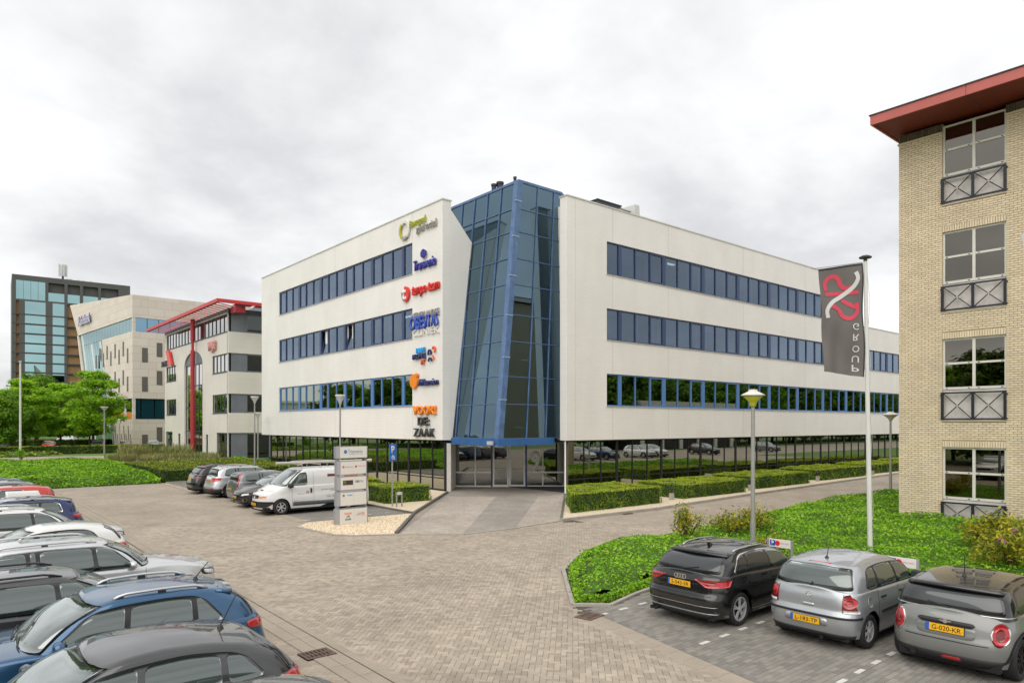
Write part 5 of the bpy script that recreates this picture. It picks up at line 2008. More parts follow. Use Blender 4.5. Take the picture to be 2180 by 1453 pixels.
# ================================================================== SLANTED BEIGE OFFICE
M_STONE = bpy.data.materials.new('pink_beige_stone')
M_STONE.use_nodes = True
_t = M_STONE.node_tree
_b = _t.nodes['Principled BSDF']
_b.inputs['Roughness'].default_value = 0.6
_tc = nd(_t, 'ShaderNodeTexCoord')
_s = nd(_t, 'ShaderNodeSeparateXYZ')
_t.links.new(_tc.outputs['Object'], _s.inputs[0])
_ad = nd(_t, 'ShaderNodeMath', operation='ADD')
_t.links.new(_s.outputs[0], _ad.inputs[0])
_t.links.new(_s.outputs[1], _ad.inputs[1])
_c = nd(_t, 'ShaderNodeCombineXYZ')
_t.links.new(_ad.outputs[0], _c.inputs[0])
_t.links.new(_s.outputs[2], _c.inputs[1])
_br = nd(_t, 'ShaderNodeTexBrick')
for k_, v_ in (('Scale', 1), ('Brick Width', 2.6), ('Row Height', 1.35), ('Mortar Size', 0.02)):
    _br.inputs[k_].default_value = v_
_br.inputs['Color1'].default_value = (0.66, 0.575, 0.50, 1)
_br.inputs['Color2'].default_value = (0.72, 0.64, 0.565, 1)
_br.inputs['Mortar'].default_value = (0.42, 0.35, 0.29, 1)
_t.links.new(_c.outputs[0], _br.inputs['Vector'])
_t.links.new(_br.outputs['Color'], _b.inputs['Base Color'])
M_SHUT = mat('grey_brown_shutter', (0.13, 0.115, 0.10), 0.6)
G_TEAL = glass('pale_teal_glass', (0.20, 0.30, 0.30), (0.62, 0.82, 0.84), 0.40, 1.0)
G_SKYB = glass('sky_blue_glass', (0.10, 0.22, 0.32), (0.40, 0.66, 0.85), 0.45, 0.9)
G_DTEAL = mat('dark_teal_glass', (0.004, 0.04, 0.055), 0.08, coat=0.5)
# local frame: origin at the near corner; a runs left-away along the front, b runs right-away along the side
BO = Vector((26.9, 134.0, 0))
bank = thing('slanted_beige_office', 'pinkish beige stone office with a slanted front and a sky blue window band', 'building', BO, R(5))
# front = plane local x=0, local y from 0 (corner) to 41 ; side = plane local y=0, x from 0 to 40
HT = 26.3


def fpoly(name, pts, m, th=0.5, parent=None, d=0.0):
    """polygon on the front; pts are (along, z)"""
    return MB().slab([(d, a, z) for a, z in pts], (1, 0, 0), th).build(name, m, parent or bank, fixn=True)


def spoly(name, pts, m, th=0.5, parent=None, d=0.0):
    return MB().slab([(b_, d, z) for b_, z in pts], (0, 1, 0), th).build(name, m, parent or bank, fixn=True)


RB5 = Matrix.Rotation(R(5), 3, 'Z')
BCX, BCY = C40 * BO.x - S40 * BO.y, S40 * BO.x + C40 * BO.y


def bfa(px):
    """metres along the front for a survey column"""
    r_ = (px - 1090) / FPX
    return (r_ * BCY - BCX) / (-math.sin(R(45)) - math.cos(R(45)) * r_)


def bfz(px, py):
    return CAM_H + (903 - py) * (BCY + math.cos(R(45)) * bfa(px)) / FPX


fpoly('stone_head', [(0, 22.4), (35.5, 22.4), (42, 29.5), (0, HT)], M_STONE)
fpoly('stone_field', [(0, 8.4), (0, 20.0), (18.5, 20.0), (14.0, 8.4)], M_STONE, d=0.01)
fpoly('stone_base', [(0, 0), (0, 4.8), (12.5, 4.8), (10.0, 0)], M_STONE, d=0.01)
spoly('stone_head', [(0.5, 22.4), (44, 22.4), (44, HT + 0.5), (0.5, HT)], M_STONE)
spoly('stone_field', [(0.5, 8.4), (44, 8.4), (44, 20.0), (0.5, 20.0)], M_STONE)
spoly('stone_base', [(0.5, 0), (44, 0), (44, 4.8), (0.5, 4.8)], M_STONE)
MB().box(0.5, 44, 0.5, 34, HT - 0.6, HT - 0.4).box(43.5, 44, 0.5, 34, 0, HT).build('roof', M_ROOFD, bank)
MB().box(6, 6.3, 3, 30, 0, 25).box(1, 43, 5, 5.3, 0, 25).build('inner_wall', M_INT, bank)
MB().box(0.05, 0.5, 0.05, 0.5, 4.8, 8.4).box(0.05, 0.5, 0.05, 0.5, 20.0, 22.4).build('corner_pier', M_STONE, bank)
for k in range(17):
    fpoly('pane', [(k * 1.85 + 0.5, 20.05), (k * 1.85 + 2.28, 20.05), (k * 1.85 + 2.28, 22.35), (k * 1.85 + 0.5, 22.35)], G_TEAL, 0.03, d=0.2)
for k in range(10):
    a0, a1 = 19.0 + k * 1.5, 19.0 + (k + 1) * 1.5 - 0.12
    fpoly('pane', [(a0 + 2.0, 22.35), (a1 + 2.0, 22.35), (a1 - 8.0, 0.3), (a0 - 8.0, 0.3)], G_TEAL if k % 4 else mat('white_glazing_strip', (0.6, 0.64, 0.64), 0.4), 0.04, d=0.26)
fpoly('slanted_edge', [(35.4, 22.4), (36.2, 22.4), (26.2, 0.0), (25.4, 0.0)], M_STONE, 0.6, d=-0.01)
for k in range(9):
    spoly('pane', [(0.55 + k * 1.9, 20.05), (0.55 + k * 1.9 + 1.8, 20.05), (0.55 + k * 1.9 + 1.8, 22.35), (0.55 + k * 1.9, 22.35)], G_SKYB, 0.03, d=0.2)
    spoly('pane', [(0.6 + k * 2.2 - (1.3 if k else 0), 4.85), (0.6 + k * 2.2 + 0.7, 4.85), (0.6 + k * 2.2 + 0.7, 8.35), (0.6 + k * 2.2 - (1.3 if k else 0), 8.35)], G_DTEAL, 0.03, d=0.25)
for px, y0, y1 in ((204.6, 756, 784), (212.5, 741, 769), (220, 752, 781), (228, 736, 765), (236, 748, 778), (245, 732, 762), (253.5, 744, 775), (262.4, 727, 758), (271.6, 741, 772), (236, 807, 837), (245, 791, 821), (253.5, 805, 835), (262.4, 788, 819), (271.6, 801, 833)):
    a, z0_, z1_ = bfa(px), bfz(px, y1), bfz(px, y0)
    fpoly('window_slot', [(a - 0.4, z0_), (a + 0.4, z0_), (a + 0.4, z1_), (a - 0.4, z1_)], M_SHUT, 0.06, d=-0.03)
for q in range(9):
    a = 1.0 + q * 1.25
    z1_ = 3.7 if q % 2 else 2.2
    fpoly('window_slot', [(a - 0.7, 0.2), (a - 0.35, 0.2), (a + 0.35, z1_), (a, z1_)], M_SHUT, 0.06, d=-0.03)
for b_, z0_, z1_ in ((1.5, 14.7, 17.25), (1.5, 9.6, 12.2), (1.5, 0.2, 2.1), (3.9, 15.8, 18.3), (3.9, 10.85, 13.35), (3.9, 0.8, 3.4), (6.5, 14.7, 17.25), (6.5, 9.6, 12.2)):
    spoly('shutter', [(b_, z0_), (b_ + 0.95, z0_), (b_ + 0.95, z1_), (b_, z1_)], M_SHUT, 0.06, d=-0.03)
# first-floor window wall with an orange banner
for k in range(8):
    fpoly('pane', [(0.5 + k * 1.7, 4.85), (2.1 + k * 1.7, 4.85), (2.1 + k * 1.7, 8.35), (0.5 + k * 1.7, 8.35)], G_LOW, 0.03, d=0.2)
fpoly('orange_banner', [(0.5, 4.85), (13.4, 4.85), (13.9, 5.95), (0.5, 5.95)], mat('orange_banner', (0.78, 0.22, 0.02), 0.5), 0.02, d=0.12)
fpoly('banner_print', [(3.4, 4.9), (5.0, 4.9), (4.8, 6.6), (4.5, 7.7), (3.8, 6.7)], mat('banner_print_pale', (0.6, 0.58, 0.56), 0.6), 0.01, d=0.1)
fpoly('banner_print', [(8.2, 5.95), (9.6, 5.95), (9.4, 7.9), (8.6, 7.9)], mat('banner_print_blue', (0.28, 0.33, 0.42), 0.6), 0.01, d=0.1)
s_ = thing('company_sign', 'white and purple lettering near the top of the slanted beige office', 'sign', BO + Matrix.Rotation(R(5), 3, 'Z') @ Vector((-0.1, 29.5, 25.0)), R(5))
text('Rabobank', BO + Matrix.Rotation(R(5), 3, 'Z') @ Vector((-0.25, 29.2, 25.1)), Matrix.Rotation(R(5), 3, 'Z') @ Vector((0, -1, 0)), (0, 0, 1), width=9.0, height=1.9, mat_=mat('purple_letter', (0.05, 0.035, 0.25), 0.5), parent=s_, extrude=0.1, bold=0.02)
text('Rabobank', BO + Matrix.Rotation(R(5), 3, 'Z') @ Vector((-0.36, 29.35, 25.0)), Matrix.Rotation(R(5), 3, 'Z') @ Vector((0, -1, 0)), (0, 0, 1), width=8.8, height=1.7, mat_=mat('lilac_letter', (0.62, 0.60, 0.68), 0.5), parent=s_, extrude=0.06, bold=0.0)

# ================================================================== DARK TOWER
M_TWR = mat('dark_tower_cladding', (0.085, 0.082, 0.080), 0.55, noise=(0.2, 0.10), coords='World')
M_TWR2 = mat('dark_tower_line', (0.030, 0.030, 0.030), 0.6)
M_WOODR = mat('timber_recess', (0.28, 0.155, 0.07), 0.7, noise=(0.5, 0.2), coords='World')
G_CYAN = glass('cyan_tower_glass', (0.12, 0.24, 0.26), (0.52, 0.80, 0.82), 0.62, 0.6)
TY = 220.0
tX = (25 - 1090) / FPX * TY
tx, ty = C40 * tX + S40 * TY, -S40 * tX + C40 * TY
tower = thing('office_tower', 'dark grey high-rise with cyan glass beyond the trees', 'building', (tx, ty, 0), R(-3.5))
TW, TH, TDp = 35.0, 51.0, 24.0
_d = (math.cos(R(36.5)), math.sin(R(36.5)))


def tfx(px):
    """metres along the tower front for a survey column"""
    r_ = (px - 1090) / FPX
    return (r_ * TY - tX) / (_d[0] - r_ * _d[1])


TW, TH, TDp = tfx(277), 51.6, 24.0
colx = [(tfx(33.5), tfx(40.5), 'w'), (tfx(53), tfx(97), 'g'), (tfx(112), tfx(137), 'g'), (tfx(143), tfx(180), 'w')]
nfl, fh = 12, 3.1
ztop0, ftop = 43.9, 38.9
bands = [(39.3, 43.4)] + [(ftop - k * fh - 2.6, ftop - k * fh) for k in range(nfl)]
body = MB()
xs_ = sorted(set([0, TW] + [v for c in colx for v in c[:2]]))
for xa, xb in zip(xs_[:-1], xs_[1:]):
    if any(c[0] <= xa and xb <= c[1] for c in colx):
        continue
    body.box(xa, xb, 0, 0.8, 0, ztop0)
for c in colx:
    prev = ztop0
    for z0_, z1_ in bands:
        body.box(c[0], c[1], 0, 0.8, z1_, prev)
        prev = z0_
    body.box(c[0], c[1], 0, 0.8, 0, prev)
body.box(0, TW, 0, 0.8, 49.9, TH).box(0, tfx(34), 0, 0.8, ztop0, 49.9)
tops = [(tfx(34), tfx(97)), (tfx(103), tfx(137)), (tfx(144), tfx(170)), (tfx(177), tfx(209)), (tfx(215), tfx(252))]
for (a_, xa), (xb, b_) in zip(tops[:-1], tops[1:]):
    body.box(xa, xb, 0, 0.8, ztop0, 49.9)
body.box(tops[-1][1], TW, 0, 0.8, ztop0, 49.9)
body.box(0, 0.8, 0.8, TDp, 0, TH).box(TW - 0.8, TW, 0.8, TDp, 0, TH).box(0, TW, TDp - 0.5, TDp, 0, TH).box(0.8, TW - 0.8, 0.8, TDp - 0.5, TH - 1.5, TH - 1.2)
body.box(tops[1][0], tops[-1][1], 1.2, 1.6, ztop0 + 2.9, 49.9)
body.build('cladding', M_TWR, tower)
for z0_, z1_ in bands:
    for c in colx:
        if c[2] == 'g':
            MB().box(c[0], c[1], 0.25, 0.32, z0_, z1_).build('pane', G_CYAN, tower)
        else:
            MB().box(c[0], c[1], 0.7, 0.9, z0_, z1_).build('timber_recess', M_WOODR, tower)
    MB().box(0, TW, -0.05, -0.002, z0_ - 0.35, z0_ - 0.2).build('floor_line', M_TWR2, tower)
w4 = (tops[0][1] - tops[0][0]) / 4
for q in range(4):
    MB().box(tops[0][0] + w4 * q, tops[0][0] + w4 * (q + 1) - 0.07, 0.2, 0.28, ztop0, 49.9).build('pane', G_CYAN, tower)
for xa, xb in tops[1:]:
    MB().box(xa, xb, 0.3, 0.36, ztop0, ztop0 + 2.8).build('pane', G_CYAN, tower)
MB().box(2, 33, 3.5, 3.8, 0, 48).build('inner_wall', M_INTD, tower)
ms = thing('antenna_mast', 'white mobile antenna mast on the roof of the dark tower', 'antenna', tower.location + Vector((tfx(138), 4, TH - 1.2)))
MB().tube((0, 0, 0), (0, 0, 6.5), 0.35, 0.3, 8).build('mast', mat('mast_purple_grey', (0.10, 0.08, 0.13), 0.6), ms)
for dx_, dy_ in ((-0.9, -0.4), (0.1, -0.9), (0.9, -0.3)):
    MB().box(dx_ - 0.35, dx_ + 0.35, dy_ - 0.2, dy_ + 0.2, 2.9, 6.8).build('panel_antenna', mat('white_antenna', (0.6, 0.6, 0.6), 0.5), ms)
for k, (dx_, lb) in enumerate(((tfx(152), 'pair of white roof fans on the dark tower, nearer the antenna'), (tfx(180), 'pair of white roof fans on the dark tower, farther from the antenna'))):
    un = thing('roof_fan_unit', lb, 'roof unit', tower.location + Vector((dx_, 4, TH - 1.2)), 0, 'fans on the dark tower')
    for q in range(2):
        MB().lathe([(0.9, 0.0), (0.9, 2.0), (0.7, 2.35)], 14, (q * 2.2, 0, 0)).build('fan', mat('white_antenna', (0.6, 0.6, 0.6), 0.5), un)

# ---- dark office behind the red roof, white pavilion, beige block beyond the right wing
gb = thing('grey_office', 'grey office with a window band rising behind the red canopy roof', 'building', (48, 112, 0))
MB().box(0, 24, 0, 12, 0, 24.5).build('wall', M_GREYM, gb)
MB().box(-0.6, 24.6, -0.8, 12.6, 24.5, 25.1).build('roof', M_DKFR, gb)
for k in range(10):
    MB().box(0.5 + k * 2.3, 2.5 + k * 2.3, -0.05, 0.05, 21.2, 23.8).build('pane', G_FAR, gb)
    MB().box(-0.05, 0.05, 0.4 + k * 1.15, 1.4 + k * 1.15, 21.2, 23.8).build('pane', G_FAR, gb)
pv = thing('white_pavilion', 'low white building with windows seen behind the street trees', 'building', (31.5, 190, 0))
MB().box(0, 14, 0, 12, 0, 7.0).build('wall', mat('pavilion_white', (0.62, 0.60, 0.54), 0.7), pv)
MB().box(-0.5, 14.5, -0.5, 12.5, 7.0, 7.7).build('roof', M_WALU, pv)
for k in range(4):
    MB().box(-0.06, 0.05, 1.0 + k * 2.8, 3.0 + k * 2.8, 2.2, 5.6).build('window', G_GRD, pv)
    MB().box(1 + k * 3.2, 3.4 + k * 3.2, -0.06, 0.05, 2.2, 5.6).build('window', G_GRD, pv)
wb = thing('white_hall', 'low white building edge at the far left behind the trees', 'building', (-38, 178, 0))
MB().box(0, 40, 0, 8, 0, 9.5).build('wall', mat('pavilion_white', (0.62, 0.60, 0.54), 0.7), wb)
MB().box(-0.4, 40.4, -0.4, 8.4, 9.5, 10.1).build('roof', M_WALU, wb)
for k in range(9):
    MB().box(1.5 + k * 4.2, 4.3 + k * 4.2, -0.06, 0.05, 3, 7).build('window', G_GRD, wb)
bx = thing('beige_block', 'beige roof edge of a far building beyond the right wing', 'building', (112, 47, 0))
MB().box(0, 30, -6, 10, 0, 15.8).build('wall', mat('far_beige', (0.50, 0.41, 0.29), 0.8), bx)
MB().slab([(0, -6, 15.8), (0, 10, 15.8), (30, 10, 18.6), (30, -6, 18.6)], (0, 0, 1), 0.3).build('roof', mat('far_beige', (0.42, 0.36, 0.27), 0.8), bx, fixn=True)
# grey hall across the road, seen mirrored in the right wing
hl = thing('grey_hall', 'grey flat roofed hall mirrored in the first floor windows of the right wing', 'building', (82, -12, 0))
MB().box(0, 26, -8, 0, 3.5, 7.5).build('wall', M_CAP, hl)
MB().box(0.3, 25.7, -7.5, -0.3, 0, 3.5).build('ground_storey', M_INTD, hl)
for k in range(6):
    MB().box(0.5 + k * 4.8, 1.3 + k * 4.8, -0.2, 0.05, 0, 3.5).build('pillar', M_CAP, hl)

# ================================================================== CARS
def pchip(tb):
    tb = sorted(tb)
    xs = [t[0] for t in tb]
    ys = [t[1] for t in tb]
    n = len(xs)
    d = [(ys[i + 1] - ys[i]) / (xs[i + 1] - xs[i]) for i in range(n - 1)]
    m = [d[0]] + [0 if d[i - 1] * d[i] <= 0 else 2 * d[i - 1] * d[i] / (d[i - 1] + d[i]) for i in range(1, n - 1)] + [d[-1]]

    def f(x):
        if x <= xs[0]:
            return ys[0]
        if x >= xs[-1]:
            return ys[-1]
        i = 0
        while x > xs[i + 1]:
            i += 1
        h = xs[i + 1] - xs[i]
        t = (x - xs[i]) / h
        t2, t3 = t * t, t * t * t
        return (2 * t3 - 3 * t2 + 1) * ys[i] + (t3 - 2 * t2 + t) * h * m[i] + (-2 * t3 + 3 * t2) * ys[i + 1] + (t3 - t2) * h * m[i + 1]
    return f


class Surf:
    """closed plan outline that changes with height; front and rear halves are superellipses"""
    def __init__(s, xf, xr, w, xm, pf, qf, pr, qr):
        s.xf, s.xr, s.w, s.xm = pchip(xf), pchip(xr), pchip(w), xm
        s.e = {1: (pf, qf), -1: (pr, qr)}

    def a(s, half, z):
        return s.xf(z) - s.xm if half > 0 else s.xm - s.xr(z)

    def P(s, half, phi, z):
        p, q = s.e[half]
        c, sn = math.cos(phi), math.sin(phi)
        return Vector((s.xm + half * s.a(half, z) * abs(c) ** (2 / p), s.w(z) * math.copysign(abs(sn) ** (2 / q), sn), z))

    def side(s, x, z, sg):
        half = 1 if x >= s.xm else -1
        p, q = s.e[half]
        t = min(0.9999, abs(x - s.xm) / s.a(half, z))
        return Vector((x, sg * s.w(z) * (1 - t ** p) ** (1 / q), z))

    def end(s, half, kind, v, z):
        """phi of a point given by its y ('y') or its x ('x', on the +y flank)"""
        p, q = s.e[half]
        if kind == 'y':
            r_ = min(1, abs(v) / s.w(z))
            return math.copysign(math.asin(r_ ** (q / 2)), v)
        r_ = min(1, abs(v - s.xm) / s.a(half, z))
        return math.acos(r_ ** (p / 2))


def resample(pts, us):
    L_ = [0]
    for a, b_ in zip(pts[:-1], pts[1:]):
        L_.append(L_[-1] + math.dist(a, b_) + 1e-9)
    out = []
    for u in us:
        t = u * L_[-1]
        i = 0
        while i < len(L_) - 2 and t > L_[i + 1]:
            i += 1
        f = (t - L_[i]) / (L_[i + 1] - L_[i])
        out.append(tuple(p + (q - p) * f for p, q in zip(pts[i], pts[i + 1])))
    return out


def arc_pts(c0, c1, r0, r1, a0, a1, n=9):
    return [(c0 + r0 * math.cos(R(a0 + (a1 - a0) * k / n)), c1 + r1 * math.sin(R(a0 + (a1 - a0) * k / n))) for k in range(n + 1)]


M_TYRE = mat('tyre_rubber', (0.014, 0.014, 0.015), 0.75, bump=(40, 0.2))
M_RIM = mat('alloy_rim', (0.50, 0.51, 0.52), 0.35, metal=0.35)
M_RIMD = mat('black_alloy_rim', (0.02, 0.02, 0.022), 0.35, metal=0.3)
M_RIMB = mat('dark_wheel_well', (0.010, 0.010, 0.011), 0.9)
M_PLAS = mat('black_plastic_trim', (0.018, 0.018, 0.019), 0.55)
M_GLOS = mat('gloss_black_trim', (0.008, 0.008, 0.009), 0.12, coat=0.6)
M_CHR = mat('chrome_trim', (0.72, 0.72, 0.72), 0.12, metal=1.0)
M_SATIN = mat('satin_silver_rail', (0.60, 0.60, 0.59), 0.32, metal=0.8)
M_SHUTL = mat('panel_gap', (0.006, 0.006, 0.006), 0.8)
M_RLAMP = mat('red_lamp_lens', (0.42, 0.006, 0.010), 0.08, coat=1.0, noise=(30, 0.25))
M_RLAMD = mat('dark_red_lamp_lens', (0.16, 0.004, 0.008), 0.08, coat=1.0)
M_CLAMP = mat('clear_lamp_lens', (0.62, 0.63, 0.64), 0.08, coat=1.0, noise=(22, 0.3))
M_OLAMP = mat('amber_lamp_lens', (0.75, 0.22, 0.02), 0.1, coat=1.0)
M_PLATE = mat('yellow_number_plate', (0.75, 0.40, 0.008), 0.4)
M_PBLUE = mat('plate_blue_band', (0.02, 0.10, 0.50), 0.4)
M_INK = mat('plate_black_ink', (0.01, 0.01, 0.01), 0.5)


def auto_glass(name, tint, refl, base, gain):
    """dark car window: opaque cabin shade under a mirror coat"""
    m = bpy.data.materials.new(name)
    m.use_nodes = True
    t = m.node_tree
    b = t.nodes['Principled BSDF']
    b.inputs['Base Color'].default_value = (*tint, 1)
    b.inputs['Roughness'].default_value = 0.35
    gl = nd(t, 'ShaderNodeBsdfGlossy')
    gl.inputs['Roughness'].default_value = 0.01
    gl.inputs['Color'].default_value = (*refl, 1)
    mx = nd(t, 'ShaderNodeMixShader')
    t.links.new(schlick(t, base, gain), mx.inputs[0])
    t.links.new(b.outputs[0], mx.inputs[1])
    t.links.new(gl.outputs[0], mx.inputs[2])
    t.links.new(mx.outputs[0], t.nodes['Material Output'].inputs[0])
    return m


AG_DARK = auto_glass('privacy_car_glass', (0.006, 0.007, 0.008), (0.80, 0.84, 0.86), 0.07, 1.3)
AG_MID = auto_glass('green_car_glass', (0.020, 0.032, 0.028), (0.84, 0.92, 0.90), 0.15, 1.5)
AG_SCRN = auto_glass('windscreen_glass', (0.035, 0.045, 0.042), (0.86, 0.92, 0.91), 0.25, 1.5)


def paint(name, col, metal=0.35, rough=0.32):
    return mat('paint_' + name, col, rough, metal=metal, coat=1.0, coat_rough=0.02)


WHEELS = {}


def wheel_mesh(r, w, rimf, style):
    key = (r, w, rimf, style)
    if key in WHEELS:
        return WHEELS[key]
    rr = r * rimf
    ty = MB()
    prof = [(rr * 0.96, -w * 0.40), (rr * 1.02, -w * 0.47), (r * 0.90, -w * 0.52), (r * 0.975, -w * 0.42), (r, -w * 0.30), (r, w * 0.30), (r * 0.975, w * 0.42), (r * 0.90, w * 0.52), (rr * 1.02, w * 0.47), (rr * 0.96, w * 0.40)]
    ty.lathe(prof, 32, axis='y', cap=False)
    ty.lathe([(rr * 0.97, -w * 0.1), (0.02, -w * 0.1)], 24, axis='y', cap=False)
    tyre = ty.mesh('tyre', M_TYRE, smooth=True)
    rm_ = MB()
    rm_.lathe([(rr * 0.985, w * 0.42), (rr * 0.90, w * 0.44), (rr * 0.90, w * 0.1)], 32, axis='y', cap=False)
    rm_.lathe([(rr * 0.985, -w * 0.42), (rr * 0.90, -w * 0.44), (rr * 0.90, -w * 0.1)], 32, axis='y', cap=False)
    ns, sw, twin = {'five': (5, 0.115, False), 'ten': (10, 0.055, False), 'twin': (5, 0.06, True), 'six': (6, 0.11, False)}[style]
    for sgn in (1, -1):
        yy = sgn * w * 0.36
        for k in range(ns):
            for off_ in ((-0.13, 0.13) if twin else (0.0,)):
                a = 2 * math.pi * k / ns + 0.3 + off_
                u = Vector((math.cos(a), 0, math.sin(a)))
                v = Vector((-math.sin(a), 0, math.cos(a)))
                c = u * rr * 0.53
                c.y = yy
                rm_.obox(c, u, v, (0, 1, 0), rr * 0.43, rr * sw, w * 0.045)
        rm_.lathe([(rr * 0.22, yy - 0.012), (rr * 0.22, yy + sgn * 0.02 + 0.0), (rr * 0.12, yy + sgn * 0.028)], 16, axis='y')
    rim = rm_.mesh('rim', M_RIM)
    bk = MB().lathe([(rr * 0.9, -w * 0.05), (rr * 0.9, w * 0.05)], 20, axis='y').mesh('brake_shade', M_RIMB)
    WHEELS[key] = (tyre, rim, bk)
    return WHEELS[key]


class Car:
    def __init__(s, name, label, L=4.3, W=0.9, H=1.48, fo=0.85, wb=2.6, r=0.32, tw=0.21, hn=0.72, hc=0.95, bf=0.96, bb=1.0, cx=0.95, wx=0.15,
                 rx=-1.55, tb=0.12, gtail=None, body=None, rim='five', rimf=0.68, sill=0.22, roofdrop=0.03, pq=(6, 2.7, 14, 4.4), gpq=(10, 2.5, 15, 4.2),
                 gwf=0.775, gmid=0.87, crown=0.035, edges=(), cp=0.20, group=None, res=1.0, glass_front=None, glass_rear=None, roofmat=None, rimmat=None,
                 cat='car', bandmat=None, chrome_band=False, hoodc=0.05, xrt=None, hexp=0.5, wtop=0.975, topin=0.085, arch=0.055):
        s.L, s.W, s.H, s.h = L, W, H, L / 2
        h = s.h
        s.bf, s.bb, s.cx, s.wx, s.rx, s.hn, s.hc, s.tb = bf, bb, cx, wx, rx, hn, hc, tb
        s.xfw, s.xrw, s.r = h - fo, h - fo - wb, r
        s.arch = r + arch
        s.sillz = sill
        s.body_mat = body
        s.root = thing(name, label, cat, (0, 0, 0), 0, group)
        k = 1
        s.B = Surf([(0.16, h - 0.13), (0.3, h - 0.05), (0.45, h), (0.58, h - 0.01), (hn - 0.06, h - 0.06), (hn + 0.04, h - 0.14), (hn + 0.25, h - 0.5)],
                   xrt or [(0.16, -(h - 0.12)), (0.3, -(h - 0.04)), (0.45, -h), (0.57, -(h - 0.005)), (0.65, -(h - 0.035)), (bb - 0.12, -(h - tb * 0.6)), (bb + 0.04, -(h - tb))],
                   [(0.16, 0.92 * W), (0.3, 0.97 * W), (0.5, W), (0.72, W), (0.86, wtop * W), (bb + 0.02, 0.955 * W), (bb + 0.2, 0.93 * W)], 0.0, *pq)
        zt_ = [(-h - 1, bb - 0.02), (-h + 0.25, bb), (cx - 0.5, bf), (cx + 0.02, hc), (h + 0.3, hn - 0.16)]
        hm = (cx + h) / 2
        zt_ += [(hm, hn + (hc - hn) * (0.5 + hexp * 0.3)), (h - 0.28, hn + 0.02), (h - 0.08, hn - 0.05)]
        s.zt = pchip(zt_)
        bm_ = (bf + H) / 2
        gt = gtail or [(bb - 0.15, -(h - tb) + 0.01), (bb, -(h - tb) + 0.035), ((bb + H) / 2, (-(h - tb) + rx) / 2 - 0.03), (H - 0.10, rx), (H, rx + 0.14)]
        s.G = Surf([(bf - 0.15, cx + 0.17), (bf, cx), (bm_, (cx + wx) / 2 + 0.045), (H - 0.09, wx), (H, wx - 0.2)], gt,
                   [(bf - 0.15, 0.955 * W), (bf, 0.94 * W), (bm_, gmid * W), (H - 0.13, gwf * W), (H - 0.055, (gwf - 0.06) * W), (H, (gwf - 0.16) * W)],
                   (cx - h) / 2 + 0.1, *gpq)
        mid = (wx + rx) / 2
        s.gr = pchip([(wx + 0.3, H - 0.13), (wx, H - 0.085), (wx - 0.35, H - 0.045), (mid, H - 0.03), (rx + 0.5, H - 0.035 - roofdrop * 0.4), (rx, H - 0.075 - roofdrop), (rx - 0.3, H - 0.12 - roofdrop)])
        s.crown = crown
        s.topin = topin
        s.hoodc = hoodc
        s.res = res
        s._shell(roofmat)
        s._wheels(r, tw, rim, rimf, rimmat)
        s._glass(edges, cp, glass_front or AG_MID, glass_rear or glass_front or AG_MID, bandmat, chrome_band)

    # ---- base surfaces
    def _cols(s, S_, z, n):
        fine = []
        N = 600
        for half in (1, -1):
            for k in range(N + 1):
                ph = (math.pi / 2) * k / N
                if half < 0:
                    ph = math.pi / 2 - ph
                fine.append((half, ph, S_.P(half, ph, z)))
        cum = [0]
        for a, b_ in zip(fine[:-1], fine[1:]):
            cum.append(cum[-1] + (b_[2] - a[2]).length)
        out = []
        i = 0
        for k in range(n + 1):
            t = cum[-1] * k / n
            while i < len(cum) - 2 and cum[i + 1] < t:
                i += 1
            out.append(fine[i][:2] if k < n else fine[-1][:2])
        return out

    def _loft(s, S_, zn, n, levels, zlo, zhi, crown, cross, name, m, parent, capcurve=2.0):
        cols = s._cols(S_, zn, n)
        vs, fs = [], []
        idx = {}

        def addv(v):
            vs.append(tuple(v))
            return len(vs) - 1

        tops = []
        for sg in (1, -1):
            for c, (half, ph) in enumerate(cols):
                z1 = zhi(S_.P(half, ph, zn).x)
                z1 = zhi(S_.P(half, ph, z1).x)
                xr_ = S_.P(half, ph, zn)
                z0 = zlo(xr_.x, abs(xr_.y), z1)
                for k in range(levels + 1):
                    t = k / levels
                    p = S_.P(half, ph, z0 + (z1 - z0) * t)
                    p.y *= sg
                    idx[(sg, c, k)] = addv(p)
        for sg in (1, -1):
            for c in range(len(cols) - 1):
                for k in range(levels):
                    q = [idx[(sg, c, k)], idx[(sg, c + 1, k)], idx[(sg, c + 1, k + 1)], idx[(sg, c, k + 1)]]
                    fs.append(tuple(q if sg < 0 else q[::-1]))
        # cap across
        prev = None
        for c in range(len(cols)):
            a, b_ = Vector(vs[idx[(1, c, levels)]]), Vector(vs[idx[(-1, c, levels)]])
            row = [idx[(1, c, levels)]]
            ytop = max(abs(a.y), 1e-6)
            for k in range(1, cross):
                u = -1 + 2 * k / cross
                p = a.lerp(b_, k / cross)
                p.z += crown(a.x) * (1 - abs(u) ** capcurve) * min(1, ytop / 0.5)
                row.append(addv(p))
            row.append(idx[(-1, c, levels)])
            if prev:
                for k in range(cross):
                    fs.append((prev[k], row[k], row[k + 1], prev[k + 1]))
            prev = row
        me = bpy.data.meshes.new(name)
        me.from_pydata(vs, [], fs)
        bm = bmesh.new()
        bm.from_mesh(me)
        bmesh.ops.remove_doubles(bm, verts=bm.verts, dist=0.0008)
        bmesh.ops.recalc_face_normals(bm, faces=bm.faces)
        top = max(bm.faces, key=lambda f: f.calc_center_median().z)
        if top.normal.z < 0:
            bmesh.ops.reverse_faces(bm, faces=bm.faces)
        bm.to_mesh(me)
        bm.free()
        me.materials.append(m)
        me.polygons.foreach_set('use_smooth', [True] * len(me.polygons))
        return link(name, me, parent)

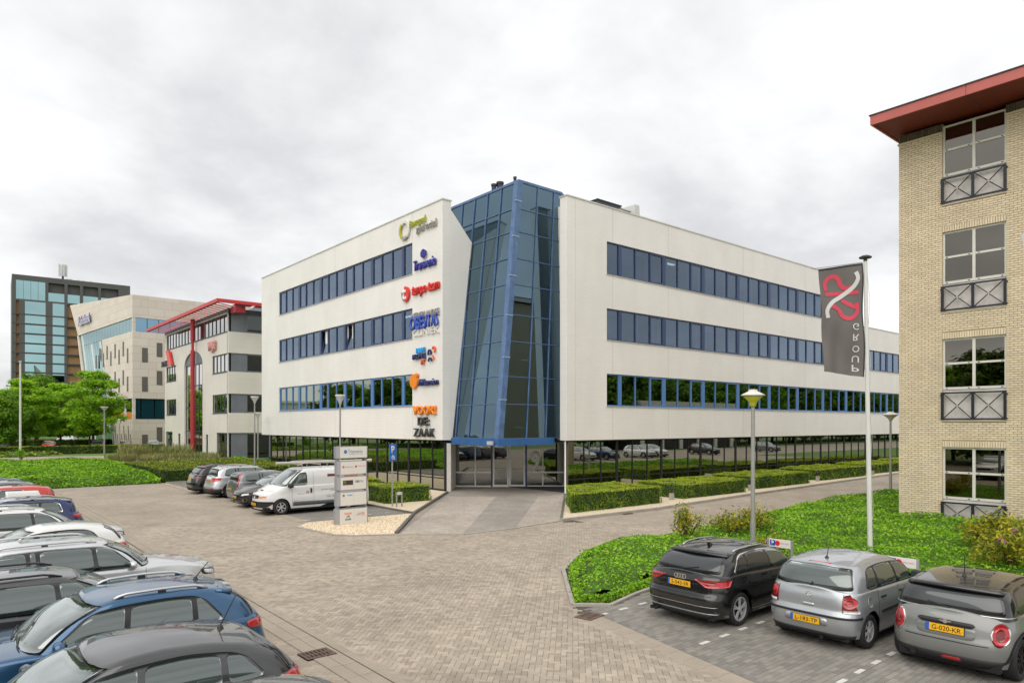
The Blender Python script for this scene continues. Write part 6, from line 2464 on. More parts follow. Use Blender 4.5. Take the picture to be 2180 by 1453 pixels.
    def _shell(s, roofmat):
        n = int(104 * s.res)

        def zlo(x, y, z1):
            z0 = s.sillz
            if y > s.W * 0.55:
                for xw in (s.xfw, s.xrw):
                    d = abs(x - xw)
                    if d < s.arch:
                        z0 = max(z0, s.r + math.sqrt(s.arch ** 2 - d * d) * 1.0)
            return min(z0, z1 - 0.02)

        s.body = s._loft(s.B, 0.55, n, int(12 * s.res) + 2, zlo, s.zt, lambda x: s.hoodc, 10, 'body', s.body_mat, s.root)
        s.cabin = s._loft(s.G, (s.bf + s.H) / 2, int(84 * s.res), int(9 * s.res) + 2, lambda x, y, z1: min(s.zt(x) - 0.03, z1 - 0.02), s.gr, lambda x: s.crown, 12, 'roof', roofmat or s.body_mat, s.root, 2.2)
        # underbody with wheel housings
        MB().box(-s.h + 0.18, s.h - 0.2, -s.W * 0.62, s.W * 0.62, 0.16, 0.62).box(s.xrw + s.arch, s.xfw - s.arch, -s.W * 0.92, s.W * 0.92, 0.17, s.sillz + 0.08) \
            .box(s.xfw + s.arch, s.h - 0.16, -s.W * 0.8, s.W * 0.8, 0.17, s.sillz + 0.08).box(-s.h + 0.14, s.xrw - s.arch, -s.W * 0.8, s.W * 0.8, 0.17, s.sillz + 0.08).build('underbody', M_RIMB, s.root)

    def _wheels(s, r, tw, style, rimf, rimmat):
        ty, rm_, bk = wheel_mesh(r, tw, rimf, style)
        for xw in (s.xfw, s.xrw):
            for sg in (1, -1):
                o = link('wheel', ty, s.root, (xw, sg * (s.W * 0.985 - tw / 2 - 0.01), r))
                ri = link('rim', rm_, o)
                if rimmat:
                    ri.material_slots[0].link = 'OBJECT'
                    ri.material_slots[0].material = rimmat
                link('brake_shade', bk, o)

    # ---- patches lying on the surfaces
    def patch(s, S_, kind, lo, hi, m, name, off=0.004, n=16, rows=4, ru=0.0, cm=0.3, sg=1, half=-1, parent=None, skirt=0.010, smooth=True):
        us = []
        if ru > 0:
            ends = [0, .06, .16, .3, .48, .72, 1]
            us = [e * ru for e in ends] + [ru + (1 - 2 * ru) * (k + 1) / (n + 1) for k in range(n)] + [1 - e * ru for e in reversed(ends)]
        else:
            us = [k / n for k in range(n + 1)]
        lo, hi = resample(lo, us), resample(hi, us)
        if ru > 0:
            for i, u in enumerate(us):
                d = min(u, 1 - u)
                if d < ru:
                    c = cm * (1 - math.sqrt(max(0, 1 - (1 - d / ru) ** 2)))
                    a, b_ = lo[i], hi[i]
                    lo[i] = tuple(p + (q - p) * c for p, q in zip(a, b_))
                    hi[i] = tuple(q + (p - q) * c for p, q in zip(a, b_))

        def pt(a, z):
            if kind == 'side':
                return S_.side(a, z, sg)
            p = S_.P(half, a, z)
            p.y *= sg
            return p

        def nrm(a, z):
            e = 0.004
            d1 = pt(a + e, z) - pt(a - e, z)
            d2 = pt(a, z + e) - pt(a, z - e)
            nv = d1.cross(d2)
            if nv.length < 1e-12:
                return Vector((half, 0, 0))
            nv.normalize()
            p = pt(a, z)
            if nv.dot(Vector((p.x - S_.xm, p.y * 3, 0))) < 0:
                nv = -nv
            return nv

        vs, fs = [], []
        nc = len(us)
        for i in range(nc):
            for j in range(rows + 1):
                a = lo[i][0] + (hi[i][0] - lo[i][0]) * j / rows
                z = lo[i][1] + (hi[i][1] - lo[i][1]) * j / rows
                vs.append(tuple(pt(a, z) + nrm(a, z) * off))
        va, vb, vc = Vector(vs[0 + rows // 2]), Vector(vs[(nc // 2) * (rows + 1) + rows // 2]), Vector(vs[(nc // 2) * (rows + 1) + rows])
        mi_ = nc // 2
        am = (lo[mi_][0] + hi[mi_][0]) / 2
        zm_ = (lo[mi_][1] + hi[mi_][1]) / 2
        flip = (vb - va).cross(vc - vb).dot(nrm(am, zm_)) < 0
        for i in range(nc - 1):
            for j in range(rows):
                o = i * (rows + 1) + j
                q = (o, o + rows + 1, o + rows + 2, o + 1)
                fs.append(q[::-1] if flip else q)
        # skirt back into the body
        ring_ = [i * (rows + 1) for i in range(nc)] + [(nc - 1) * (rows + 1) + j for j in range(1, rows + 1)] + [i * (rows + 1) + rows for i in range(nc - 2, -1, -1)] + [j for j in range(rows - 1, 0, -1)]
        base = len(vs)
        for q in ring_:
            i, j = divmod(q, rows + 1)
            a = lo[i][0] + (hi[i][0] - lo[i][0]) * j / rows
            z = lo[i][1] + (hi[i][1] - lo[i][1]) * j / rows
            vs.append(tuple(pt(a, z) + nrm(a, z) * (off - skirt)))
        nr_ = len(ring_)
        mb = MB()
        mb.add(vs, fs)
        k0 = len(mb.v)
        for q in range(nr_):
            mb.f.append((ring_[q], ring_[(q + 1) % nr_], base + (q + 1) % nr_, base + q))
            mb.m.append(0)
            mb.r.append(0.5)
        me = mb.mesh(name, m)
        if smooth:
            me.polygons.foreach_set('use_smooth', [f < len(fs) for f in range(len(me.polygons))])
        return link(name, me, parent or s.root)

    def endp(s, S_, half, pts):
        return [(S_.end(half, kd, v, z), z) for kd, v, z in pts]

    def rear(s, lo, hi, m, name, S_=None, both=False, **kw):
        S_ = S_ or s.B
        for sg in ((1, -1) if both else (1,)):
            o = s.patch(S_, 'end', s.endp(S_, -1, lo), s.endp(S_, -1, hi), m, name, half=-1, sg=sg, **kw)
        return o

    def front(s, lo, hi, m, name, S_=None, both=False, **kw):
        S_ = S_ or s.B
        for sg in ((1, -1) if both else (1,)):
            o = s.patch(S_, 'end', s.endp(S_, 1, lo), s.endp(S_, 1, hi), m, name, half=1, sg=sg, **kw)
        return o

    def side(s, lo, hi, m, name, S_=None, both=True, **kw):
        S_ = S_ or s.B
        for sg in ((1, -1) if both else (1,)):
            o = s.patch(S_, 'side', lo, hi, m, name, sg=sg, **kw)
        return o

    def _glass(s, edges, cp, gf, grr, bandmat, chrome):
        G = s.G
        zb = lambda x: s.zt(x) + 0.035
        ztp = lambda x: s.gr(x) - s.topin
        A = lambda z: G.xm + 0.80 * (G.xf(z) - G.xm)
        D = lambda z: G.xm - 0.90 * (G.xm - G.xr(z)) + cp

        def edge(k):
            """returns (x_bottom, x_top)"""
            if k == 'A':
                x = A(s.bf)
                zb_, zt_ = zb(x), ztp(A(s.H - 0.15))
                return A(zb_), A(zt_)
            if k == 'D':
                x = D(s.bb)
                zb_, zt_ = zb(x), ztp(D(s.H - 0.15))
                return D(zb_), D(zt_)
            return k
        pts = [edge('A')] + [tuple(e) for e in edges] + [edge('D')]

        def band(e0, e1, g0, g1, m, name, off, grow=0.0, ru=0.10, cm=0.22):
            (a0, a1), (b0, b1) = e0, e1
            n = 12
            lo, hi = [], []
            for k in range(n + 1):
                u = k / n
                xb, xt = a0 - g0 + (b0 + g1 - a0 + g0) * u, a1 - g0 + (b1 + g1 - a1 + g0) * u
                lo.append((xb, zb(xb) - grow))
                hi.append((xt, ztp(xt) + grow))
            s.side(lo, hi, m, name, G, off=off, n=16, rows=6, ru=ru, cm=cm)
        if chrome:
            band(pts[0], pts[-1], -0.045, -0.045, M_CHR, 'window_trim', 0.0035, 0.035, 0.12, 0.25)
        band(pts[0], pts[-1], -0.02, -0.02, bandmat or M_GLOS, 'window_surround', 0.005, 0.018, 0.12, 0.25)
        for k in range(len(pts) - 1):
            w_ = abs(pts[k][0] - pts[k + 1][0])
            band(pts[k], pts[k + 1], 0.035 if k else 0.02, 0.035 if k < len(pts) - 2 else 0.02, gf if k == 0 else grr, 'side_window', 0.009, 0.0, min(0.3, 0.05 / max(w_, 0.1) * 2), 0.14)
        # windscreen and rear screen
        zl = s.zt(s.cx) + 0.02
        zh = s.gr(s.wx) - 0.02
        wl_, wh_ = G.w(zl) * 0.90, G.w(zh) * 0.90
        n = 10
        lo = [('y', -wl_ + 2 * wl_ * k / n, zl + 0.015) for k in range(n + 1)]
        hi = [('y', -wh_ + 2 * wh_ * k / n, zh) for k in range(n + 1)]
        lo2 = [('y', v * 1.03, z - 0.03) for _, v, z in lo]
        hi2 = [('y', v * 1.03, z + 0.015) for _, v, z in hi]
        s.front(lo2, hi2, M_GLOS, 'screen_surround', G, off=0.003, n=22, rows=8)
        s.front(lo, hi, AG_SCRN, 'windscreen', G, off=0.007, n=22, rows=8, ru=0.06, cm=0.05)

    def rear_screen(s, z0, z1, f0=0.84, f1=0.82, m=None, surround=True, bow=0.02, grow=0.03):
        G = s.G
        n = 10
        w0, w1 = G.w(z0) * f0, G.w(z1) * f1
        lo = [('y', -w0 + 2 * w0 * k / n, z0 + bow * (2 * k / n - 1) ** 2) for k in range(n + 1)]
        hi = [('y', -w1 + 2 * w1 * k / n, z1 - 0.01 * (2 * k / n - 1) ** 2) for k in range(n + 1)]
        if surround:
            s.rear([('y', v * (1 + grow * 1.4), z - grow) for _, v, z in lo], [('y', v * (1 + grow * 1.4), z + grow * 0.8) for _, v, z in hi], M_GLOS, 'rear_screen_surround', G, off=0.004, n=20, rows=6, ru=0.08, cm=0.12)
        s.rear(lo, hi, m or AG_DARK, 'rear_screen', G, off=0.008, n=20, rows=6, ru=0.08, cm=0.12)

    # ---- common details
    def seams(s, xs, z0=None, z1=None):
        for x in xs:
            zt_ = s.zt(x) - 0.01
            z0_ = (z0 or s.sillz + 0.06)
            s.side([(x - 0.004, z0_), (x - 0.004 - 0.00, zt_)], [(x + 0.004, z0_), (x + 0.004, zt_)], M_SHUTL, 'door_gap', off=0.0015, n=10, rows=1, skirt=0.003, smooth=False)

    def hline(s, x0, x1, z0, z1, m, name, off=0.004, th=0.02, n=16):
        lo = [(x0 + (x1 - x0) * k / n, z0 + (z1 - z0) * k / n) for k in range(n + 1)]
        s.side(lo, [(x, z + th) for x, z in lo], m, name, off=off, n=n, rows=1)

    def handles(s, xs, z, m=None):
        for x in xs:
            for sg in (1, -1):
                p = s.B.side(x, z, sg)
                MB().obox(p + Vector((0, sg * 0.018, 0)), (1, 0, 0), (0, 1, 0), (0, 0, 1), 0.09, 0.012, 0.014).build('door_handle', m or s.body_mat, s.root)

    def mirrors(s, x=None, z=None, m=None, size=1.0):
        x = x if x is not None else s.G.xm + 0.80 * (s.G.xf(s.bf) - s.G.xm) - 0.12
        z = z if z is not None else s.zt(x) + 0.09
        for sg in (1, -1):
            y0 = s.B.w(z) * 0.97
            c = Vector((x, sg * (y0 + 0.11 * size), z))
            mb = MB()
            prof = [(0.0, -0.105), (0.055, -0.095), (0.085, -0.05), (0.09, 0.02), (0.08, 0.08), (0.04, 0.105), (0.0, 0.11)]
            mb.lathe(prof, 14, axis='y', cap=False)
            mb.v = [(a * 0.85 * size + c.x, b_ * 1.05 * size + c.y, d * 0.85 * size + c.z) for a, b_, d in mb.v]
            o = mb.build('mirror', m or s.body_mat, s.root, smooth=True)
            MB().obox((x + 0.02, sg * (y0 - 0.01), z - 0.04), (1, 0, 0), (0, 1, 0), (0, 0, 1), 0.04, 0.08, 0.02).build('mirror_arm', M_PLAS, o)
            MB().obox((c.x - 0.072 * size, c.y, c.z), (1, 0, 0), (0, 1, 0), (0, 0, 1), 0.005, 0.085 * size, 0.055 * size).build('mirror_glass', AG_MID, o)

    def plate(s, half, z, txt, off=0.018, y=0.0, tilt=0.0):
        S_ = s.B
        p = S_.P(half, S_.end(half, 'y', max(abs(y), 1e-4), z), z)
        x = p.x + half * off
        ax = Vector((0, -1 * -half, 0))
        ax = Vector((0, 1 if half > 0 else -1, 0))
        az = Vector((tilt * -half, 0, 1)).normalized()
        c = Vector((x, y, z))
        nv = ax.cross(az)
        pl = MB().obox(c, ax, az, nv, 0.26, 0.055, 0.006).build('number_plate', M_PLATE, s.root)
        MB().obox(c - ax * 0.238 + nv * 0.0045, ax, az, nv, 0.022, 0.054, 0.003).build('plate_band', M_PBLUE, pl)
        MB().obox(c - nv * 0.006, ax, az, nv, 0.268, 0.062, 0.004).build('plate_holder', M_PLAS, pl)
        if txt:
            me = text('' + txt, c + ax * 0.022 + nv * 0.0065, ax, az, width=0.40, height=0.070, mat_=M_INK, parent=pl, extrude=0.0012, bold=0.006, name='plate_text')

    def rails(s, m=None, y=0.60, x0=None, x1=None, lift=0.045, th=0.016):
        x0 = x0 if x0 is not None else s.wx - 0.25
        x1 = x1 if x1 is not None else s.rx + 0.25
        for sg in (1, -1):
            pts = []
            for k in range(15):
                u = k / 14
                x = x0 + (x1 - x0) * u
                yy = y * s.W * (1 - 0.05 * (2 * u - 1) ** 2)
                l_ = lift * min(1, min(u, 1 - u) * 9)
                wt = s.G.w(s.gr(x))
                z = s.gr(x) + s.crown * max(0, 1 - (yy / max(wt, 0.01)) ** 2) + l_ - 0.005
                pts.append((x, sg * yy, z))
            o = MB().sweep(pts, th, 10).build('roof_rail', m or M_SATIN, s.root, smooth=True)
            ft = MB()
            for u in (1, 7, 13):
                a = pts[u]
                ft.box(a[0] - 0.05, a[0] + 0.05, a[1] - 0.010, a[1] + 0.010, a[2] - lift - 0.02, a[2] - th * 0.4)
            ft.build('rail_foot', M_PLAS, o)

    def antenna(s, x, kind='whip', h=0.22, lean=-0.5, y=0.0):
        z = s.gr(x) + s.crown - 0.005
        mb = MB()
        if kind == 'fin':
            mb.slab([(x + 0.11, y - 0.025, z - 0.01), (x - 0.07, y - 0.03, z - 0.01), (x - 0.08, y - 0.008, z + 0.065), (x - 0.05, y - 0.008, z + 0.065)], (0, 1, 0), 0.05)
            mb.build('antenna', M_GLOS, s.root, fixn=True)
        else:
            mb.lathe([(0.045, -0.01), (0.03, 0.02), (0.012, 0.045)], 10, (x, y, z))
            mb.tube((x, y, z + 0.03), (x + lean * h, y, z + h), 0.009, 0.005, 6)
            mb.build('antenna', M_PLAS, s.root)

    def spoiler(s, m=None, depth=0.16, half_w=0.62, drop=0.0, z=None, th=0.035):
        z = z if z is not None else s.gr(s.rx) + s.crown * 0.4
        mb = MB()
        n = 12
        rows_ = []
        for k in range(n + 1):
            u = -1 + 2 * k / n
            yy = u * half_w * s.W
            x0 = s.rx + 0.14 + 0.03 * u * u
            x1 = s.rx - depth + 0.10 * u * u
            zz = z + 0.012 * (1 - u * u) - 0.01 * u * u
            rows_.append([(x0, yy, zz + 0.012), ((x0 + x1) / 2, yy, zz + 0.010 - drop * 0.4), (x1, yy, zz - drop), (x1 + 0.01, yy, zz - drop - th), (x0 - 0.05, yy, zz - th - 0.03)])
        vs = [p for r_ in rows_ for p in r_]
        fs = []
        for k in range(n):
            for j in range(5):
                a, b_ = k * 5 + j, k * 5 + (j + 1) % 5
                fs.append((a, b_, b_ + 5, a + 5))
        fs += [(0, 1, 2, 3, 4), tuple(n * 5 + j for j in (4, 3, 2, 1, 0))]
        mb.add(vs, fs)
        o = mb.build('roof_spoiler', m or s.body_mat, s.root, fixn=True)
        for p in o.data.polygons:
            p.use_smooth = True
        return o

    def wiper(s, z, y0=-0.15, y1=0.28, S_=None):
        S_ = S_ or s.G
        a = S_.P(-1, S_.end(-1, 'y', abs(y0) + 1e-4, z), z)
        mb = MB()
        pts = []
        for k in range(6):
            yy = y0 + (y1 - y0) * k / 5
            zz = z + 0.02 + 0.06 * (k / 5)
            p = S_.P(-1, S_.end(-1, 'y', yy if abs(yy) > 1e-4 else 1e-4, zz), zz)
            pts.append(p + Vector((-0.025, 0, 0)))
        mb.path(pts, 0.009, 6)
        mb.lathe([(0.03, 0), (0.025, 0.03)], 10, pts[0] - Vector((0.0, 0, 0.01)), axis='x')
        mb.build('wiper', M_PLAS, s.root)

    def front_wipers(s):
        G = s.G
        for y0, y1 in ((-0.05, -0.55), (0.5, 0.02)):
            pts = []
            for k in range(6):
                yy = y0 + (y1 - y0) * k / 5
                zz = s.zt(s.cx) + 0.045 + 0.05 * k / 5
                p = G.P(1, G.end(1, 'y', yy if abs(yy) > 1e-4 else 1e-4, zz), zz)
                pts.append(p + Vector((0.03, 0, 0.012)))
            MB().path(pts, 0.009, 6).build('wiper', M_PLAS, s.root)
        # scuttle under the screen
        z = s.zt(s.cx)
        lo = [('y', v, z - 0.055) for v in (-0.70 * s.W, 0, 0.70 * s.W)]

    def lower_trim(s, m=None, zr=0.36, zs=0.30, arches=True, off=0.006, aw=0.055, ends=True):
        m = m or M_PLAS
        s.side([(s.xrw + s.arch + 0.01, s.sillz), (s.xfw - s.arch - 0.01, s.sillz)], [(s.xrw + s.arch + 0.01, zs), (s.xfw - s.arch - 0.01, zs)], m, 'sill_trim', off=off, n=20, rows=2)
        if arches:
            for xw in (s.xfw, s.xrw):
                inn = [(x, max(s.sillz, z)) for x, z in arc_pts(xw, s.r, s.arch, s.arch, 178, 2, 20)]
                out = [(x, max(s.sillz, z)) for x, z in arc_pts(xw, s.r, s.arch + aw, s.arch + aw, 182, -2, 20)]
                s.side(inn, out, m, 'arch_trim', off=off + 0.004, n=24, rows=1)
        if ends:
            for fn, half in ((s.rear, -1), (s.front, 1)):
                xe = (s.xrw - s.arch - 0.06) if half < 0 else (s.xfw + s.arch + 0.06)
                ph = lambda z: s.B.end(half, 'x', xe, z)
                n = 16
                lo = [(-ph(s.sillz + .01) + 2 * ph(s.sillz + .01) * k / n, s.sillz) for k in range(n + 1)]
                hi = [(-ph(zr) + 2 * ph(zr) * k / n, zr) for k in range(n + 1)]
                s.patch(s.B, 'end', lo, hi, m, 'bumper_trim', off=off, n=28, rows=2, half=half)

    def simple_front(s, grille=True, lamp=None, plate=None):
        hn = s.hn
        w = s.W
        s.front([('y', 0.52 * w, hn - 0.20), ('x', s.h - 0.42, hn - 0.14)], [('y', 0.50 * w, hn - 0.07), ('x', s.h - 0.48, hn - 0.01)], M_GLOS, 'headlight', both=True, off=0.006, n=12, rows=3, ru=0.2, cm=0.3)
        s.front([('y', 0.60 * w, hn - 0.175), ('x', s.h - 0.36, hn - 0.125)], [('y', 0.58 * w, hn - 0.095), ('x', s.h - 0.40, hn - 0.04)], M_CLAMP, 'headlight_lens', both=True, off=0.010, n=12, rows=3, ru=0.2, cm=0.3)
        if grille:
            s.front([('y', -0.46 * w, hn - 0.22), ('y', 0.46 * w, hn - 0.22)], [('y', -0.48 * w, hn - 0.08), ('y', 0.48 * w, hn - 0.08)], M_PLAS, 'grille', off=0.004, n=14, rows=2, ru=0.1)
            s.front([('y', -0.6 * w, 0.24), ('y', 0.6 * w, 0.24)], [('y', -0.66 * w, 0.38), ('y', 0.66 * w, 0.38)], M_PLAS, 'air_intake', off=0.004, n=14, rows=2, ru=0.1)

    def place(s, x, y, rz):
        s.root.location = (x, y, 0)
        s.root.rotation_euler = (0, 0, rz)
        return s

# ------------------------------------------------------------------ right-hand row, seen from behind
P_BLACK = paint('black', (0.006, 0.006, 0.0065), 0.1, 0.25)
P_SILV = paint('silver', (0.40, 0.42, 0.44), 0.6, 0.34)
P_GREY = paint('moonwalk_grey', (0.185, 0.19, 0.182), 0.15, 0.35)
P_WHITE = paint('white', (0.68, 0.68, 0.67), 0.0, 0.35)
P_LSILV = paint('light_silver', (0.60, 0.61, 0.62), 0.6, 0.33)
P_DGREY = paint('dark_grey', (0.055, 0.056, 0.058), 0.5, 0.33)
P_MGREY = paint('mid_grey', (0.20, 0.21, 0.22), 0.6, 0.33)
P_BLUE = paint('blue', (0.020, 0.085, 0.185), 0.5, 0.30)
P_NAVY = paint('navy', (0.010, 0.022, 0.10), 0.4, 0.30)
P_RED = paint('red', (0.50, 0.03, 0.02), 0.1, 0.33)
P_BROWN = paint('dark_brown', (0.030, 0.024, 0.024), 0.45, 0.33)
GR = 'cars in the bays before the brick building'


def emblem_rings(car, z, y0, m, n=4, r=0.048, step=0.062):
    S_ = car.B
    for k in range(n):
        yy = y0 + (k - (n - 1) / 2) * step
        p = S_.P(-1, S_.end(-1, 'y', yy if abs(yy) > 1e-4 else 1e-4, z), z)
        mb = MB()
        N = 16
        vs, fs = [], []
        for i in range(N):
            a = 2 * math.pi * i / N
            for rr in (r, r * 0.74):
                for d in (0.004, 0.014):
                    vs.append((p.x - d, p.y + rr * math.cos(a), z + rr * math.sin(a)))
        for i in range(N):
            o, q = i * 4, ((i + 1) % N) * 4
            for a, b_ in ((0, 1), (1, 3), (3, 2), (2, 0)):
                fs.append((o + a, q + a, q + b_, o + b_))
        mb.add(vs, fs)
        mb.build('emblem_ring', m, car.root, fixn=True)


# black sporty hatchback
c = Car('hatchback_car', 'black hatchback with four ring emblem parked first in the right row', L=4.31, W=0.895, H=1.44, fo=0.86, wb=2.63, r=0.322, tw=0.225, hn=0.72, hc=0.93, bf=0.945, bb=0.985,
        cx=0.98, wx=0.20, rx=-1.42, tb=0.20, body=P_BLACK, edges=[(-0.20, -0.24), (-1.02, -0.98)], cp=0.26, group=GR, glass_front=AG_MID, glass_rear=AG_DARK, chrome_band=True, rim='twin', rimf=0.74, sill=0.2,
        xrt=[(0.16, -2.04), (0.3, -2.12), (0.45, -2.155), (0.60, -2.15), (0.64, -2.10), (0.80, -2.085), (0.93, -2.06), (1.0, -1.985)])
c.rear_screen(1.035, 1.315, 0.86, 0.84, m=AG_DARK)
c.spoiler(M_GLOS, 0.17, 0.74, 0.02)
c.rails(M_SATIN, 0.69, lift=0.02, th=0.014)
c.antenna(-1.05, 'fin')
c.mirrors(m=P_BLACK)
c.wiper(1.03, 0.05, -0.28)
c.seams([0.72, -0.22, -1.12])
c.handles([-0.08, -0.95], 0.80)
for sg_ in (1,):
    c.rear([('y', 0.34, 0.905), ('y', 0.58, 0.785), ('x', -1.72, 0.80)], [('y', 0.335, 0.915), ('y', 0.60, 0.925), ('x', -1.62, 0.915)], M_RLAMP, 'tail_light', both=True, off=0.010, n=18, rows=4)
    c.rear([('y', 0.42, 0.872), ('y', 0.60, 0.845), ('x', -1.98, 0.848)], [('y', 0.42, 0.898), ('y', 0.60, 0.90), ('x', -1.98, 0.895)], M_RLAMD, 'lamp_insert', both=True, off=0.0135, n=10, rows=2)
emblem_rings(c, 0.925, 0.0, M_CHR)
c.plate(-1, 0.80, 'S-543-SR', off=0.02, tilt=0.05)
c.rear([('y', -0.78, 0.295), ('y', 0.78, 0.295)], [('y', -0.80, 0.312), ('y', 0.80, 0.312)], M_SATIN, 'diffuser_line', off=0.012, n=20, rows=1)
c.rear([('y', -0.62, 0.20), ('y', 0.62, 0.20)], [('y', -0.70, 0.29), ('y', 0.70, 0.29)], M_PLAS, 'diffuser', off=0.008, n=20, rows=2)
c.rear([('y', -0.80, 0.43), ('y', 0.80, 0.43)], [('y', -0.80, 0.438), ('y', 0.80, 0.438)], M_SATIN, 'bumper_line', off=0.004, n=20, rows=1)
c.rear([('y', -0.70, 0.62), ('y', 0.70, 0.62)], [('y', -0.70, 0.632), ('y', 0.70, 0.632)], M_SHUTL, 'tailgate_gap', off=0.002, n=20, rows=1, skirt=0.004)
for yy in (0.50, 0.60):
    MB().lathe([(0.035, -0.10), (0.035, 0.05), (0.028, 0.05)], 12, (-2.10, yy, 0.225), axis='x').build('exhaust', M_RIMD, c.root)
c.hline(c.xrw + 0.42, c.xfw - 0.42, 0.27, 0.27, M_SATIN, 'sill_line', th=0.008)
for xw_ in (0.0,):
    pn = MB().slab([(0.12, -0.42, 0), (0.12, 0.42, 0), (-0.55, 0.44, 0), (-0.55, -0.44, 0)], (0, 0, 1), 0.012)
    pn.v = [(a, b_, z + c.gr(a) + c.crown * (1 - (b_ / 0.62) ** 2) - 0.004) for a, b_, z in pn.v]
    pn.build('glass_sunroof', AG_DARK, c.root)
c.simple_front()
c.place(11.15 + 2.155, 8.28, 0)

# silver compact hatchback
c = Car('hatchback_car', 'silver compact hatchback with round tail lights, middle of the right row', L=3.916, W=0.83, H=1.465, fo=0.80, wb=2.46, r=0.298, tw=0.185, hn=0.74, hc=0.94, bf=0.955, bb=0.985,
        cx=0.98, wx=0.22, rx=-1.50, tb=0.13, body=P_SILV, edges=[(-0.12, -0.17), (-0.92, -0.90)], cp=0.27, group=GR, glass_front=AG_MID, glass_rear=AG_MID, bandmat=M_PLAS, rim='six', rimf=0.64, sill=0.22, gwf=0.79,
        xrt=[(0.16, -1.85), (0.3, -1.91), (0.45, -1.955), (0.60, -1.95), (0.635, -1.90), (0.80, -1.885), (0.93, -1.85), (1.0, -1.815)], crown=0.045)
c.rear_screen(1.015, 1.345, 0.875, 0.86, m=AG_MID, bow=0.035, grow=0.022)
c.mirrors(m=M_PLAS)
c.antenna(-1.2, 'whip', 0.28, 0.4)
c.rear([('y', -0.20, 1.375), ('y', 0.20, 1.375)], [('y', -0.20, 1.40), ('y', 0.20, 1.40)], M_RLAMP, 'brake_light', c.G, off=0.016, n=10, rows=2)
c.wiper(1.02, 0.0, -0.02)
c.seams([0.74, -0.14, -0.98])
c.handles([-0.02, -0.80], 0.84, M_PLAS)
c.rear([('y', 0.565, 0.66), ('x', -1.70, 0.66)], [('y', 0.575, 0.945), ('x', -1.74, 0.975)], M_RLAMD, 'tail_light', both=True, off=0.012, n=18, rows=6, ru=0.2, cm=0.25)
S_ = c.B
for sg_ in (1, -1):
    for rr, mm_, dd in ((0.090, M_RLAMP, 0.018), (0.052, M_RLAMD, 0.024), (0.030, M_RLAMP, 0.027)):
        lo = [('y', 0.672 + rr * math.cos(R(a)), 0.835 + rr * 1.05 * math.sin(R(a))) for a in range(180, 361, 20)]
        hi = [('y', 0.672 + rr * math.cos(R(a)), 0.835 + rr * 1.05 * math.sin(R(a))) for a in range(180, -1, -20)]
        c.patch(c.B, 'end', c.endp(c.B, -1, [(k_, min(v_, 0.815), z_) for k_, v_, z_ in lo]), c.endp(c.B, -1, [(k_, min(v_, 0.815), z_) for k_, v_, z_ in hi]), mm_, 'round_lamp', off=dd, n=18, rows=4, sg=sg_, half=-1)
    c.patch(c.B, 'end', c.endp(c.B, -1, [('y', 0.60, 0.665), ('x', -1.69, 0.665)]), c.endp(c.B, -1, [('y', 0.60, 0.715), ('x', -1.68, 0.715)]), M_CLAMP, 'reverse_lamp', off=0.016, n=10, rows=2, sg=sg_, half=-1)
c.rear([('y', -0.815, 0.560), ('y', 0.815, 0.560)], [('y', -0.815, 0.598), ('y', 0.815, 0.598)], M_PLAS, 'rub_strip', off=0.012, n=24, rows=2)
c.plate(-1, 0.47, 'L-183-TP', off=0.02, y=0.02)
c.rear([('y', -0.36, 0.405), ('y', 0.40, 0.405)], [('y', -0.36, 0.535), ('y', 0.40, 0.535)], P_SILV, 'plate_recess', off=0.006, n=12, rows=2, ru=0.15)
c.lower_trim(M_PLAS, zr=0.285, zs=0.20, arches=False)
c.hline(c.xrw + 0.42, c.xfw - 0.40, 0.555, 0.575, M_PLAS, 'side_strip', off=0.010, th=0.05)
c.rear([('y', -0.60, 0.632), ('y', 0.60, 0.632)], [('y', -0.60, 0.642), ('y', 0.60, 0.642)], M_SHUTL, 'tailgate_gap', off=0.002, n=20, rows=1, skirt=0.004)
c.rear([('y', 0.575, 0.64), ('y', 0.575, 0.97)], [('y', 0.583, 0.64), ('y', 0.583, 0.97)], M_SHUTL, 'tailgate_gap', both=True, off=0.002, n=10, rows=1, skirt=0.004)
c.rear([('y', -0.11, 0.70), ('y', 0.11, 0.70)], [('y', -0.11, 0.745), ('y', 0.11, 0.745)], M_SATIN, 'tailgate_grip', off=0.008, n=10, rows=2, ru=0.3, cm=0.7)
emblem_rings(c, 0.885, 0.0, M_CHR, 1, 0.055)
bx_ = c.B.P(-1, 1e-3, 0.885).x
text('V', (bx_ - 0.004, 0.0, 0.902), (0, -1, 0), (0, 0, 1), width=0.05, height=0.035, mat_=M_CHR, parent=c.root, extrude=0.01, bold=0.01, name='emblem_letter')
text('W', (bx_ - 0.004, 0.0, 0.868), (0, -1, 0), (0, 0, 1), width=0.07, height=0.04, mat_=M_CHR, parent=c.root, extrude=0.01, bold=0.01, name='emblem_letter')
MB().lathe([(0.03, -0.12), (0.03, 0.0)], 12, (-1.82, -0.25, 0.20), axis='x').build('exhaust', M_RIMD, c.root)
lo = arc_pts(-1.32, 0.80, 0.075, 0.085, 180, 360, 8)
hi = arc_pts(-1.32, 0.80, 0.075, 0.085, 180, 0, 8)
c.patch(c.B, 'side', lo, hi, P_SILV, 'fuel_flap', off=0.004, n=16, rows=3, sg=-1)
c.simple_front()
c.place(11.80 + 1.958, 6.02, 0)

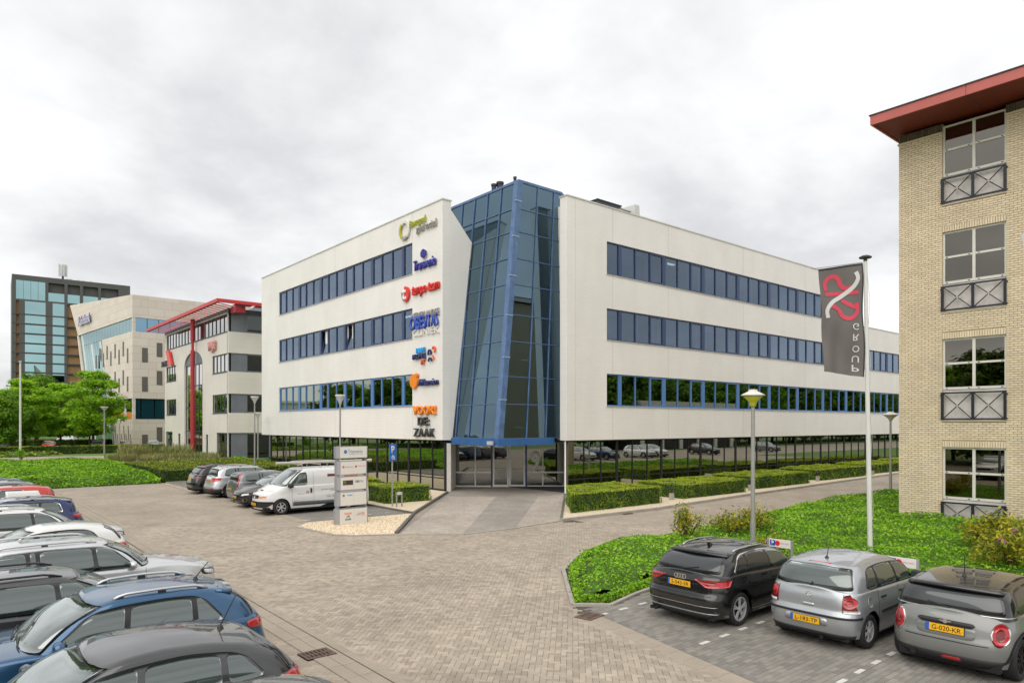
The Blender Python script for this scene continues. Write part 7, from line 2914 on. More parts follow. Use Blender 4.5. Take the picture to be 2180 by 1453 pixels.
# grey small hatchback with black roof
c = Car('hatchback_car', 'grey small hatchback with a glossy black roof and upright oval tail lights', L=3.84, W=0.875, H=1.415, fo=0.70, wb=2.50, r=0.318, tw=0.205, hn=0.80, hc=0.93, bf=0.935, bb=0.965,
        cx=0.85, wx=0.22, rx=-1.46, tb=0.17, body=P_GREY, edges=[(-0.42, -0.42)], cp=0.24, group=GR, glass_front=AG_DARK, glass_rear=AG_DARK, rim='ten', rimf=0.72, sill=0.22, gwf=0.80, roofmat=P_BLACK, rimmat=M_RIMD, topin=0.07,
        xrt=[(0.16, -1.80), (0.3, -1.87), (0.45, -1.915), (0.56, -1.915), (0.62, -1.885), (0.80, -1.845), (0.92, -1.79), (1.0, -1.73)], crown=0.04, pq=(5, 2.4, 10, 3.4))
c.rear_screen(1.005, 1.285, 0.87, 0.86, m=AG_DARK)
c.spoiler(P_BLACK, 0.13, 0.76, 0.01)
c.antenna(-1.0, 'whip', 0.34, 0.02)
c.mirrors(m=P_BLACK)
c.wiper(1.0, 0.0, 0.30)
c.seams([0.55, -0.55])
c.handles([-0.40], 0.80, M_CHR)
# chrome waist line all round
n_ = 40
for half_ in (-1,):
    ph_ = c.G.end(-1, 'x', -0.9, 0.975)
    lo = [(-ph_ + 2 * ph_ * k / n_, 0.968) for k in range(n_ + 1)]
    c.patch(c.G, 'end', lo, [(a, z + 0.014) for a, z in lo], M_CHR, 'waist_trim', off=0.012, n=60, rows=1, half=-1)
c.side([(-1.0, c.zt(-1.0) + 0.004), (0.6, c.zt(0.6) + 0.004)], [(-1.0, c.zt(-1.0) + 0.018), (0.6, c.zt(0.6) + 0.018)], M_CHR, 'waist_trim', c.G, off=0.010, n=24, rows=1)
for nm_, rx_, rz_, mm_, dd in (('lamp_ring', 0.102, 0.168, M_CHR, 0.012), ('tail_light', 0.086, 0.150, M_RLAMP, 0.020), ('lamp_insert', 0.048, 0.09, M_RLAMD, 0.024)):
    lo = [('y', min(0.862, 0.69 + rx_ * math.cos(R(a))), 0.735 + rz_ * math.sin(R(a))) for a in range(180, 361, 15)]
    hi = [('y', min(0.862, 0.69 + rx_ * math.cos(R(a))), 0.735 + rz_ * math.sin(R(a))) for a in range(180, -1, -15)]
    c.rear(lo, hi, mm_, nm_, both=True, off=dd, n=20, rows=5)
c.rear([('y', -0.40, 0.60), ('y', 0.40, 0.60)], [('y', -0.40, 0.80), ('y', 0.40, 0.80)], P_GREY, 'plate_recess', off=0.004, n=12, rows=3, ru=0.2)
c.rear([('y', -0.38, 0.785), ('y', 0.38, 0.785)], [('y', -0.40, 0.845), ('y', 0.40, 0.845)], M_PLAS, 'tailgate_grip', off=0.028, n=14, rows=2, ru=0.15, cm=0.6, skirt=0.03)
c.plate(-1, 0.72, 'G-020-KR', off=0.022, tilt=0.12)
ex_ = c.B.P(-1, 1e-3, 0.84).x
MB().slab([(ex_ - 0.032, -0.10, 0.842), (ex_ - 0.032, 0.10, 0.842), (ex_ - 0.032, 0.06, 0.822), (ex_ - 0.032, -0.06, 0.822)], (-1, 0, 0), 0.008).lathe([(0.032, 0), (0.032, 0.01)], 14, (ex_ - 0.046, 0, 0.832), axis='x').build('winged_emblem', M_CHR, c.root)
c.lower_trim(M_PLAS, zr=0.345, zs=0.30, arches=True, aw=0.06)
c.rear([('y', -0.22, 0.265), ('y', 0.06, 0.265)], [('y', -0.20, 0.315), ('y', 0.04, 0.315)], M_RLAMP, 'fog_light', off=0.014, n=10, rows=2, ru=0.2, cm=0.4)
ex_ = c.B.P(-1, c.B.end(-1, 'y', 0.45, 0.29), 0.29).x
MB().lathe([(0.045, -0.02), (0.045, 0.12), (0.036, 0.12)], 14, (ex_ - 0.03, 0.45, 0.275), axis='x').build('exhaust', M_RIMD, c.root)
c.rear([('y', -0.575, 0.55), ('y', 0.575, 0.55)], [('y', -0.575, 0.56), ('y', 0.575, 0.56)], M_SHUTL, 'tailgate_gap', off=0.002, n=20, rows=1, skirt=0.004)
c.simple_front()
c.place(12.0 + 1.92, 3.93, 0)

# ------------------------------------------------------------------ left-hand row
GLR = 'cars in the long row on the left'


def generic_rear(c, lampm=None, z=0.84, plate=None, pz=None, vertical=False):
    W = c.W
    if vertical:
        c.rear([('y', 0.72 * W, 0.72), ('x', -c.h + 0.25, 0.72)], [('y', 0.78 * W, 1.30), ('x', -c.h + 0.45, 1.30)], lampm or M_RLAMP, 'tail_light', both=True, off=0.01, n=10, rows=6)
    else:
        c.rear([('y', 0.55 * W, z - 0.07), ('x', -c.h + 0.42, z - 0.05)], [('y', 0.52 * W, z + 0.06), ('x', -c.h + 0.45, z + 0.07)], lampm or M_RLAMP, 'tail_light', both=True, off=0.010, n=14, rows=3, ru=0.15)
        c.rear([('y', 0.62 * W, z - 0.02), ('x', -c.h + 0.2, z - 0.01)], [('y', 0.62 * W, z + 0.025), ('x', -c.h + 0.2, z + 0.03)], M_RLAMD, 'lamp_insert', both=True, off=0.013, n=8, rows=2)
    if plate is not None:
        c.plate(-1, pz or z, plate, off=0.02)


# nearest, only its roof corner shows
c = Car('hatchback_car', 'dark roof of the nearest parked car at the bottom edge', L=4.2, W=0.89, H=1.46, body=P_DGREY, edges=[(-0.12, -0.17), (-0.95, -0.93)], cp=0.25, group=GLR, rx=-1.45, tb=0.16, res=0.8)
c.rear_screen(1.02, 1.33)
generic_rear(c)
c.simple_front()
c.place(1.45, 6.15, math.pi)
# black hatchback, nose to the left
c = Car('hatchback_car', 'black five door hatchback nearest the drain grate in the left row', L=4.25, W=0.90, H=1.50, fo=0.88, wb=2.60, r=0.32, hn=0.75, hc=0.98, bf=0.985, bb=1.02, cx=1.02, wx=0.18, rx=-1.42, tb=0.22, body=P_DGREY, edges=[(-0.16, -0.22), (-1.02, -1.02)], cp=0.24,
        group=GLR, roofdrop=0.05, bandmat=P_DGREY)
c.rear_screen(1.04, 1.34, 0.9, 0.86)
c.spoiler(P_DGREY, 0.12, 0.74, 0.03)
c.antenna(-1.22, 'whip', 0.36, -0.5)
c.mirrors(m=P_DGREY)
c.seams([0.78, -0.18, -1.1])
c.handles([-0.04, -0.92], 0.86)
generic_rear(c, z=0.96)
c.front_wipers()
c.wiper(1.03, 0.0, 0.2)
c.simple_front()
c.place(1.45, 8.62, math.pi)
# blue SUV
c = Car('suv_car', 'blue SUV with silver roof rails in the left row', L=4.30, W=0.92, H=1.60, fo=0.86, wb=2.60, r=0.345, tw=0.225, hn=0.86, hc=1.04, bf=1.05, bb=1.09, cx=1.00, wx=0.20, rx=-1.50, tb=0.20, body=P_BLUE, edges=[(-0.16, -0.21), (-1.02, -1.02)], cp=0.34,
        group=GLR, sill=0.27, bandmat=M_PLAS)
c.rear_screen(1.12, 1.44, 0.86, 0.84)
c.spoiler(P_BLUE, 0.16, 0.76, 0.03)
c.rails(M_SATIN, 0.655, lift=0.05, th=0.02)
c.antenna(-1.25, 'whip', 0.24, -0.75)
c.mirrors(m=P_BLUE)
c.seams([0.78, -0.18, -1.1])
c.handles([-0.04, -0.92], 0.92)
generic_rear(c, z=0.98)
c.front_wipers()
c.lower_trim()
c.side([(-1.36, c.zt(-1.3) + 0.03), (-1.02, c.zt(-1.0) + 0.015)], [(-1.42, c.zt(-1.3) + 0.055), (-1.02, c.zt(-1.0) + 0.035)], M_CHR, 'window_trim', c.G, off=0.013, n=8, rows=1)
c.wiper(1.12, 0.0, 0.25)
c.simple_front()
c.place(1.80, 11.0, math.pi)
# dark grey estate, nose to the right
c = Car('estate_car', 'dark grey estate car with black roof rails behind the blue SUV', L=4.75, W=0.92, H=1.56, fo=0.92, wb=2.78, r=0.34, hn=0.80, hc=1.0, bf=1.01, bb=1.05, cx=1.05, wx=0.28, rx=-1.95, tb=0.18, body=P_DGREY, edges=[(-0.02, -0.06), (-0.92, -0.95), (-1.05, -1.08)], cp=0.24,
        group=GLR, sill=0.25)
c.rear_screen(1.08, 1.40)
c.rails(M_GLOS, 0.66, lift=0.05, th=0.018)
c.antenna(-1.55, 'fin')
c.mirrors(m=P_DGREY)
c.seams([0.85, -0.05, -1.0])
c.handles([0.08, -0.82], 0.88)
generic_rear(c)
c.front_wipers()
c.simple_front()
c.place(1.55, 13.35, 0)
# silver SUV, nose to the right
c = Car('suv_car', 'silver SUV with its nose towards the lane, largest on the left', L=4.70, W=0.93, H=1.66, fo=0.92, wb=2.78, r=0.36, tw=0.235, hn=0.92, hc=1.08, bf=1.085, bb=1.13, cx=1.05, wx=0.30, rx=-1.85, tb=0.18, body=P_LSILV, edges=[(0.02, -0.02), (-0.88, -0.90), (-1.02, -1.05)], cp=0.26,
        group=GLR, sill=0.28, chrome_band=True, rim='twin')
c.rear_screen(1.16, 1.50)
c.rails(M_SATIN, 0.66, lift=0.045, th=0.02)
c.mirrors(m=P_LSILV)
c.seams([0.85, 0.0, -0.98])
c.handles([0.12, -0.78], 0.95)
generic_rear(c, z=1.0)
c.front_wipers()
c.lower_trim()
c.simple_front(lamp=M_CLAMP)
pn = MB().slab([(0.0, -0.48, 0), (0.0, 0.48, 0), (-1.3, 0.48, 0), (-1.3, -0.48, 0)], (0, 0, 1), 0.012)
pn.v = [(a, b_, z + c.gr(a) + c.crown * (1 - (b_ / 0.62) ** 2) - 0.004) for a, b_, z in pn.v]
pn.build('glass_sunroof', AG_DARK, c.root)
c.place(2.40, 15.9, 0)
# white hatchback, tail to the right
c = Car('hatchback_car', 'white small hatchback with a red tail light behind the silver SUV', L=3.98, W=0.87, H=1.43, fo=0.82, wb=2.48, r=0.31, hn=0.74, hc=0.95, bf=0.955, bb=0.985, cx=0.95, wx=0.20, rx=-1.36, tb=0.20, body=P_WHITE, edges=[(-0.25, -0.30)], cp=0.34, group=GLR)
c.rear_screen(1.03, 1.30, 0.88, 0.86)
c.mirrors(m=P_WHITE)
c.seams([0.72, -0.3])
generic_rear(c, z=0.86, plate='', pz=0.70)
c.simple_front()
c.place(2.0, 20.4, math.pi)
# white SUV, nose right
c = Car('suv_car', 'white SUV with silver roof rails, its bonnet beyond the white hatchback', L=4.55, W=0.92, H=1.62, fo=0.90, wb=2.68, r=0.345, hn=0.86, hc=1.05, bf=1.055, bb=1.10, cx=1.05, wx=0.28, rx=-1.75, tb=0.18, body=P_WHITE, edges=[(0.0, -0.05), (-0.90, -0.92), (-1.05, -1.08)], cp=0.26, group=GLR, sill=0.26)
c.rear_screen(1.12, 1.46)
c.rails(M_SATIN, 0.66, lift=0.045, th=0.02)
c.mirrors(m=P_WHITE)
c.seams([0.82, -0.02, -1.0])
generic_rear(c)
c.lower_trim()
c.simple_front()
c.place(2.15, 23.2, 0)
# navy estate, tail right
c = Car('estate_car', 'navy blue estate car with silver roof rails and a bright red tail light', L=4.60, W=0.91, H=1.50, fo=0.9, wb=2.68, r=0.33, hn=0.75, hc=0.97, bf=0.98, bb=1.02, cx=1.0, wx=0.22, rx=-1.80, tb=0.26, body=P_NAVY, edges=[(-0.05, -0.1), (-0.95, -0.98)], cp=0.28, group=GLR, chrome_band=True)
c.rear_screen(1.05, 1.36)
c.spoiler(P_NAVY, 0.14, 0.74, 0.03)
c.rails(M_SATIN, 0.66, lift=0.04, th=0.018)
c.mirrors(m=P_NAVY)
c.seams([0.8, -0.08, -1.05])
generic_rear(c, z=0.90)
c.simple_front()
c.place(1.72, 27.3, math.pi)
# red and white car
c = Car('mpv_car', 'white car with a red roof and red rear corner in the left row', L=4.1, W=0.87, H=1.56, fo=0.8, wb=2.5, r=0.31, hn=0.80, hc=1.0, bf=1.01, bb=1.05, cx=0.95, wx=0.25, rx=-1.70, tb=0.16, body=P_WHITE, edges=[(-0.05, -0.1)], cp=0.75, group=GLR, roofmat=P_RED, res=0.8, bandmat=P_WHITE)
c.rear_screen(1.08, 1.42)
generic_rear(c, P_RED, vertical=True)
c.mirrors(m=P_RED)
c.seams([0.72, -0.1])
c.side([(-1.45, 1.06), (-0.3, 1.06)], [(-1.30, 1.38), (-0.3, 1.40)], P_WHITE, 'white_side_panel', c.G, off=0.012, n=12, rows=4)
c.simple_front()
c.place(1.85, 32.3, math.pi)
# grey hatchbacks further off
c = Car('hatchback_car', 'grey hatchback behind the red roofed white car in the left row', L=4.1, W=0.87, H=1.47, body=P_MGREY, edges=[(-0.12, -0.17), (-0.9, -0.9)], cp=0.3, group=GLR, rx=-1.40, tb=0.2, res=0.8, fo=0.82, wb=2.5)
c.rear_screen(1.02, 1.34)
generic_rear(c)
c.mirrors(m=P_MGREY)
c.seams([0.7, -0.15, -1.0])
c.simple_front()
c.place(1.95, 36.6, math.pi)
c = Car('liftback_car', 'dark blue grey liftback with chrome window trim, farthest in the left row', L=4.7, W=0.90, H=1.43, body=paint('slate_blue', (0.075, 0.085, 0.12), 0.6), edges=[(-0.1, -0.15), (-1.0, -1.0)], cp=0.35, group=GLR, rx=-1.15, tb=0.30, res=0.8, fo=0.9, wb=2.8, chrome_band=True, roofdrop=0.07)
c.rear_screen(1.02, 1.28)
generic_rear(c)
c.mirrors()
c.simple_front()
c.place(1.80, 41.0, math.pi)

# ------------------------------------------------------------------ row in front of the office
GO = 'cars in the bays before the office'
c = Car('suv_car', 'black SUV at the far end of the row before the office', L=4.35, W=0.91, H=1.60, fo=0.85, wb=2.6, r=0.34, hn=0.86, hc=1.04, bf=1.05, bb=1.09, cx=1.0, wx=0.2, rx=-1.50, tb=0.24, body=P_BLACK, edges=[(-0.12, -0.17), (-0.98, -0.98)], cp=0.34, group=GO, sill=0.26, res=0.8)
c.rear_screen(1.13, 1.45)
c.spoiler(P_BLACK, 0.18, 0.76, 0.03)
c.rails(M_GLOS, 0.66)
generic_rear(c, M_RLAMD, z=0.95, plate='', pz=0.80)
c.lower_trim()
c.simple_front()
c.place(11.15 + 2.17, 41.5, 0)
c = Car('suv_car', 'silver SUV with red wedge tail lights in the row before the office', L=4.69, W=0.94, H=1.66, fo=0.92, wb=2.79, r=0.36, tw=0.235, hn=0.92, hc=1.08, bf=1.085, bb=1.12, cx=1.05, wx=0.28, rx=-1.86, tb=0.22, body=P_LSILV, edges=[(0.0, -0.04), (-0.92, -0.95), (-1.08, -1.1)], cp=0.24, group=GO, sill=0.28, rim='twin', rimf=0.72)
c.rear_screen(1.16, 1.50, m=AG_DARK)
c.spoiler(P_LSILV, 0.14, 0.76, 0.03)
c.rails(M_SATIN, 0.66, lift=0.05)
c.rear([('y', 0.42, 0.98), ('y', 0.60, 0.86), ('x', -c.h + 0.48, 0.93)], [('y', 0.42, 1.06), ('y', 0.60, 1.06), ('x', -c.h + 0.50, 1.07)], M_RLAMP, 'tail_light', both=True, off=0.012, n=14, rows=3)
c.plate(-1, 0.90, '31-KRV-8', off=0.02)
c.lower_trim(zr=0.50)
c.rear([('y', 0.45, 0.50), ('y', 0.80, 0.50)], [('y', 0.45, 0.54), ('y', 0.80, 0.54)], M_RLAMP, 'reflector', both=True, off=0.012, n=8, rows=1)
c.seams([0.85, -0.02, -1.0])
c.handles([0.1, -0.8], 0.95)
c.mirrors(m=P_LSILV)
c.simple_front()
c.place(11.25 + 2.35, 38.6, 0)
c = Car('estate_car', 'dark grey estate car with tall red tail lights in the row before the office', L=4.70, W=0.91, H=1.52, fo=0.92, wb=2.78, r=0.33, hn=0.78, hc=0.99, bf=1.0, bb=1.03, cx=1.0, wx=0.22, rx=-2.02, tb=0.12, body=P_MGREY, edges=[(-0.05, -0.1), (-0.95, -0.97), (-1.1, -1.12)], cp=0.2, group=GO)
c.rear_screen(1.06, 1.38, 0.78, 0.76)
c.rear([('y', 0.80 * 0.91, 0.70), ('x', -c.h + 0.16, 0.70)], [('y', 0.80 * 0.91, 1.02), ('x', -c.h + 0.22, 1.02)], M_RLAMP, 'tail_light', both=True, off=0.012, n=8, rows=5)
c.rear([('y', 0.80 * 0.86, 1.02), ('x', -c.h + 0.26, 1.02)], [('y', 0.80 * 0.72, 1.40), ('x', -c.h + 0.42, 1.40)], M_RLAMP, 'tail_light', c.G, both=True, off=0.012, n=8, rows=5)
c.plate(-1, 0.66, '12-LXB-5', off=0.02)
c.seams([0.8, -0.08, -1.05])
c.handles([0.05, -0.85], 0.88)
c.mirrors(m=P_MGREY)
c.simple_front()
c.place(11.5 + 2.35, 35.7, 0)
c = Car('hatchback_car', 'dark brown hatchback with its nose towards the lane beside the white van', L=4.28, W=0.91, H=1.50, fo=0.92, wb=2.61, r=0.32, hn=0.74, hc=0.98, bf=0.99, bb=1.03, cx=1.15, wx=0.30, rx=-1.40, tb=0.2, body=P_BROWN, edges=[(-0.05, -0.1), (-0.9, -0.92)], cp=0.3, group=GO, rim='twin')
c.rear_screen(1.04, 1.35)
generic_rear(c)
c.simple_front(grille=False)
w = c.W
c.front([('y', -0.40, 0.30), ('y', 0.40, 0.30)], [('y', -0.52, 0.58), ('y', 0.52, 0.58)], M_PLAS, 'grille', off=0.006, n=14, rows=3, ru=0.15, cm=0.4)
c.front([('y', 0.56, 0.28), ('x', c.h - 0.30, 0.28)], [('y', 0.60, 0.44), ('x', c.h - 0.32, 0.46)], M_SATIN, 'fog_surround', both=True, off=0.008, n=8, rows=2, ru=0.2, cm=0.4)
c.front([('y', 0.60, 0.30), ('x', c.h - 0.28, 0.30)], [('y', 0.62, 0.42), ('x', c.h - 0.30, 0.43)], M_PLAS, 'fog_recess', both=True, off=0.012, n=8, rows=2, ru=0.2, cm=0.4)
c.plate(1, 0.50, '75-NVT-2', off=0.03)
c.seams([0.85, -0.08, -1.0])
c.mirrors(m=P_BROWN)
c.front_wipers()
c.place(10.95 + 2.14, 33.2, math.pi)

# ------------------------------------------------------------------ white panel van
c = Car('panel_van', 'white panel van with pipes on its roof rack parked behind the tall sign', L=5.18, W=0.95, H=1.97, fo=0.84, wb=3.10, r=0.325, tw=0.215, hn=0.92, hc=1.20, bf=1.20, bb=1.24, cx=1.85, wx=0.95, rx=-2.42, tb=0.05, body=P_WHITE, group=GO, cat='van',
        gtail=[(1.05, -2.54), (1.24, -2.535), (1.6, -2.52), (1.87, -2.46), (1.97, -2.35)], gwf=0.86, gmid=0.93, edges=(), cp=2.9, sill=0.25, rim='six', rimf=0.66, crown=0.03, hexp=0.9,
        xrt=[(0.16, -2.50), (0.3, -2.56), (0.45, -2.59), (0.6, -2.59), (1.0, -2.565), (1.26, -2.55)], bandmat=M_PLAS, topin=0.16, roofdrop=0.0, hoodc=0.06)
c.rear([('y', 0.80 * 0.95, 0.95), ('x', -2.50, 0.95)], [('y', 0.80 * 0.95, 1.24), ('x', -2.50, 1.24)], M_RLAMP, 'tail_light', both=True, off=0.012, n=8, rows=4)
c.rear([('y', 0.80 * 0.95, 1.25), ('x', -2.46, 1.25)], [('y', 0.80 * 0.93, 1.62), ('x', -2.44, 1.62)], M_RLAMP, 'tail_light', c.G, both=True, off=0.012, n=8, rows=4)
c.front([('y', 0.42, 0.80), ('x', 2.10, 0.86)], [('y', 0.50, 0.98), ('x', 1.98, 1.06)], M_CLAMP, 'headlight', both=True, off=0.010, n=12, rows=4, ru=0.2, cm=0.3)
c.front([('y', 0.36, 0.72), ('x', 2.35, 0.72)], [('y', 0.36, 0.78), ('x', 2.30, 0.80)], M_OLAMP, 'indicator', both=True, off=0.010, n=8, rows=2, ru=0.2)
c.front([('y', -0.34, 0.70), ('y', 0.34, 0.70)], [('y', -0.36, 0.84), ('y', 0.36, 0.84)], M_PLAS, 'grille', off=0.008, n=14, rows=2, ru=0.1)
c.front([('y', -0.09, 0.72), ('y', 0.09, 0.72)], [('y', -0.07, 0.86), ('y', 0.07, 0.86)], M_CHR, 'emblem', off=0.014, n=8, rows=2, ru=0.3, cm=0.7)
c.front([('y', -0.70, 0.32), ('y', 0.70, 0.32)], [('y', -0.90, 0.58), ('y', 0.90, 0.58)], M_PLAS, 'bumper_trim', off=0.010, n=22, rows=3, ru=0.12, cm=0.4)
c.plate(1, 0.46, 'VX-381-G', off=0.03)
c.side([(-2.0, 0.36), (-0.35, 0.36), (1.25, 0.36)], [(-2.0, 0.50), (-0.35, 0.52), (1.25, 0.54)], mat('grey_plastic_cladding', (0.09, 0.095, 0.10), 0.6), 'side_cladding', off=0.012, n=30, rows=2)
c.seams([1.28, 0.30])
c.side([(0.296, 1.2), (0.296, 1.80)], [(0.304, 1.2), (0.304, 1.80)], M_SHUTL, 'door_gap', c.G, off=0.002, n=8, rows=1, skirt=0.003)
c.hline(-2.3, 0.25, 0.75, 0.75, M_CAP, 'body_crease', off=0.003, th=0.006)
c.hline(-2.3, 1.3, 0.60, 0.60, M_CAP, 'body_crease', off=0.003, th=0.006)
c.side([(-2.2, 1.80), (0.2, 1.80)], [(-2.2, 1.808), (0.2, 1.808)], M_CAP, 'body_crease', c.G, off=0.003, n=20, rows=1)
for sg_ in (1, -1):
    p = c.B.side(0.42, 0.98, sg_)
    MB().obox(p + Vector((0, sg_ * 0.012, 0)), (1, 0, 0), (0, 1, 0), (0, 0, 1), 0.035, 0.02, 0.10).build('door_handle', M_PLAS, c.root)
c.mirrors(1.40, 1.24, M_PLAS, 1.35)
c.front_wipers()
MB().box(2.10, 2.28, -0.12, 0.12, 1.02, 1.045).build('bonnet_vent', M_PLAS, c.root)
# small print on the flank that faces the camera (van is turned, so that is its +y side)
vy = 0.955
M_VTXT = mat('grey_print', (0.16, 0.16, 0.17), 0.6)
TXV, TZV = (-1, 0, 0), (0, 0, 1)


def van_text(sx, x, z, w_, h_, m=M_VTXT, shear=0.0):
    y = c.B.side(x, z, 1).y + 0.004
    text(sx, (x, y, z), TXV, TZV, width=w_, height=h_, mat_=m, parent=c.root, extrude=0.001, shear=shear, name='print')


van_text('PETER RIBBENS', -0.45, 0.99, 0.80, 0.055)
van_text('VINKEL', -0.65, 0.92, 0.36, 0.045)
van_text('Uw dak in ons vak', -0.85, 0.68, 1.1, 0.075, shear=0.25)
van_text('Glaswerk', 0.86, 0.86, 0.36, 0.05)
van_text('dCi 115', 1.12, 0.585, 0.18, 0.035, mat('red_print', (0.5, 0.08, 0.04), 0.6))
yb_ = c.G.side(-0.55, 1.62, 1).y
MB().box(-0.78, -0.36, yb_ - 0.004, yb_ + 0.012, 1.55, 1.66).build('maroon_sticker', mat('maroon_sticker', (0.13, 0.03, 0.04), 0.5), c.root)
yb_ = c.B.side(0.58, 0.885, 1).y
MB().lathe([(0.075, 0.0), (0.075, 0.006)], 18, (0.58, yb_ - 0.002, 0.885), axis='y').build('round_sticker', mat('red_blue_sticker', (0.42, 0.03, 0.09), 0.5), c.root)
MB().box(0.53, 0.63, yb_ + 0.004, yb_ + 0.007, 0.865, 0.905).build('round_sticker_print', P_WHITE, c.root)
c.place(10.72 + 2.59, 30.05, math.pi)
van = c
# roof rack is a part of the van; pipes and ladder lie on it
zr_ = 2.10
for xx in (-2.1, -1.1, -0.1, 0.75):
    MB().tube((xx, -0.75, zr_), (xx, 0.75, zr_), 0.018, 0.018, 8).tube((xx, -0.72, 1.93), (xx, -0.72, zr_), 0.015, 0.015, 6).tube((xx, 0.72, 1.93), (xx, 0.72, zr_), 0.015, 0.015, 6).build('rack_bar', M_SATIN, van.root)
for sg_ in (1, -1):
    MB().path([(0.95, sg_ * 0.7, zr_ - 0.02), (0.6, sg_ * 0.72, zr_ + 0.10), (-0.6, sg_ * 0.72, zr_ + 0.12), (-2.3, sg_ * 0.72, zr_ + 0.02)], 0.016, 8).build('rack_rail', M_SATIN, van.root)
M_PVC = mat('pale_plastic_pipe', (0.50, 0.46, 0.40), 0.45, noise=(3, 0.1))
for k, (dy, r_, x0, x1) in enumerate(((0.30, 0.06, 1.75, -2.85), (0.12, 0.05, 1.5, -2.7), (-0.1, 0.045, 1.3, -2.75))):
    pp = thing('drain_pipe', ('thick pale plastic pipe nearest the camera on the van roof rack', 'middle plastic pipe on the van roof rack', 'thin plastic pipe at the far side of the van roof rack')[k], 'pipe', (13.31, 30.05, zr_ + 0.018 + r_), math.pi, 'pipes on the van roof')
    MB().tube((x1, dy, 0), (x0, dy, 0), r_, r_, 12).build('tube', M_PVC, pp, smooth=False)
    MB().tube((x1 - 0.02, dy, 0), (x1 + 0.12, dy, 0), r_ * 1.15, r_ * 1.15, 12).build('socket', M_PVC, pp)

# ------------------------------------------------------------------ cars on the far street
GF = 'cars parked along the far street'


def far_car(label, x, y, rz, m, **kw):
    c = Car('parked_car', label, L=kw.get('L', 4.1), W=0.87, H=kw.get('H', 1.47), body=m, edges=[(-0.12, -0.17), (-0.9, -0.9)], cp=0.3, group=GF, rx=-1.42, tb=0.2, res=0.55, fo=0.82, wb=2.5)
    c.rear_screen(1.02, 1.34)
    generic_rear(c)
    c.simple_front()
    c.place(x, y, rz)


P_REDO = paint('orange_red', (0.62, 0.075, 0.03), 0.0, 0.4)
P_DRED = paint('dull_red', (0.30, 0.03, 0.03), 0.2, 0.4)
for lb, px, py, rz, m in (('orange red hatchback facing the far hedge under the trees', 104, 957, -1.75, P_REDO), ('silver car facing the far hedge, left of the dark red one', 207, 957, -1.75, P_MGREY),
                          ('dark red car facing the far hedge before the slanted office', 266, 957, -1.75, P_DRED), ('white car behind the far hedge, right of the dark red one', 327, 957, -1.75, P_WHITE),
                          ('light grey car at the left edge behind the hedge', 2, 957, -1.75, P_LSILV), ('white car on the lawn road behind the trees', 142, 940, 2.6, P_WHITE)):
    x, y = gp(px, py)
    far_car(lb, x, y, rz, m)
# cars across the road that the right wing mirrors
for k, (x, y, m) in enumerate(((54, 3, P_WHITE), (57.5, 3.2, P_NAVY), (64, 3, P_LSILV), (67, 2.5, P_WHITE), (77, 3, P_BLACK), (92, 3, P_MGREY))):
    c = Car('parked_car', 'parked car mirrored in the ground floor glass of the right wing', L=4.2, W=0.88, H=1.5, body=m, edges=[(-0.12, -0.17), (-0.9, -0.9)], cp=0.3, group='cars mirrored in the right wing', rx=-1.42, tb=0.2, res=0.5)
    c.rear_screen(1.02, 1.34)
    generic_rear(c)
    c.simple_front()
    c.place(x, y, 1.57)

# ================================================================== STREET FURNITURE
M_POLE = mat('galvanised_pole', (0.36, 0.35, 0.33), 0.5, metal=0.4, noise=(2, 0.1))
M_WPOLE = mat('white_flagpole', (0.66, 0.65, 0.62), 0.4, noise=(1.5, 0.06))
M_LYEL = mat('yellowed_lamp_bowl', (0.52, 0.50, 0.04), 0.35)
M_LCRM = mat('cream_lamp_bowl', (0.46, 0.43, 0.30), 0.4)
M_LTOP = mat('pale_lamp_cap', (0.66, 0.63, 0.56), 0.5)


def street_lamp(label, x, y, h, bowl, hr=0.32, pr=0.065, style='cone'):
    t_ = thing('street_lamp', label, 'street lamp', (x, y, 0), 0, 'street lamps')
    MB().tube((0, 0, 0), (0, 0, 1.0), pr * 1.25, pr * 1.25, 14).tube((0, 0, 1.0), (0, 0, h - 0.5), pr, pr * 0.85, 14).build('pole', M_POLE, t_)
    if style == 'cone':
        MB().lathe([(pr * 1.4, h - 0.52), (pr * 1.4, h - 0.46), (hr * 0.42, h - 0.36), (hr * 0.98, h - 0.17)], 24).build('bowl', bowl, t_, smooth=True)
        MB().lathe([(hr * 1.06, h - 0.19), (hr * 1.06, h - 0.165), (hr * 0.45, h - 0.07), (hr * 0.40, h - 0.05), (hr * 0.40, h - 0.01), (0.02, h)], 24).build('cap', M_LTOP, t_)
    else:
        MB().lathe([(pr, h - 0.52), (hr * 0.35, h - 0.40), (hr * 0.95, h - 0.08)], 20, cap=False).build('bowl', bowl, t_, smooth=True)
        MB().lathe([(hr, h - 0.08), (hr, h - 0.02), (hr * 0.85, h)], 20).build('cap', M_LTOP, t_)
    return t_


x, y = gp(1603, 1180)
street_lamp('street lamp with a yellow cone shade rising behind the black hatchback', x, y, 4.92, M_LYEL)
x, y = gp(1896, 1049)
street_lamp('street lamp with a cream cone shade beside the brick building', x, y, 4.60, M_LCRM, hr=0.42)
M_LGLS = mat('frosted_lamp_glass', (0.55, 0.56, 0.55), 0.25)
street_lamp('tall grey lamp with a flat round head rising above the tall sign', 16.7, onx(724, 16.7), 5.45, M_LGLS, 0.26, 0.05, 'flat')
street_lamp('grey lamp with flat round head before the red roofed office', 18.9, onx(542, 18.9), 6.0, M_LGLS, 0.30, 0.06, 'flat')
street_lamp('lower grey lamp just right of another before the red roofed office', 21.6, onx(549, 21.6), 4.9, M_LGLS, 0.30, 0.06, 'flat')
street_lamp('street lamp beside the parked cars on the far street, left one', *gp(222, 966), 6.2, M_LGLS, 0.5, 0.09, 'flat')
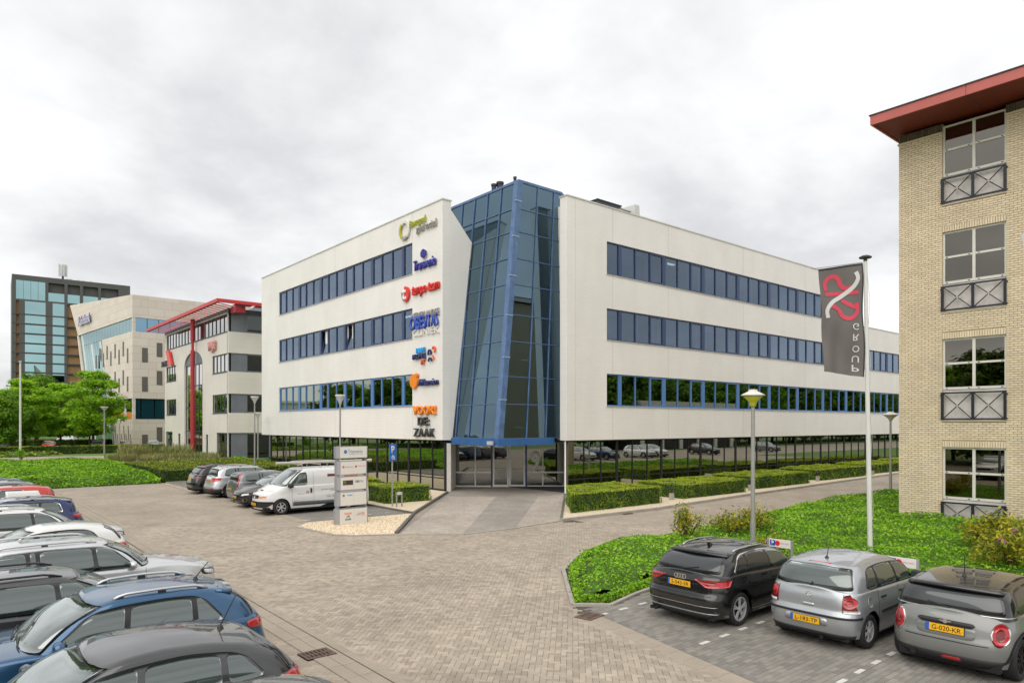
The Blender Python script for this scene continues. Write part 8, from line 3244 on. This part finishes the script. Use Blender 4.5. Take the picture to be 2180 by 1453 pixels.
street_lamp('street lamp beside the parked cars on the far street, right one', *gp(254, 966), 4.6, M_LGLS, 0.18, 0.09, 'flat')

# ---- flagpole with banner ------------------------------------------------------------------
fx_, fy_ = 20.24, 8.47
fp = thing('flagpole', 'white flagpole standing in the bed behind the silver hatchback', 'flagpole', (fx_, fy_, 0))
lean = Vector((-0.010, 0.012, 1)).normalized()
HP = 8.45
MB().tube((0, 0, 0), lean * HP * 0.5, 0.068, 0.06, 14).tube(lean * HP * 0.5, lean * HP, 0.06, 0.05, 14).build('pole', M_WPOLE, fp)
pc = lean * HP
MB().lathe([(0.05, 0), (0.05, 0.07), (0.16, 0.09), (0.17, 0.12), (0.10, 0.16), (0.01, 0.17)], 18, pc).build('finial', mat('dark_green_finial', (0.05, 0.055, 0.05), 0.6), fp)
cd = MB()
for k in range(18):
    a, b_ = lean * (1.2 + k * 0.39), lean * (1.2 + (k + 1) * 0.39)
    o0, o1 = 0.075 + 0.03 * math.sin(k * 1.3), 0.075 + 0.03 * math.sin((k + 1) * 1.3)
    cd.tube(a + Vector((o0 * C40, -o0 * S40, 0)), b_ + Vector((o1 * C40, -o1 * S40, 0)), 0.006, 0.006, 5)
cd.build('halyard', M_CAP, fp)
# banner: hangs from a crossbar on the left of the pole; seen from its back, so the print is mirrored
FL = thing('banner_flag', 'grey banner with a red and white looped emblem and mirrored letters', 'flag', (fx_, fy_, 4.9))
dirx = Vector((-0.80, 0.55, 0)).normalized()       # away from the pole, to the left
nrm_ = Vector((-dirx.y, dirx.x, 0))
if nrm_.dot(Vector((-fx_, -fy_, 0))) < 0:
    nrm_ = -nrm_
FW, FH = 1.30, 3.20
p0 = Vector((fx_, fy_, 0)) + lean * 8.42 + dirx * 0.075
FT = 8.40


def flag_pt(u, v, d=0.0):
    """u 0..1 from pole outwards, v 0..1 downwards"""
    sag = 0.20 * u * (1 - v * 0.9)
    wave = 0.075 * math.sin(u * 6.5 + v * 2.2) * (0.3 + 0.7 * v) * u ** 0.5 + 0.03 * math.sin(v * 11 + u * 4) + 0.02 * math.sin(u * 15 - v * 6) * v
    lx = dirx * (FW * u * (1 - 0.05 * v))
    z = FT - sag - v * FH + 0.16 * u * v
    b_ = Vector((fx_, fy_, 0)) + dirx * 0.08 + Vector((lean.x, lean.y, 0)) * (z)
    return Vector((b_.x + lx.x, b_.y + lx.y, z)) + nrm_ * (wave + d)


I_ = parent_inv(FL)


def flag_patch(fn, nu, nv, m, name, d, th=0.0):
    mb = MB()
    vs = []
    for i in range(nu + 1):
        for j in range(nv + 1):
            u, v = fn(i / nu, j / nv)
            vs.append(tuple(I_ @ flag_pt(u, v, d)))
    fs = []
    for i in range(nu):
        for j in range(nv):
            o = i * (nv + 1) + j
            fs.append((o, o + nv + 1, o + nv + 2, o + 1))
    mb.add(vs, fs)
    return mb.build(name, m, FL, smooth=True)


M_CLOTH = mat('grey_banner_cloth', (0.15, 0.132, 0.126), 0.8, noise=(1.2, 0.08), coords='World')
flag_patch(lambda a, b_: (a, b_), 24, 48, M_CLOTH, 'cloth', 0.0)
flag_patch(lambda a, b_: (a, b_ * 0.018), 24, 1, mat('dark_hem', (0.04, 0.035, 0.035), 0.8), 'hem', 0.006)
flag_patch(lambda a, b_: (a * 0.03, b_), 1, 40, mat('dark_hem', (0.04, 0.035, 0.035), 0.8), 'hem', 0.006)
MB().path([I_ @ (flag_pt(0, 0) + Vector((0, 0, 0.02))), I_ @ (flag_pt(1.16, 0.0) + Vector((0, 0, 0.035)))], 0.010, 6).build('crossbar', M_POLE, FL)
M_FRED = mat('banner_red', (0.62, 0.06, 0.10), 0.7)
M_FWHT = mat('banner_white', (0.62, 0.61, 0.60), 0.7)


def ribbon(pts, w, m, d, name, n=30):
    """band of constant width printed on the cloth; pts in (u, v) of the photo's layout"""
    P_ = []
    for k in range(n + 1):
        t = k / n * (len(pts) - 1)
        i = min(int(t), len(pts) - 2)
        f = t - i
        g = lambda q: Vector(pts[max(0, min(len(pts) - 1, q))])
        a, b_, c_, e_ = g(i - 1), g(i), g(i + 1), g(i + 2)
        P_.append(0.5 * ((2 * b_) + (c_ - a) * f + (2 * a - 5 * b_ + 4 * c_ - e_) * f * f + (3 * b_ - a - 3 * c_ + e_) * f ** 3))
    mb = MB()
    vs = []
    asp = FH / FW
    for k, p in enumerate(P_):
        q = P_[min(n, k + 1)] - P_[max(0, k - 1)]
        tv = Vector((q.x, q.y * asp)).normalized()
        nn = Vector((-tv.y, tv.x / asp)) * w / 2
        for s_ in (-1, 1):
            uv = p + nn * s_
            vs.append(tuple(I_ @ flag_pt(uv.x, uv.y, d)))
    fs = [(2 * k, 2 * k + 2, 2 * k + 3, 2 * k + 1) for k in range(n)]
    mb.add(vs, fs)
    return mb.build(name, m, FL, smooth=True)


# photo layout: x px 70..575 of 505 wide (u = 1 at left), y px 100..1375
def fuv(px, py):
    xl = 70 + (py - 100) * 0.036
    xr = 530 + (py - 55) * 0.036
    return ((xr - px) / (xr - xl), (py - (100 - (px - xl) / (xr - xl) * 45)) / 1280)


ribbon([fuv(a, b_) for a, b_ in ((148, 370), (142, 270), (200, 200), (265, 215), (310, 310), (370, 345), (415, 325))], 0.095, M_FRED, 0.008, 'emblem_band')
ribbon([fuv(a, b_) for a, b_ in ((135, 418), (260, 405), (380, 395), (490, 382))], 0.085, M_FRED, 0.010, 'emblem_band', 10)
ribbon([fuv(a, b_) for a, b_ in ((320, 480), (395, 525), (465, 560))], 0.085, M_FRED, 0.010, 'emblem_band', 10)
ribbon([fuv(a, b_) for a, b_ in ((205, 545), (280, 590), (330, 670), (400, 690), (465, 640), (485, 570), (470, 500))], 0.095, M_FRED, 0.012, 'emblem_band')
ribbon([fuv(a, b_) for a, b_ in ((448, 155), (472, 230), (425, 330), (320, 430), (215, 510), (155, 610), (165, 705))], 0.095, M_FWHT, 0.016, 'emblem_swirl', 40)
for ch, py in (('G', 780), ('R', 905), ('O', 1035), ('U', 1150), ('P', 1255)):
    u, v = fuv(462 + (py - 780) * 0.036, py)
    # printed on the cloth: every vertex of the letter follows the folds
    me = text_mesh(ch, 1.0, 0.0, 0.006)
    xs_, ys_ = [q.co.x for q in me.vertices], [q.co.y for q in me.vertices]
    mx_, my_ = (max(xs_) + min(xs_)) / 2, (max(ys_) + min(ys_)) / 2
    kx, ky = 0.19 / (max(xs_) - min(xs_)), 0.19 / (max(ys_) - min(ys_))
    bm = bmesh.new()
    bm.from_mesh(me)
    bmesh.ops.triangulate(bm, faces=bm.faces)
    bmesh.ops.subdivide_edges(bm, edges=bm.edges, cuts=1)
    for q in bm.verts:
        q.co = I_ @ flag_pt(u - (q.co.x - mx_) * kx / FW, v + (q.co.y - my_) * ky / FH, 0.014)
    bm.to_mesh(me)
    bm.free()
    me.materials.clear()
    me.materials.append(M_FWHT)
    link('letter', me, FL)

# second pole just outside the frame: its white flag shows at the right edge
f2 = thing('flagpole', 'white flagpole beyond the right edge of the picture', 'flagpole', (23.75, 4.85, 0))
MB().tube((0, 0, 0), (0, 0, 9.6), 0.065, 0.05, 12).build('pole', M_WPOLE, f2)
f3 = thing('banner_flag', 'white flag corner at the right edge of the picture', 'flag', (23.75, 4.85, 6.0))
mb = MB()
vs, fs = [], []
for i in range(13):
    for j in range(25):
        u, v = i / 12, j / 24
        p = dirx * (0.06 + 1.15 * u) + nrm_ * 0.05 * math.sin(u * 5 + v * 4) + Vector((0, 0, 3.3 - 3.1 * v - 0.25 * u * (1 - v))) - dirx * 0.42 * v * u
        vs.append(tuple(p))
for i in range(12):
    for j in range(24):
        o = i * 25 + j
        fs.append((o, o + 25, o + 26, o + 1))
mb.add(vs, fs)
mb.build('cloth', mat('white_banner_cloth', (0.55, 0.54, 0.60), 0.8), f3, smooth=True)
# far flagpole on the left
x, y = gp(43, 988)
f4 = thing('flagpole', 'bare white flagpole by the far street at the left', 'flagpole', (x, y, 0))
MB().tube((0, 0, 0), (0, 0, 9.9), 0.11, 0.075, 10).build('pole', M_WPOLE, f4)
MB().lathe([(0.14, 9.9), (0.14, 9.98), (0.02, 10.05)], 12).build('finial', mat('pale_blue_finial', (0.3, 0.42, 0.55), 0.5), f4)

# ---- tall company sign (totem) -------------------------------------------------------------
M_TOT = mat('totem_panel', (0.74, 0.71, 0.66), 0.45)
M_TOTS = mat('totem_side', (0.36, 0.36, 0.38), 0.4, metal=0.3)
tt = thing('sign_totem', 'tall stacked company sign panel standing in the gravel before the van', 'sign', (12.62, 24.8, 0), R(4))
TWd, TDd = 1.36, 0.34
zs_ = [(0.0, 0.62, 0.03), (0.72, 1.27, 0.0), (1.33, 1.86, -0.01), (1.93, 2.46, -0.01), (2.55, 3.02, 0.02)]
for k, (z0_, z1_, g_) in enumerate(zs_):
    pb = MB()
    w_ = TWd / 2 + g_
    # body: shallow curved front
    pts = [(-w_ + 0.10, -TDd / 2), (w_ - 0.10, -TDd / 2), (w_, -TDd / 2 + 0.10), (w_, TDd / 2 - 0.06), (w_ - 0.08, TDd / 2), (-w_ + 0.08, TDd / 2), (-w_, TDd / 2 - 0.06), (-w_, -TDd / 2 + 0.10)]
    sidep = pb.prism(pts, z0_ + 0.02, z1_).build('panel_side', M_TOTS, tt)
    MB().box(-w_ + 0.11, w_ - 0.11, -TDd / 2 - 0.012, -TDd / 2 - 0.001, z0_ + 0.03, z1_ - 0.015).build('panel_front', M_TOT, tt)
    if k < 4:
        MB().box(-0.0015, 0.0015, -TDd / 2 - 0.0135, -TDd / 2 - 0.0125, z0_ + 0.04, z1_ - 0.02).build('panel_split', M_TOTS, tt)
for sx_ in (-1, 1):
    MB().box(sx_ * 0.60 - 0.05, sx_ * 0.60 + 0.05, -0.06, 0.10, 0, 3.0).build('post', M_TOTS, tt)
MB().box(-0.55, 0.5, -0.12, -0.02, 1.87, 1.925).build('strip_panel', mat('white_strip', (0.72, 0.70, 0.68), 0.5), tt)
MB().box(-0.38, 0.22, -0.126, -0.121, 1.872, 1.922).build('strip_print', mat('salmon_print', (0.70, 0.30, 0.20), 0.5), tt)
MB().box(-0.55, 0.5, -0.12, -0.02, 1.275, 1.325).build('strip_panel', mat('white_strip', (0.72, 0.70, 0.68), 0.5), tt)
TT_M = Matrix.Translation((12.62, 24.8, 0)) @ Matrix.Rotation(R(4), 4, 'Z')
TTX, TTZ = Matrix.Rotation(R(4), 3, 'Z') @ Vector((1, 0, 0)), Vector((0, 0, 1))


def tt_text(sx, x, z, w_, h_, m, **kw):
    text(sx, TT_M @ Vector((x, -TDd / 2 - 0.0135, z)), TTX, TTZ, width=w_, height=h_, mat_=m, parent=tt, name='print', extrude=0.0015, **kw)


def tt_disc(x, z, r_, m):
    MB().lathe([(r_, -TDd / 2 - 0.016), (r_, -TDd / 2 - 0.0125)], 18, (x, 0, z), axis='y').build('print_disc', m, tt)


C_SBL = mat('steel_blue_print', (0.07, 0.20, 0.42), 0.5)
C_GRY = mat('grey_small_print', (0.22, 0.21, 0.20), 0.5)
tt_disc(-0.36, 2.82, 0.075, C_SBL)
tt_text('Transvenio', 0.07, 2.835, 0.64, 0.13, C_SBL)
tt_text('de logistieke club in zorg', 0.09, 2.73, 0.60, 0.045, C_GRY)
tt_disc(-0.45, 2.24, 0.045, C_DOR)
tt_text('AXtension', -0.20, 2.24, 0.34, 0.05, C_GRY)
tt_disc(0.10, 2.24, 0.045, C_RED)
tt_text('tempo-team', 0.36, 2.25, 0.34, 0.045, C_RED)
MB().box(-0.47, -0.03, -TDd / 2 - 0.016, -TDd / 2 - 0.0125, 1.54, 1.72).build('print_plate', mat('brown_print', (0.06, 0.045, 0.04), 0.5), tt)
tt_text('Bewegend', -0.17, 1.64, 0.24, 0.06, C_LIME)
tt_disc(-0.39, 1.63, 0.07, C_LIME)
tt_text('OBE', 0.14, 1.66, 0.16, 0.09, C_BLK, bold=0.02)
tt_text('SITAS', 0.32, 1.66, 0.20, 0.085, C_GRY)
tt_disc(-0.44, 1.14, 0.05, C_GRY)
tt_text('zorgnet', -0.17, 1.14, 0.22, 0.07, mat('sky_blue_print', (0.08, 0.36, 0.60), 0.5), bold=0.03)
tt_text('VOOR', -0.25, 0.44, 0.34, 0.075, C_DOR, bold=0.03)
tt_text('DE', -0.24, 0.33, 0.13, 0.07, C_BLK, bold=0.03)
tt_text('ZAAK', -0.24, 0.22, 0.28, 0.075, C_BLK, bold=0.03)
tt_text('BLUE', 0.27, 0.42, 0.16, 0.05, C_GRY)
tt_text('PEOPLE', 0.22, 0.36, 0.24, 0.045, C_GRY)
tt_text('R', 0.44, 0.38, 0.12, 0.15, C_DOR)

# ---- disabled parking sign, bay signs, bollard lights ----------------------------------------
x, y = gp(835, 1078)
ps = thing('parking_sign', 'blue disabled parking sign on a thin pole before the square hedge', 'sign', (x, y, 0), R(8))
MB().tube((0, 0, 0), (0, 0, 3.0), 0.035, 0.035, 10).build('pole', M_POLE, ps)
MB().box(-0.20, 0.20, -0.06, -0.04, 2.16, 2.96).build('plate', mat('traffic_blue', (0.02, 0.14, 0.52), 0.4), ps)
MB().box(-0.205, 0.205, -0.039, -0.03, 2.155, 2.965).build('plate_back', M_POLE, ps)
PM = Matrix.Translation((x, y, 0)) @ Matrix.Rotation(R(8), 4, 'Z')
PX = Matrix.Rotation(R(8), 3, 'Z') @ Vector((1, 0, 0))
text('P', PM @ Vector((0.0, -0.063, 2.70)), PX, TZ, width=0.20, height=0.34, mat_=C_WHT, parent=ps, extrude=0.002, bold=0.03, name='letter')
wc = MB().lathe([(0.09, -0.066), (0.09, -0.062)], 18, (0.0, 0, 2.32), axis='y')
wc.build('wheelchair_symbol', C_WHT, ps)
MB().lathe([(0.06, -0.068), (0.06, -0.0665)], 18, (0.0, 0, 2.32), axis='y').build('wheelchair_symbol', mat('traffic_blue', (0.02, 0.14, 0.52), 0.4), ps)
MB().box(-0.03, 0.0, -0.070, -0.0685, 2.32, 2.46).box(-0.03, 0.07, -0.070, -0.0685, 2.31, 2.34).box(0.06, 0.09, -0.070, -0.0685, 2.24, 2.31).build('wheelchair_symbol', C_WHT, ps)


def bay_sign(label, x, y, rz, w_, h_, txt, disc, z=0.95, blue=False):
    t_ = thing('bay_sign', label, 'sign', (x, y, 0), rz, 'small name boards at the parking bays')
    M_ = Matrix.Translation((x, y, 0)) @ Matrix.Rotation(rz, 4, 'Z')
    X_ = Matrix.Rotation(rz, 3, 'Z') @ Vector((1, 0, 0))
    for sx_ in (-1, 1):
        MB().box(sx_ * w_ / 2 - 0.025, sx_ * w_ / 2 + 0.025, -0.025, 0.025, 0, z).build('post', M_POLE, t_)
    MB().box(-w_ / 2 + 0.026, w_ / 2 - 0.026, -0.02, 0.0, z - h_, z).build('board', mat('white_board', (0.70, 0.68, 0.65), 0.45), t_)
    if blue:
        MB().box(-w_ * 0.42, -w_ * 0.42 + h_ * 0.7, -0.024, -0.0205, z - h_ * 0.85, z - h_ * 0.15).build('blue_panel', C_MBL, t_)
        text('P', M_ @ Vector((-w_ * 0.42 + h_ * 0.35, -0.0245, z - h_ / 2)), X_, TZ, height=h_ * 0.5, mat_=C_WHT, parent=t_, extrude=0.001, bold=0.03, name='letter')
    if disc:
        MB().lathe([(h_ * 0.32, -0.024), (h_ * 0.32, -0.0205)], 14, (-w_ * 0.10, 0, z - h_ / 2), axis='y').build('red_emblem', C_RED, t_)
    if txt:
        text(txt, M_ @ Vector((w_ * 0.19 if disc else 0.05, -0.021, z - h_ / 2)), X_, TZ, width=w_ * 0.40 if disc else w_ * 0.5, mat_=C_RED if disc else C_NVY, parent=t_, extrude=0.001, name='print')


ya = onx(1661, 16.2)
bay_sign('white tempo-team bay board in front of the black hatchback', 16.2, ya, R(-90), 0.62, 0.20, 'tempo-team', True, 1.02, True)
ya = onx(1921, 16.0)
bay_sign('white tempo-team bay board in front of the silver hatchback', 16.0, ya, R(-90), 0.62, 0.20, 'tempo-team', True, 1.02, True)
x, y = gp(850, 1079)
bay_sign('little white name board beside the disabled parking sign', x, y, R(10), 0.32, 0.13, 'Transvenio', False, 0.72)
x, y = gp(795, 1063)
bay_sign('little white name board behind the tail of the van', x, y, R(10), 0.32, 0.13, 'Transvenio', False, 0.80)


def bollard(label, x, y):
    t_ = thing('bollard_light', label, 'light', (x, y, 0), 0, 'low bollard lights between the hedges')
    MB().box(-0.09, 0.09, -0.09, 0.09, 0, 0.36).build('block', M_KERB, t_)
    MB().tube((0, 0, 0.36), (0, 0, 0.52), 0.03, 0.03, 8).lathe([(0.03, 0.5), (0.13, 0.56), (0.13, 0.62), (0.05, 0.66)], 14).build('lamp_head', M_PLAS, t_)


bollard('low bollard light between the first and second box hedge', *gp(1430, 1064))
bollard('low bollard light between the second and third box hedge', *gp(1597, 1044))
bollard('low bollard light between the third and fourth box hedge', *gp(1741, 1024))
bollard('low bollard light right of the fourth box hedge', *gp(1858, 1011))
